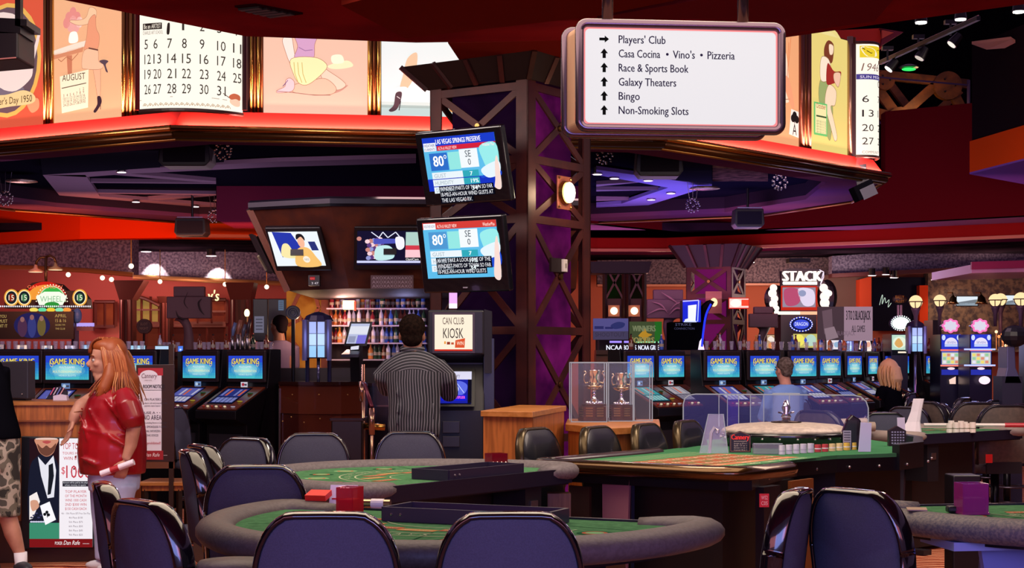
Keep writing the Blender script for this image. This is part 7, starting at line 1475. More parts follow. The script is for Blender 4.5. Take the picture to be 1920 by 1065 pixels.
# TVs/screens over left bar (small lit)
for x0, y0, x1, y1, c, lb in ((-10, 645, 8, 657, 'f8d0c0', 'warm-lit small screen at the far left edge'), (30, 646, 52, 657, 'f8d4c4', 'warm-lit small screen second from the left edge'), (77, 647, 99, 657, 'f0dcd8', 'warm-lit small screen above the second slot machine'), (121, 647, 142, 657, 'e8d8f0', 'pale small screen left of the red-haired person'), (154, 646, 174, 659, 'a8c8f0', 'blue-white small screen touching the red-haired person'), (244, 647, 273, 659, 'a8d4f0', 'blue-white small screen right of the red hair'), (290, 648, 317, 661, 'b8d8f4', 'blue-white small screen left of the curved post'), (333, 648, 344, 660, '5080f0', 'small deep blue screen next to the curved post')):
    chunk('bar_top_screen', lb, 'screen', x0, y0, x1, y1, 16.7, .05, M('14121c', .4), None, 1.2); o, u, v = F3(x0+1, y0+1, x1-1, y1-1, 16.69); p = Pic(o, u, v, 20, 10, .95); p.rect(0, 0, 20, 10, c, 0).rect(6, 5, 14, 8, '8098c0' if c > 'c' else 'e0f0ff', 1); s_ = p.build('screen', bpy.data.objects[sorted([o_.name for o_ in COL.objects if o_.name.startswith('bar_top_screen')])[-1]], w=True)
# ---------------------------------------------------------------- kiosk
d = 10.75; kx0, kx1 = W(803, 0, d).x, W(908, 0, d).x; kc = (kx0+kx1)/2
t = thing('kiosk', 'dark club kiosk with a lit CAN CLUB KIOSK header', 'kiosk', (kc, d, 0)); km = M('14111a', .45)
hz = lambda y: 1.5-(y-HY)*d/F
B(km).prism([Vector((kx0, y, z)) for y, z in ((d, 0), (d, hz(860)), (d-.0, hz(830)), (d+.0, hz(770)), (d+.12, hz(680)), (d+.05, hz(670)), (d-.05, hz(665)), (d-.05, hz(582)), (d+.4, hz(578)), (d+.4, 0))], (kx1-kx0, 0, 0)).build('cabinet', t, w=True, bevel=.012)
B(M('2a2834', .35)).prism([Vector((kx1, d-.02, hz(700))), Vector((kx1+.05, d+.05, hz(700))), Vector((kx1+.05, d+.05, hz(583))), Vector((kx1, d-.02, hz(580)))], (0, .3, 0)).build('side_column', t, w=True); B(M('24222c', .35)).box((kx1+.03, d+.2, hz(760)), (.07, .3, .9)).build('side_column', t, w=True)
o, u, v = F3(815, 590, 886, 658, d-.055); B(M('3a2c30', .4)).prism([o-u*.06-v*.06, o+u*1.06-v*.06, o+u*1.06+v*1.06, o-u*.06+v*1.06], (0, .02, 0)).build('header_frame', t, w=True)
p = Pic(o-Vector((0, .004, 0)), u, v, 71, 68, 1.0); p.rect(0, 0, 71, 68, 'f0e6d0', 0).rect(0, 65, 71, 68, 'c82c1c', 1).text('CAN CLUB', 35, 18, 13, '5a3c38', 40, 'c').text('KIOSK', 35, 44, 19, '3a2a2c', 38, 'c').poly([(39, 48), (57, 44), (56, 62), (38, 62)], 'd0502c', 1).text('WIN', 41, 57, 7, 'f8e8d0', 13, slant=.1).rect(18, 50, 21, 55, 'e09030', 1).rect(23, 51, 29, 56, '8a3020', 1).rect(31, 52, 36, 56, 'b85030', 1); p.build('header_lettering', t, w=True)
o, u, v = F3(822, 697, 884, 756, d-.01); v = v+Vector((0, -.1, 0)); o = o+Vector((0, .08, 0)); B(BLACK).prism([o-u*.08-v*.1, o+u*1.1-v*.1, o+u*1.1+v*1.1, o-u*.08+v*1.1], (0, .03, 0)).build('screen_frame', t, w=True)
p = Pic(o-Vector((0, .01, 0)), u, v, 62, 59, .95); p.rect(0, 0, 62, 59, '1820a0', 0).rect(0, 0, 62, 15, 'd8d8f0', 1).text('Cannery', 22, 11, 7, '7a7488', 18).blob([(22, 22), (40, 18), (54, 26), (48, 42), (26, 46), (16, 32)], '5868e0', 1).ell(30, 33, 8, 7, 'c8d8ff', 1.5).line([(22, 18), (36, 24), (48, 40)], 1.4, 'b8c8ff', 2).rect(6, 44, 52, 54, '1018d8', 1.2).text('POINT MULTIPLIER', 8, 51, 5, 'e060d0', 42, bold=.3).rect(55, 15, 62, 59, '0a0818', 1.4); p.build('touch_screen', t, w=True)
for y0, y1 in ((790, 812), (818, 838)): a = W(830, y0, d-.01); c = W(862, y1, d-.01); B(M('2c2630', .4)).box(((a.x+c.x)/2, d-.01, (a.z+c.z)/2), (c.x-a.x, .02, a.z-c.z)).build('drawer', t, w=True, bevel=.003)
B(M('6a6a7c', .3, .6)).bar(W(892, 625, d-.04), W(892, 655, d-.04), .012, .02).build('card_slot', t, w=True)
o, u, v = F3(842, 549, 857, 578, 10.9); q = thing('lit_tube', 'short pink-white lit panel between the lower column television and the kiosk', 'lamp', o+v); B(E('e0a8e8', 1.1)).prism([o, o+u, o+u+v, o+v], (0, .03, 0)).build('tube', q, w=True); B(E('f8f0ff', 1.3)).prism([o+v*.7-Vector((0, .005, 0)), o+u+v*.7-Vector((0, .005, 0)), o+u+v-Vector((0, .005, 0)), o+v-Vector((0, .005, 0))], (0, .005, 0)).build('bright_end', q, w=True)
# ---------------------------------------------------------------- right rear slots and banners
def banner(x0, y0, x1, y1, d, label, art, em=.5, w_=100, hang=True):
    o, u, v = F3(x0, y0, x1, y1, d); t = thing('banner', label, 'banner', o+u*.5+v); B(M('2a2430', .6)).prism([o, o+u, o+u+v, o+v], (0, .03, 0)).build('board', t, w=True); p = Pic(o, u, v, w_, w_*v.length/u.length, em); art(p); p.build('print', t, w=True)
    if hang:
        for k in (.15, .85): B(M('2a2028', .5)).bar(o+u*k+v+Vector((0, .03, 0)), Vector(((o+u*k).x, d+.03, 1.5)), .02, .02).build('stand', t, w=True)
    return t
def a1(p): H_ = p.h; p.rect(0, 0, 100, H_, '6a6ab0', 0).rect(0, H_*.6, 100, H_, '5a5478', .5).blob([(50, 20), (70, 10), (90, 14), (84, 26), (60, 30)], '3c4488', 1).rect(4, 22, 30, 30, '3a3c80', 1).rect(34, 24, 56, 30, '3a3c80', 1).text('SHOOTOUT', 6, H_*.85, 12, '48425c', 84)
banner(1112, 597, 1178, 637, 20, 'violet-blue banner at the left end of the right rear banners', a1, .45)
def a2(p): H_ = p.h; p.rect(0, 0, 100, H_, '4a5a3a', 0).rect(78, 0, 100, H_, '2c7a2c', .5).text('WINNERS', 10, 30, 18, '8a9a70', 70, bold=1).blob([(40, 30), (48, 18), (54, 34), (70, 40), (54, 50), (48, 66), (40, 50), (28, 44)], 'd0a030', 1.5).text('JOKERS', 6, 66, 18, 'a8a060', 70, bold=1)
banner(1180, 603, 1241, 640, 19.7, 'green banner with a yellow star next to the violet one', a2, .6)
def blk(p): H_ = p.h; p.rect(0, 0, 100, H_, '4a3a42', 0).rect(48, 0, 100, 62, 'a08898', .5).text('3 TO 2 BLACKJACK', 52, 24, 17, '241a26', 44, bold=.2).text('ALL GAMES', 62, 46, 12, '3a2a38', 24, bold=.1).poly([(8, 8), (26, 4), (28, 44), (12, 50)], '6a5660', .6).poly([(12, 40), (30, 36), (38, 56), (16, 62)], '94808a', 1).text('BLACKJACK', 36, H_-8, 8, '7a6474', 32)
banner(1533, 575, 1636, 637, 19.3, 'large mauve banner lettered 3 TO 2 BLACKJACK ALL GAMES', blk, .75)
def a3(p): p.rect(0, 0, 100, p.h, 'c82820', 0).rect(4, 5, 96, p.h-5, 'f0d0c8', .4).ell(35, p.h/2, 26, p.h*.35, 'fff4e8', .8).rect(62, 10, 96, p.h-14, 'e84830', .7)
banner(1366, 558, 1405, 579, 21.0, 'small red-bordered lit sign on the right face of the far column', a3, 1.1)
# small pediment lights row behind the bar
d = 20.5; t = thing('lit_menu_strip', 'row of violet and green glowing strips above blurred white lettering', 'lit sign', W(1190, 660, d))
o, u, v = F3(1117, 637, 1310, 660, d); p = Pic(o, u, v, 193, 23, 1.1); B(M('0c0a14')).prism([o, o+u, o+u+v, o+v], (0, .05, 0)).build('board', t, w=True)
for x0, x1, c in ((26, 62, 'a088f8'), (76, 122, '90e8b0'), (138, 168, '98e8c0'), (176, 190, 'b0b8f0')): p.rect(x0, 2, x1, 6, c, 1)
for s, x, w_ in (('NCAA', 20, 30), ('BONUS', 52, 24), ('NCAA GREEN', 80, 44), ('SS TOP', 138, 34)): p.text(s, x, 19, 9, 'e8ecff', w_, l=1, bold=.3)
p.build('lettering', t, w=True)
for k in (0.1, .9): B(BLACK).bar(o+u*k+v, Vector(((o+u*k).x, d, 0)), .05, .05).build('stand', t, w=True)
# big curved black feature slot
d = 18.9; t = thing('curved_slot_machine', 'tall black curved slot machine edged in blue light', 'slot machine', (*W(1290, 0, d).xy, 0))
B(M('08080e', .7)).prism([W(x, y, d) for x, y in ((1256, 604), (1313, 602), (1318, 575), (1332, 562), (1340, 566), (1328, 586), (1320, 620), (1316, 655))]+[W(1256, 655, d)], (0, .4, 0)).build('cabinet', t, w=True); B(M('08080e', .7)).prism([W(1256, 655, d), W(1316, 655, d), Vector((W(1316, 0, d).x, d, 0)), Vector((W(1256, 0, d).x, d, 0))], (0, .4, 0)).build('base_cabinet', t, w=True)
B(E('2838ff', 1.2)).tube([W(p_.x, p_.y, d-.02) for p_ in spline([(1333, 570), (1324, 590), (1319, 620), (1316, 650)], 4, False)], .012, 6).build('light_edge', t, w=True)
o, u, v = F3(1280, 563, 1314, 604, d-.02); p = Pic(o, u, v, 34, 41, 1.1); p.rect(0, 0, 34, 41, '1c28c8', 0).poly([(10, 10), (26, 8), (24, 40), (4, 41), (4, 36), (10, 34)], 'e8ecff', 1).line([(0, 2), (30, 0), (28, 40)], 2, 'a8b8ff', 1.4).line([(2, 40), (26, 40)], 2.4, 'c8d4ff', 1.4); B(BLACK).prism([o, o+u, o+u+v, o+v], (0, .3, 0)).build('upper_box', t, w=True); p.build('lit_panel', t, w=True)
o, u, v = F3(1258, 604, 1308, 640, d-.01); p = Pic(o, u, v, 50, 36, .5); p.text('STRIKE', 8, 7, 5, '6a6a90', 30).text('CONNECTION', 6, 14, 4, '5a5a80', 38); p.build('lettering', t, w=True)
B(E('f0e0f8', 1.2)).prism([W(1312, 640, d-.02), W(1316, 634, d-.02), W(1321, 656, d-.02), W(1309, 657, d-.02)], (0, .02, 0)).build('lit_tip', t, w=True)
# big feature game with marquee (blurred word)
d = 20.6; t = thing('feature_slot_machine', 'tall feature slot machine crowned by white glowing marquee letters', 'slot machine', (*W(1495, 0, d).xy, 0)); k_ = M('0c0a0e', .3)
B(k_).prism([W(1464, 535, d), W(1531, 535, d), Vector((W(1531, 0, d).x, d, 0)), Vector((W(1464, 0, d).x, d, 0))], (0, .5, 0)).build('cabinet', t, w=True)
B(k_).prism([W(x, y, d+.02) for x, y in ((1465, 508), (1480, 503), (1536, 504), (1546, 512), (1544, 526), (1548, 530), (1540, 537), (1466, 536))], (0, .15, 0)).build('marquee_back', t, w=True)
o, u, v = F3(1440, 500, 1560, 660, d-.01); p = Pic(o, u, v, 120, 160, 1.15, step=.004)
p.text('STACK', 28, 27, 19, 'f8e8dc', 72, bold=2.2).text('STACK', 28, 27, 19, 'fffaf4', 72, l=4, bold=1).rect(28, 28, 92, 34, 'fff0e0', 2); 
for x in range(29, 92, 5): p.ell(x, 31, 2.2, 2.6, 'ffffff', 3, 8)
p.line([(96, 6), (104, 10), (104, 20), (98, 34), (103, 12)], 1.6, 'f0e0f0', 2)
for x, y, r in ((10, 40, 7), (8, 50, 8), (12, 60, 7), (10, 70, 8), (16, 78, 5), (16, 86, 5), (104, 40, 8), (110, 48, 6), (106, 56, 9), (114, 50, 6), (106, 68, 9), (108, 76, 6)): p.ell(x, y, r, r, 'fff0e4', 2)
p.rect(24, 36, 92, 82, 'b02818', 1).rect(27, 39, 89, 76, '8a8090', 1.5).blob([(30, 44), (50, 40), (62, 50), (56, 70), (34, 72)], 'a84868', 2).blob([(56, 42), (84, 44), (86, 70), (66, 72)], 'd0c8dc', 2).ell(64, 50, 7, 6, '8890b0', 2.4).rect(20, 84, 92, 90, 'ffb890', 1.5).rect(20, 84, 60, 90, 'fff0e0', 1.8)
p.ell(62, 108, 22, 14, '2838b8', 1.2).ell(62, 108, 19, 12, '101440', 1.6).ell(62, 108, 15, 9, '3848c8', 2).text('DRAGON', 50, 111, 7, 'e0e8ff', 24)
for k in range(22): a = k*2*PI/22; p.ell(62+20.5*math.cos(a), 108+13*math.sin(a), 1.3, 1.3, 'e8ecff', 3, 6)
p.rect(20, 126, 56, 150, '4a4020', 1.4) if False else p.rect(47, 126, 92, 152, 'b8b060', 1.4).ell(58, 138, 10, 11, 'e0d860', 2).ell(80, 138, 10, 11, 'a8c8b8', 2).poly([(67, 138), (70, 132), (73, 138), (70, 144)], '3850c0', 2.4)
p.build('lit_face', t, w=True)
B(M('0c0a0e', .3)).sph(W(1453, 560, d+.08), (.14, .05, .18), 14, 10).build('marquee_back', t, w=True); B(M('0c0a0e', .3)).sph(W(1551, 556, d+.08), (.13, .05, .22), 14, 10).build('marquee_back', t, w=True); B(M('0c0a0e', .3)).sph(W(1460, 584, d+.08), (.07, .05, .07)).build('marquee_back', t, w=True)
def feature(px0, px1, y0, ytop, d, label, cols, em=1.0, crown=None):
    t = thing('slot_machine', label, 'slot machine', (*W((px0+px1)/2, 0, d).xy, 0)); a, c = W(px0, ytop, d), W(px1, 0, d); B(M('14122a', .3)).prism([Vector((a.x, d, 0)), Vector((c.x, d, 0)), Vector((c.x, d, a.z)), Vector((a.x, d, a.z))], (0, .5, 0)).build('cabinet', t, w=True)
    o, u, v = F3(px0, ytop, px1, 720, d-.006); p = Pic(o, u, v, px1-px0, 720-ytop, em, step=.003); crown_ = cols(p); p.build('lit_face', t, w=True); return t
def pinkslot(p):
    w = p.w
    p.rect(2, 0, w-2, 28, '2838c8', 1).ell(w/2, 18, w*.3, 12, 'e0dcf0', 1.5, 20, 180, 360).rect(w*.2, 18, w*.8, 23, 'b8c8f0', 2).ell(w*.15, 6, 3.4, 5, 'c8d8ff', 2).ell(w*.85, 6, 3.4, 5, 'c8d8ff', 2).text('SEVEN', w/2, 17, 4, '7078c0', w*.4, 'c')
    p.rect(0, 28, w, 31, 'ff7868', 2).rect(2, 31, w-2, 58, '5058b0', 1).rect(3, 34, w-3, 56, 'c8ccb8', 1.4)
    for i in range(4):
        for j in range(3): p.rect(5+i*(w-10)/4, 36+j*6.6, 3+(i+1)*(w-10)/4, 41+j*6.6, ('e8d870', '90c8a0', 'e0e0f0', 'd88870')[(i*3+j) % 4], 1.7)
    p.rect(0, 57, w, 60, 'ff8878', 2).ell(w/2, 64, 7, 2.4, 'ffe0e8', 2).rect(2, 66, w-2, 76, '2830a0', 1)
def cloud_crown(px, py, d, par, rx=14, ry=11):
    pts = []
    for i in range(48): a = 2*PI*i/48; k = 1+.12*math.cos(8*a); pts.append(W(px+rx*k*math.cos(a), py+ry*k*math.sin(a), d))
    B(M('181430', .3)).prism(pts, (0, .12, 0)).build('crown_box', par, w=True); B(E('f070b0', 1.2)).tube([p-Vector((0, .01, 0)) for p in pts], .012, 6, closed=True).build('neon_rim', par, w=True)
    q = [W(px, py, d)+(p-W(px, py, d))*.86-Vector((0, .012, 0)) for p in pts]; B(E('d8d8e8', .95)).add(q, [tuple(range(48))]).build('crown_face', par, w=True, fix=False)
t = feature(1763, 1803, 0, 627, 20.2, 'pink-crowned slot machine, left of the neon-lit pair', pinkslot); cloud_crown(1782, 611, 20.18, t); B(E('ffd8c8', .95)).prism([W(1780, 712, 20.15), W(1792, 706, 20.15), W(1792, 720, 20.15), W(1781, 720, 20.15)], (0, .01, 0)).build('button_glow', t, w=True)
t = feature(1818, 1860, 0, 627, 19.6, 'pink-crowned slot machine, right of the neon-lit pair', pinkslot); cloud_crown(1837, 611, 19.58, t); B(E('a8b8ff', 1.4)).bar(W(1808, 655, 19.5), W(1866, 655, 19.5), .018, .018).bar(W(1808, 685, 19.5), W(1866, 685, 19.5), .018, .018).build('neon_tube', t, w=True); B(E('ffd8f0', 1.3)).sph(W(1846, 713, 19.5), (.07, .02, .05)).build('button_glow', t, w=True)
def sl3(p): w = p.w; p.rect(1, 2, w-1, 30, 'b8dcc8', 1).ell(w*.5, 16, w*.4, 11, 'e0f0d8', 1.4).blob([(6, 18), (14, 8), (22, 20), (14, 26)], 'd8a860', 1.8).rect(2, 30, w-2, 40, '101018', 1).rect(w*.4, 33, w*.9, 36, 'fff0d8', 2)
t = feature(1671, 1702, 0, 626, 21.0, 'slot machine with an oval white bulb-edged crown behind the blonde person', sl3, 1.0); o = W(1689, 606, 20.95); B(M('18183a', .3)).sph(o+Vector((0, .08, 0)), (.14, .08, .1), 24, 10).build('crown_box', t, w=True); B(E('e4fff4', 1.3)).sph(o, (.115, .012, .082), 24, 8).build('crown_face', t, w=True)
b = B(E('f4ffff', 1.6))
for k in range(26): a = k*2*PI/26; b.sph(o+Vector((.128*math.cos(a), -.01, .095*math.sin(a))), .008, 6, 4)
b.build('bulb', t, w=True)
def sl4(p): w = p.w; p.rect(1, 1, w-1, 18, 'e8e0e8', 1).blob([(3, 12), (8, 4), (14, 12), (8, 16)], 'c87060', 1.5).blob([(16, 6), (26, 4), (30, 12), (18, 14)], '90b0d0', 1.5)
feature(1548, 1580, 0, 637, 21.8, 'slot machine with a white lit top under the blackjack banner', sl4); 
def sl5(p): w = p.w; p.poly([(4, 1), (w-5, 1), (w-1, 18), (1, 18)], 'f0e0d8', 1).blob([(3, 14), (8, 2), (14, 12), (8, 18)], 'c05040', 1.5).ell(w*.7, 9, 4, 5, 'e8a890', 1.6).rect(w*.5, 18, w*.9, 22, 'fff0e0', 1)
feature(1609, 1636, 0, 637, 22.0, 'slot machine with a red and cream lit top left of the tall lantern', sl5)
def sl6(p): w = p.w; p.rect(1, 1, w-1, 26, 'b89878', 1).blob([(2, 10), (8, 3), (16, 8), (24, 2), (28, 12), (16, 16)], 'f0e4d8', 1.5).blob([(4, 18), (14, 14), (24, 18), (20, 26), (6, 26)], 'e08850', 1.6)
feature(1437, 1468, 0, 627, 21.6, 'orange-lit slot machine in front of the far column base', sl6)
feature(1749, 1760, 0, 600, 23.0, 'narrow dark slot machine with a pale side light', lambda p: p.rect(0, 30, p.w, 60, '9088d0', 1))
point(W(1820, 660, 18.6), 8, (.4, .45, 1), .2); point(W(1480, 640, 19.4), 5, (1, .7, .6), .1); point(W(1870, 640, 20.5), 8, (1, .4, .3), .1)
for k in range(8):
    x, y = 1868+(k*13 % 20), 622+(k*17 % 38); c = W(x, y, 22+.2*k); t = thing('orange_bulb', 'tiny orange bulb in the cluster at the right rear', 'lamp', c, 0, 'orange bulbs at the right rear'); B(E('ff8a50' if k % 2 else 'ffd0a0', 1.8)).sph((0, 0, 0), .022, 8, 6).build('bulb', t); B(BRASS).cyl((0, 0, 0), (0, 0, -.25), .006, n=5).build('stem', t)
t = thing('curved_floor_sign', 'flared grey-violet slot stand at the far right', 'slot machine', (*W(1898, 0, 16).xy, 0)); d = 16
B(M('5a5a80', .35, .3)).prism([W(x, y, d) for x, y in ((1888, 650), (1903, 650), (1905, 690), (1918, 720), (1882, 720), (1888, 690))], (0, .3, 0)).build('neck', t, w=True, bevel=.01); B(M('2a2a40', .4)).box((0, .15, .66), (.2, .3, 1.3)).build('body', t); c = W(1903, 630, d); B(M('16161e', .3)).sph(c, (.14, .08, .11)).build('head', t, w=True)
B(M('1a1a24', .4)).box(W(1910, 680, 17)+Vector((.2, 0, -.4)), (.3, .3, 1.4)).build('cabinet', t, w=True)
# ================================================================= PEOPLE
SKIN = M('c08a72', .55, alt='b07a64', tex='noise', scale=9); SKIN2 = M('8a5a44', .55); SKINP = M('c88a7c', .55)
def hand(b, wr, dr, side, nrm, curl=25, s=1.0, fr=.0085):
    wr = Vector(wr); dr = Vector(dr).normalized(); side = Vector(side); side = (side-dr*side.dot(dr)).normalized(); nrm = Vector(nrm); nrm = (nrm-dr*nrm.dot(dr)-side*nrm.dot(side)).normalized()
    rot = Matrix((side, nrm, dr)).transposed()
    b.sph(wr+dr*.052*s, (.04*s, .016*s, .055*s), 12, 8, rot)
    for i, L in enumerate((.9, 1.0, .94, .74)):
        p = wr+dr*.088*s+side*(.03-.02*i)*s; pts = [p-dr*.03*s, p]; a = 8
        for seg in (.042, .028, .022):
            a += curl; p = p+(dr*math.cos(R(a))+nrm*math.sin(R(a)))*seg*L*s; pts.append(p)
        b.tube(pts, [fr*1.1*s]*3+[fr*.95*s, fr*.75*s], 8); b.sph(pts[-1], fr*.8*s, 8, 6)
    p = wr+dr*.025*s+side*.03*s; pts = [wr+dr*.01*s, p, p+(side*.6+dr*.7+nrm*.3).normalized()*.035*s, p+(side*.4+dr*.85+nrm*.5).normalized()*.065*s]
    b.tube(pts, [.014*s, .013*s, .0105*s, .008*s], 8); b.sph(pts[-1], .008*s, 8, 6)
def head(b, c, f, s=1.0, chin=.0, hair=False):
    """c between the ears at eye height, f forward"""
    c = Vector(c); f = Vector(f).normalized(); up = Vector((0, 0, 1)); sd = f.cross(up).normalized(); rot = Matrix((sd, f, up)).transposed()
    def P(a, d, z): return c+(sd*a+f*d+up*z)*s
    b.sph(P(0, -.005, .035), (.076*s, .096*s, .088*s), 20, 14, rot); b.sph(P(0, .02, -.03), (.064*s, .074*s, .085*s), 18, 12, rot)
    b.sph(P(0, .055, -.093), (.032*s, .03*s, .022*s), 12, 8, rot); b.sph(P(0, .02, -.088), (.05*s, .05*s, .03*s), 12, 8, rot)
    if chin: b.sph(P(0, .02, -.115), (.055*s, .055*s, .035*s*chin), 12, 8, rot)
    b.tube([P(0, .088, .012), P(0, .102, -.01), P(0, .116, -.032)], [.009*s, .012*s, .016*s], 8); b.sph(P(0, .108, -.036), (.019*s, .014*s, .01*s), 10, 6, rot)
    b.sph(P(0, .085, .022), (.05*s, .014*s, .01*s), 12, 6, rot); b.sph(P(0, .088, -.058), (.026*s, .012*s, .007*s), 10, 6, rot); b.sph(P(0, .085, -.068), (.022*s, .012*s, .007*s), 10, 6, rot)
    for k in (-1, 1): b.sph(P(.045*k, .06, -.025), (.022*s, .022*s, .02*s), 10, 6, rot); b.sph(P(.077*k, -.01, -.012), (.008*s, .018*s, .032*s), 10, 8, rot)
    return P, rot
def face_bits(P, rot, t, s=1.0, lip='a04a4a', brow='6a3a20'):
    b = B(M('b8aaa4', .4)); 
    for k in (-1, 1): b.sph(P(.03*k, .0765, -.002), .012*s, 10, 8)
    b.build('eye', t, smooth=True); b = B(M('2a2420', .2))
    for k in (-1, 1): b.sph(P(.03*k, .084, -.002), .0068*s, 8, 6)
    b.build('iris', t, smooth=True)
    b = B(M(brow, .8))
    for k in (-1, 1): b.tube([P(.012*k, .096, .024), P(.03*k, .096, .031), P(.05*k, .078, .024)], .004*s, 6)
    b.build('eyebrow', t, smooth=True)
    B(M(lip, .4)).sph(P(0, .095, -.062), (.021*s, .008*s, .007*s), 10, 6, rot).build('lips', t, smooth=True)
def person(label, px, d, z=0): q = W(px, 0, d); return thing('person', label, 'person', (q.x, d, z))
# --- woman in the red shirt
dw = 11.2; t = person('red-haired person in a satin red blouse leaning on the desk, holding a rolled paper', 212, dw)
kx = dw/F
def L(px, py, y=0.0): return Vector(((px-212)*kx, y, EYE-(py-HY)*kx))
b = B(); fw = Vector((-.96, -.28, 0)); hc = L(199, 675, 0); P_, rot = head(b, hc, fw, 1.1, chin=1.4)
b.tube([L(205, 695, 0), L(208, 715, 0), L(214, 740, 0)], [.062, .065, .09], 14)
b.sph(L(212, 760), (.16, .17, .14), 14, 10)
b.tube([L(236, 742, -.15), L(254, 775, -.2), L(263, 802, -.2), L(258, 832, -.2), L(249, 858, -.21)], [.07, .062, .052, .043, .029], 12)
hand(b, L(248, 860, -.21), L(236, 900, -.2)-L(248, 860, -.21), (-.8, -.4, 0), (-.3, .9, -.2), 32, 1.1)
b.tube([L(186, 745, .12), L(168, 752, .06), L(152, 762, -.02), L(144, 780, -.06), L(141, 791, -.07)], [.07, .062, .052, .042, .033], 12)
hand(b, L(141, 788, -.07), L(135, 816, -.08)-L(141, 788, -.07), (.5, -.8, 0), (-.6, .2, -.3), 10, 1.1)
for x0, x1, yy in ((190, 186, .1), (232, 228, -.08)): b.tube([L(x0, 900, yy), L(x1, 980, yy), L(x1+2, 1040, yy), L(x1+4, 1058, yy)], [.07, .06, .05, .045], 12)
remesh(b, 'body', SKIN, t, .0085, 3); face_bits(P_, rot, t, 1.1)
SAT = M('a0121c', .34, alt='860e18', tex='noise', scale=3, coat=.2)
b = B(); nn = 22
def ring_at(px0, px1, py, ry, yc=0, n=nn): c = L((px0+px1)/2, py, yc); rx = (px1-px0)/2*kx; return [c+Vector((rx*math.copysign(abs(math.cos(2*PI*j/n))**.9, math.cos(2*PI*j/n)), ry*math.sin(2*PI*j/n), 0)) for j in range(n)]
b.loft([ring_at(194, 232, 722, .08), ring_at(180, 248, 731, .15), ring_at(168, 258, 745, .2), ring_at(158, 266, 765, .22), ring_at(153, 270, 790, .22), ring_at(149, 273, 815, .235), ring_at(147, 274, 840, .24), ring_at(148, 273, 865, .235), ring_at(151, 272, 888, .22)])
b.tube([L(240, 738, -.13), L(252, 760, -.2), L(262, 785, -.21), L(265, 799, -.21)], [.075, .095, .09, .068], 14)
b.tube([L(192, 740, .12), L(176, 746, .15), L(164, 753, .13)], [.08, .08, .066], 12)
for x0, y0, x1, y1, yy, rr in ((160, 770, 200, 862, -.2, .014), (176, 760, 240, 850, -.225, .014), (190, 790, 262, 840, -.235, .013), (155, 850, 230, 872, -.23, .013), (210, 745, 262, 800, -.245, .012), (225, 830, 268, 880, -.21, .012), (165, 800, 250, 812, -.23, .012)):
    b.tube([L(x0, y0, yy*.85), L((x0+x1)/2, (y0+y1)/2+4, yy), L(x1, y1, yy*.88)], [.005, rr*1.4, .005], 8)
remesh(b, 'blouse', SAT, t, .011, 4)
B(SAT).tube([L(190, 724, -.07), L(184, 735, -.1), L(182, 748, -.14)], [.012, .024, .01], 8, flat=.5).tube([L(212, 720, -.1), L(226, 728, -.13), L(222, 742, -.17)], [.012, .03, .012], 8, flat=.5).build('collar', t, smooth=True)
bb = B(M('8a0810', .3))
for k in range(6): bb.sph(L(166-k*2.2, 765+k*22, -.17-.01*k), .007, 8, 6)
bb.build('shirt_button', t)
PAN = M('b8c0e4', .7, alt='a8b0d8', tex='noise', scale=4); b = B()
b.loft([ring_at(168, 262, 872, .2), ring_at(166, 262, 900, .2), ring_at(168, 260, 920, .19)])
for x0, x1, x2, yy in ((192, 190, 192, .09), (232, 226, 226, -.09)): b.tube([L(x0, 905, yy), L(x1, 960, yy), L(x2, 1010, yy), L(x2, 1052, yy)], [.115, .095, .08, .075], 14)
remesh(b, 'trousers', PAN, t, .012, 4)
for xx, yy in ((188, .09), (222, -.09)): q = L(xx, 1066, yy); q.z = .035; b = B(M('d8d4d8', .6)).sph(q, (.13, .05, .04), 14, 8); b.build('shoe', t, smooth=True)
HA = [M(c, .5) for c in ('94481e', 'a85a2c', '7c3618', 'b87844')]
b = B(HA[0]); b.sph(hc+Vector((.052, 0, .05)), (.098, .108, .112), 20, 14); b.sph(hc+Vector((.0, 0, .095)), (.1, .09, .062), 18, 10)
b.tube([hc+Vector((.05, 0, .05)), L(226, 695), L(236, 718), L(244, 745)], [.09, .095, .1, .07], 16); b.tube([hc+Vector((.055, -.07, .0)), L(213, 705, -.11), L(204, 728, -.14), L(194, 745, -.16)], [.04, .05, .045, .02], 12)
b.tube([hc+Vector((-.01, .07, .0)), L(192, 705, .1), L(180, 728, .1), L(170, 745, .08)], [.03, .04, .04, .02], 12)
remesh(b, 'hair', HA[0], t, .012, 3)
rh = random.Random(5); b = B()
for i in range(230):
    th_ = rh.uniform(0, 1); sd_ = rh.choice((-1, -1, -1, 1)); b.m(HA[rh.randrange(4)])
    a = hc+Vector((rh.uniform(-.06, .06), sd_*rh.uniform(0, .03), .155-rh.uniform(0, .01)))
    ex = 160+th_*108; ey = 735+rh.uniform(-8, 18)+(8 if th_ > .4 else 0)
    ex = 176+th_*92
    m1 = hc+Vector((-.005+th_*.14, sd_*.1, .06)); m2 = L(203+th_*44, 697, sd_*.118)
    e = L(ex, ey, sd_*rh.uniform(.06, .17)-.02); P2 = spline([tuple(a), tuple(m1), tuple(m2), tuple((m2+e)/2+Vector((rh.uniform(-.012, .012), rh.uniform(-.01, .01), 0))), tuple(e)], 3, False)
    n_ = len(P2); b.tube([Vector(p) for p in P2], [.0085*(1-.75*j/n_) for j in range(n_)], 5)
for i in range(16):   # fringe
    b.m(HA[i % 4]); a = hc+Vector((-.02+rh.uniform(-.02, .03), rh.uniform(-.06, .06), .155)); P2 = spline([tuple(a), tuple(hc+Vector((-.085, a.y-hc.y, .12))), tuple(hc+Vector((-.112+rh.uniform(0, .015), (a.y-hc.y)*1.1, .06-rh.uniform(0, .02))))], 3, False); b.tube([Vector(p) for p in P2], [.008]*(len(P2)-1)+[.002], 5)
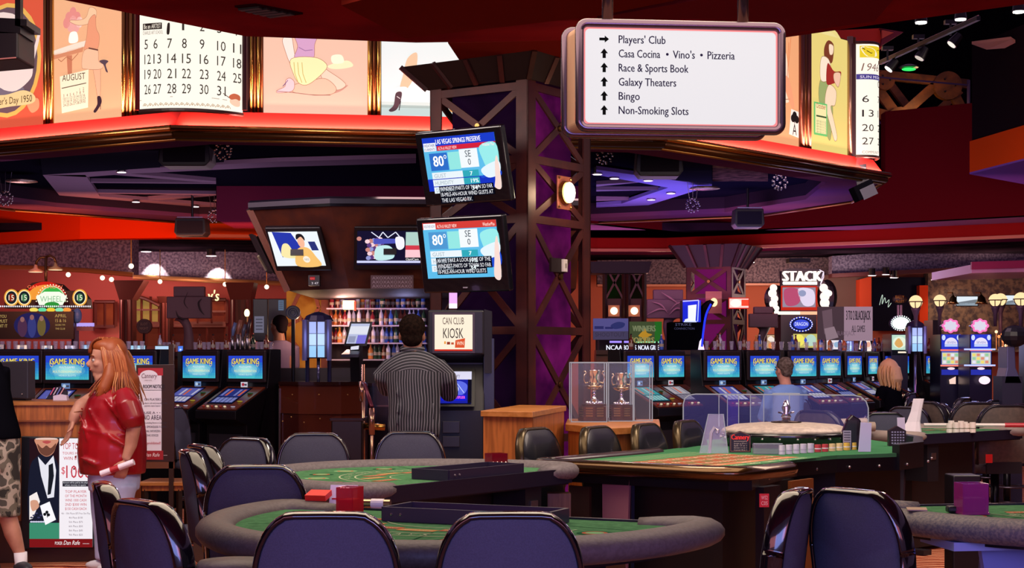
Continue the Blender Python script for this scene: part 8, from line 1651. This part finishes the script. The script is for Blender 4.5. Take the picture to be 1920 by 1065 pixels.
b.build('hair_strands', t, smooth=True, kind='stuff')
B(M('d8c070', .2, 1)).tube([L(147, 772, -.045)+Vector((.047*math.cos(a), .045*math.sin(a), .008*math.cos(a))) for a in [2*PI*i/16 for i in range(16)]], .003, 5, closed=True).build('bracelet', t)
q0, q1 = L(206, 884, -.245), L(266, 862, -.235); tt = thing('rolled_paper', 'rolled white leaflet with red print held in the hand of the red-haired person', 'paper', Vector(t.location)+q0)
B(M('e8e0ec', .6)).tube([Vector((0, 0, 0)), q1-q0], .031, 14, flat=.7).build('roll', tt, smooth=False); B(M('b02430', .6)).tube([(q1-q0)*.3, (q1-q0)*.55], .0315, 14, flat=.7).build('red_print', tt)
# --- man in the striped shirt from behind
dm = 10.25; t = person('person in a dark pinstriped shirt seen from behind at the kiosk', 777, dm); kx = dm/F
def L(px, py, y=0.0): return Vector(((px-777)*kx, y, EYE-(py-HY)*kx))
b = B(); hc = L(773, 628, 0); P_, rot = head(b, hc, (.1, 1, 0), 1.02)
b.tube([L(773, 640, -.005), L(774, 655, -.01), L(776, 670, -.01)], [.058, .06, .075], 14)
def arm(b, pts, rr): b.tube(pts, rr, 12)
aR = [L(818, 684, 0), L(838, 710, .02), L(841, 738, .1), L(830, 735, .3), L(826, 730, .36)]; aL = [L(736, 684, 0), L(717, 705, .02), L(722, 728, .12), L(745, 705, .3), L(752, 700, .34)]
arm(b, aR, [.05, .05, .045, .032, .026]); arm(b, aL, [.05, .05, .045, .032, .026]); hand(b, aR[-1], (-.2, 1, .1), (-1, 0, 0), (0, 0, -1), 20); hand(b, aL[-1], (.2, 1, .1), (1, 0, 0), (0, 0, -1), 20)
for x in (754, 800): b.tube([L(x, 800), L(x, 900), L(x, 1000), L(x, 1090)], [.08, .07, .055, .045], 12)
b.sph(L(777, 730), (.16, .1, .22), 12, 8); remesh(b, 'body', SKIN2, t, .009, 3)
def pinstripe():
    m = bpy.data.materials.new('mat_pinstripe'); m.use_nodes = True; nt = m.node_tree; bs = nt.nodes['Principled BSDF']; bs.inputs['Roughness'].default_value = .75
    tc = nt.nodes.new('ShaderNodeTexCoord'); sp_ = nt.nodes.new('ShaderNodeSeparateXYZ'); nt.links.new(tc.outputs['Object'], sp_.inputs[0])
    def mt(op, *a):
        n = nt.nodes.new('ShaderNodeMath'); n.operation = op
        for i, x in enumerate(a):
            if isinstance(x, (int, float)): n.inputs[i].default_value = x
            else: nt.links.new(x, n.inputs[i])
        return n.outputs[0]
    no = nt.nodes.new('ShaderNodeTexNoise'); no.inputs['Scale'].default_value = 3.5; nt.links.new(tc.outputs['Object'], no.inputs[0])
    wob = mt('MULTIPLY', mt('SUBTRACT', no.outputs['Fac'], .5), .05)
    v1 = mt('SINE', mt('MULTIPLY', mt('ADD', sp_.outputs[0], wob), 370)); 
    r = mt('ADD', sp_.outputs[2], mt('MULTIPLY', mt('POWER', mt('ABSOLUTE', sp_.outputs[0]), 2), 2.2)); v2 = mt('SINE', mt('MULTIPLY', r, 330))
    sel = mt('GREATER_THAN', mt('ADD', sp_.outputs[2], mt('MULTIPLY', mt('ABSOLUTE', sp_.outputs[0]), .12)), EYE-(692-HY)*kx)
    v = mt('ADD', mt('MULTIPLY', v1, mt('SUBTRACT', 1, sel)), mt('MULTIPLY', v2, sel)); g = mt('GREATER_THAN', v, .7)
    mx = nt.nodes.new('ShaderNodeMix'); mx.data_type = 'RGBA'; nt.links.new(g, mx.inputs[0]); mx.inputs[6].default_value = lin('15151f')+(1,); mx.inputs[7].default_value = lin('74727a')+(1,)
    nt.links.new(mx.outputs[2], bs.inputs['Base Color']); return m
PS = pinstripe(); b = B()
def ring_at(px0, px1, py, ry, yc=0, n=22): c = L((px0+px1)/2, py, yc); rx = (px1-px0)/2*kx; return [c+Vector((rx*math.cos(2*PI*j/n), ry*math.sin(2*PI*j/n), 0)) for j in range(n)]
b.loft([ring_at(756, 794, 657, .07), ring_at(742, 810, 664, .09), ring_at(727, 826, 674, .11), ring_at(722, 832, 690, .125), ring_at(724, 830, 715, .135), ring_at(728, 826, 745, .14), ring_at(729, 825, 775, .145), ring_at(727, 827, 800, .15), ring_at(730, 824, 818, .14)])
b.tube(aR[:4], [.062, .066, .06, .04], 14); b.tube(aL[:4], [.062, .066, .06, .04], 14)
for x, rr in ((745, .01), (765, .012), (790, .011), (812, .01)): b.tube([L(x, 720, -.125), L(x+3, 770, -.145), L(x-2, 815, -.14)], [.002, rr, .004], 8)
remesh(b, 'shirt', PS, t, .011, 4); B(PS).tube([L(773, 654, 0)+Vector((.066*math.cos(a), .062*math.sin(a), .006*math.sin(a))) for a in [2*PI*i/18 for i in range(18)]], .016, 8, closed=True).build('collar', t, smooth=True)
b = B(M('14141c', .8)); b.loft([ring_at(732, 822, 808, .13), ring_at(730, 824, 840, .13), ring_at(732, 822, 865, .12)])
for x in (754, 800): b.tube([L(x, 850), L(x, 950), L(x, 1085)], [.09, .075, .06], 12)
remesh(b, 'trousers', M('14141c', .8), t, .014, 3)
for x in (754, 800): q = L(x, 1000, .04); q.z = .04; B(M('0c0c10', .3)).sph(q, (.05, .13, .045), 14, 8).build('shoe', t, smooth=True)
HB = M('16100e', .7, alt='221814', tex='noise', scale=60, bump=.3); b = B(); b.sph(hc+Vector((0, -.018, .045)), (.086, .1, .092), 20, 14); b.sph(hc+Vector((0, -.05, -.02)), (.07, .055, .06), 16, 10); remesh(b, 'hair', HB, t, .01, 3)
# --- person cut by the left edge
dl = 11.15; t = person('person in a black top and camouflage shorts cut by the left edge', -8, dl); kx = dl/F
def L(px, py, y=0.0): return Vector(((px+8)*kx, y, EYE-(py-HY)*kx))
def ring_at(px0, px1, py, ry, yc=0, n=22): c = L((px0+px1)/2, py, yc); rx = (px1-px0)/2*kx; return [c+Vector((rx*math.cos(2*PI*j/n), ry*math.sin(2*PI*j/n), 0)) for j in range(n)]
b = B(); P_, rot = head(b, L(-50, 622), (.6, -.8, 0), 1.05); b.tube([L(-50, 640), L(-34, 690)], [.06, .08], 12); b.sph(L(-24, 740), (.09, .09, .2), 12, 8)
legr = [L(12, 900, -.02), L(14, 960, -.02), L(26, 1000, -.02), L(40, 1040, -.02)]; legl = [L(-28, 900, .1), L(-30, 960, .1), L(-30, 1010, .1), L(-30, 1052, .1)]
b.tube(legr, [.08, .062, .06, .036], 14); b.tube(legl, [.08, .062, .06, .036], 14)
b.tube([L(-55, 690), L(-68, 740), L(-66, 790, -.05)], [.05, .045, .03], 10); hand(b, L(-66, 790, -.05), (0, -.1, -1), (1, -.3, 0), (1, 0, 0), 20); b.tube([L(-4, 700, .05), L(-6, 740, .12), L(-8, 780, .1)], [.05, .045, .03], 10); hand(b, L(-8, 780, .12), (0, 0, -1), (0, -1, 0), (-1, 0, 0), 20)
remesh(b, 'body', SKIN, t, .009, 3); face_bits(P_, rot, t, 1.05)
b = B(); b.loft([ring_at(-62, -14, 660, .08), ring_at(-68, 2, 680, .12), ring_at(-60, 16, 720, .15), ring_at(-54, 26, 770, .16), ring_at(-52, 36, 805, .17), ring_at(-52, 39, 822, .17)]); b.tube([L(-52, 685), L(-66, 735)], [.075, .07], 12); b.tube([L(-4, 690, .05), L(-6, 740, .1)], [.07, .065], 12)
remesh(b, 'top', M('0c0c12', .8), t, .013, 4); b = B(M('12120c', .8)); b.sph(L(-51, 609), (.09, .1, .08), 16, 10); b.build('hair', t, smooth=True)
def camo():
    m = bpy.data.materials.new('mat_camouflage'); m.use_nodes = True; nt = m.node_tree; bs = nt.nodes['Principled BSDF']; bs.inputs['Roughness'].default_value = .9; tc = nt.nodes.new('ShaderNodeTexCoord'); no = nt.nodes.new('ShaderNodeTexNoise'); no.inputs['Scale'].default_value = 11; no.inputs['Detail'].default_value = 1.5; nt.links.new(tc.outputs['Object'], no.inputs[0])
    rp = nt.nodes.new('ShaderNodeValToRGB'); rp.color_ramp.interpolation = 'CONSTANT'; cr = rp.color_ramp; cr.elements[0].color = lin('2c2a26')+(1,); cr.elements[1].position = .45; cr.elements[1].color = lin('6a6658')+(1,)
    for p_, c in ((.52, 'a8a090'), (.6, '4c4a42')): e = cr.elements.new(p_); e.color = lin(c)+(1,)
    nt.links.new(no.outputs['Fac'], rp.inputs[0]); nt.links.new(rp.outputs[0], bs.inputs['Base Color']); return m
b = B(); b.loft([ring_at(-50, 36, 812, .15), ring_at(-52, 38, 850, .16), ring_at(-52, 38, 880, .15)]); b.tube([L(10, 860, -.02), L(13, 915, -.02), L(14, 968, -.02)], [.1, .1, .095], 14); b.tube([L(-28, 860, .1), L(-30, 968, .1)], [.1, .095], 14); remesh(b, 'shorts', camo(), t, .013, 3)
for lg, nm in ((legr, 1), (legl, 0)):
    q = lg[-1]; B(M('e8e4e8', .9)).tube([q+Vector((0, 0, .02)), q+Vector((.004, 0, -.05)), q+Vector((.008, -.02, -.07))], [.046, .044, .042], 12).build('sock', t, smooth=True)
    f_ = Vector((q.x+.03, q.y-.04, .04)); B(M('2a2830', .5)).sph(f_, (.055, .13, .045), 16, 10, Matrix.Rotation(R(35), 3, 'Z')).build('shoe', t, smooth=True); B(M('e8e8ee', .5)).sph(f_-Vector((0, 0, .028)), (.057, .132, .02), 16, 6, Matrix.Rotation(R(35), 3, 'Z')).build('shoe_sole', t, smooth=True)
# --- seated figures
def seated(label, px, d, ytop, f, shirt, hair, skin, lh=None, glasses=False, sw=.2, bare=False, hl=0):
    t = person(label, px, d); ztop = EYE-(ytop-HY)*d/F; f = Vector(f).normalized(); up = Vector((0, 0, 1)); sd = f.cross(up).normalized()
    def Q(a, dd, z): return sd*a+f*dd+up*z
    b = B(); hc = Q(0, .04, ztop-.12); P_, rot = head(b, hc, f, 1.0); zs = ztop-.3; b.tube([hc-up*.06, Q(0, 0, zs), Q(0, 0, zs-.05)], [.058, .062, .08], 12)
    arms = []
    for k in (-1, 1):
        ap = [Q(sw*.95*k, 0, zs-.03), Q((sw+.03)*k, .03, zs-.2), Q((sw+.02)*k, .12, zs-.33), Q(sw*.6*k, .34, zs-.24 if not bare else zs-.1)]
        b.tube(ap, [.05, .046, .04, .027], 12); hand(b, ap[-1], f+up*(.1), -sd*k, -up, 25); arms.append(ap)
        b.tube([Q(.1*k, 0, .62), Q(.12*k, .42, .62), Q(.12*k, .46, .3), Q(.12*k, .42, .1)], [.085, .065, .055, .04], 12)
    b.sph(Q(0, 0, .85), (.15, .12, .25), 12, 8); remesh(b, 'body', skin, t, .012, 3); face_bits(P_, rot, t)
    b = B(); R_ = lambda rx, ry, z, y=0: [Q(rx*math.cos(2*PI*j/20), y+ry*math.sin(2*PI*j/20), z) for j in range(20)]
    b.loft([R_(.07, .07, zs+.03), R_(sw*.8, .1, zs), R_(sw, .13, zs-.06), R_(sw*.98, .15, zs-.25), R_(sw*.95, .17, zs-.42), R_(sw*.95, .17, .62)])
    for ap in arms: b.tube(ap[:2] if bare else ap[:3], [.07, .062, .055][:2 if bare else 3], 12)
    remesh(b, 'shirt', shirt, t, .014, 4)
    b = B()
    for k in (-1, 1): b.tube([Q(.1*k, 0, .62), Q(.12*k, .42, .63), Q(.12*k, .46, .3), Q(.12*k, .42, .12)], [.1, .08, .065, .055], 12)
    remesh(b, 'trousers', M('1a1c28', .8), t, .016, 3)
    for k in (-1, 1): B(M('101014', .4)).sph(Q(.12*k, .5, .05), (.05, .12, .05), 12, 8, Matrix((sd, f, up)).transposed()).build('shoe', t, smooth=True)
    b = B(hair); b.sph(hc+Q(0, -.025, .05), (.085, .1, .088), 18, 12, Matrix((sd, f, up)).transposed())
    if hl:
        b.sph(hc+Q(0, -.03, .02), (.12, .12, .13), 18, 12, rot); b.tube([hc+Q(0, -.06, .04), hc+Q(0, -.08, -.1), hc+Q(0, -.07, -hl)], [.11, .125, .07], 14)
    else: b.sph(hc+Q(0, -.055, -.02), (.07, .05, .055), 14, 8, rot)
    remesh(b, 'hair', hair, t, .012, 2 if hl else 3)
    if hl:
        b = B(); rr = random.Random(9)
        for i in range(90):
            a = rr.uniform(-2.6, 2.6); b.m(rr.choice((hair, M('e0b878', .6), M('a87840', .6)))); b.tube([Vector(p) for p in spline([tuple(hc+Q(.03*math.sin(a), -.03, .15)), tuple(hc+Q(.12*math.sin(a), -.03-.12*math.cos(a), .04)), tuple(hc+Q(.14*math.sin(a)+rr.uniform(-.02, .02), -.04-.13*math.cos(a), -.08)), tuple(hc+Q(.1*math.sin(a)+rr.uniform(-.03, .03), -.06-.1*math.cos(a), -hl-rr.uniform(0, .05)))], 3, False)], .008, 5)
        b.build('hair_strands', t, smooth=True, kind='stuff')
    if glasses: B(M('2a2830', .3)).tube([P_(.08, -.01, .0), P_(.075, .06, .005), P_(.04, .1, 0), P_(-.04, .1, 0), P_(-.075, .06, .005), P_(-.08, -.01, 0)], .003, 5).build('glasses_frame', t)
    return t
seated('grey-haired person in a pale blue shirt seated at the right slot machines', 1474, 16.6, 672, (-.45, .9, 0), M('7aa0d8', .8), M('4a4038', .8, alt='6a6058', tex='noise', scale=40), SKIN, glasses=True)
seated('blonde person in a black top seated at the far slot machines, arm raised', 1668, 19.3, 677, (-.75, .65, 0), M('0c0c12', .8), M('d0ac78', .6), SKINP, bare=True, hl=.2, sw=.19)
def standing(label, px, d, ytop, f, shirt, hair, skin, zf=0):
    t = person(label, px, d, 0); ztop = EYE-(ytop-HY)*d/F; f = Vector(f).normalized(); up = Vector((0, 0, 1)); sd = f.cross(up).normalized()
    def Q(a, dd, z): return sd*a+f*dd+up*z
    b = B(); hc = Q(0, .02, ztop-.12); P_, rot = head(b, hc, f, 1.0); zs = ztop-.3; b.tube([hc-up*.06, Q(0, 0, zs-.05)], [.058, .075], 12); arms = []
    for k in (-1, 1):
        ap = [Q(.19*k, 0, zs-.03), Q(.23*k, .02, zs-.28), Q(.2*k, .18, zs-.42)]; arms.append(ap); b.tube(ap, [.05, .045, .028], 12); hand(b, ap[-1], f*.9-up*.2, -sd*k, -up, 25); b.tube([Q(.09*k, 0, zs-.6), Q(.1*k, 0, .45), Q(.1*k, 0, .08)], [.085, .06, .04], 12)
    b.sph(Q(0, 0, zs-.25), (.15, .1, .3), 12, 8); remesh(b, 'body', skin, t, .013, 3); face_bits(P_, rot, t)
    b = B(); R_ = lambda rx, ry, z: [Q(rx*math.cos(2*PI*j/20), ry*math.sin(2*PI*j/20), z) for j in range(20)]
    b.loft([R_(.07, .07, zs+.03), R_(.15, .1, zs), R_(.2, .12, zs-.07), R_(.18, .13, zs-.3), R_(.17, .13, zs-.55)])
    for ap in arms: b.tube(ap[:2], [.07, .06], 12)
    remesh(b, 'shirt', shirt, t, .015, 4); b = B()
    b.loft([R_(.165, .12, zs-.5), R_(.18, .13, zs-.65)])
    for k in (-1, 1): b.tube([Q(.09*k, 0, zs-.62), Q(.1*k, 0, .45), Q(.1*k, 0, .1)], [.1, .08, .065], 12)
    remesh(b, 'trousers', M('14141c', .8), t, .018, 3)
    for k in (-1, 1): B(M('101014', .4)).sph(Q(.1*k, .05, .05), (.05, .12, .05), 12, 8, Matrix((sd, f, up)).transposed()).build('shoe', t, smooth=True)
    b = B(hair); b.sph(hc+Q(0, -.025, .045), (.084, .098, .088), 18, 12, rot); b.sph(hc+Q(0, -.055, -.02), (.07, .05, .055), 14, 8, rot); remesh(b, 'hair', hair, t, .014, 3); return t
standing('dark-haired person in a grey-mauve shirt working behind the bar', 525, 17.55, 592, (-.7, .6, 0), M('6a5a74', .8), M('1c1418', .7), SKIN2)
standing('small distant person in a pink top beyond the far column', 1372, 25.5, 640, (-.7, -.7, 0), M('f0a0c8', .8), M('7a4030', .7), SKINP)
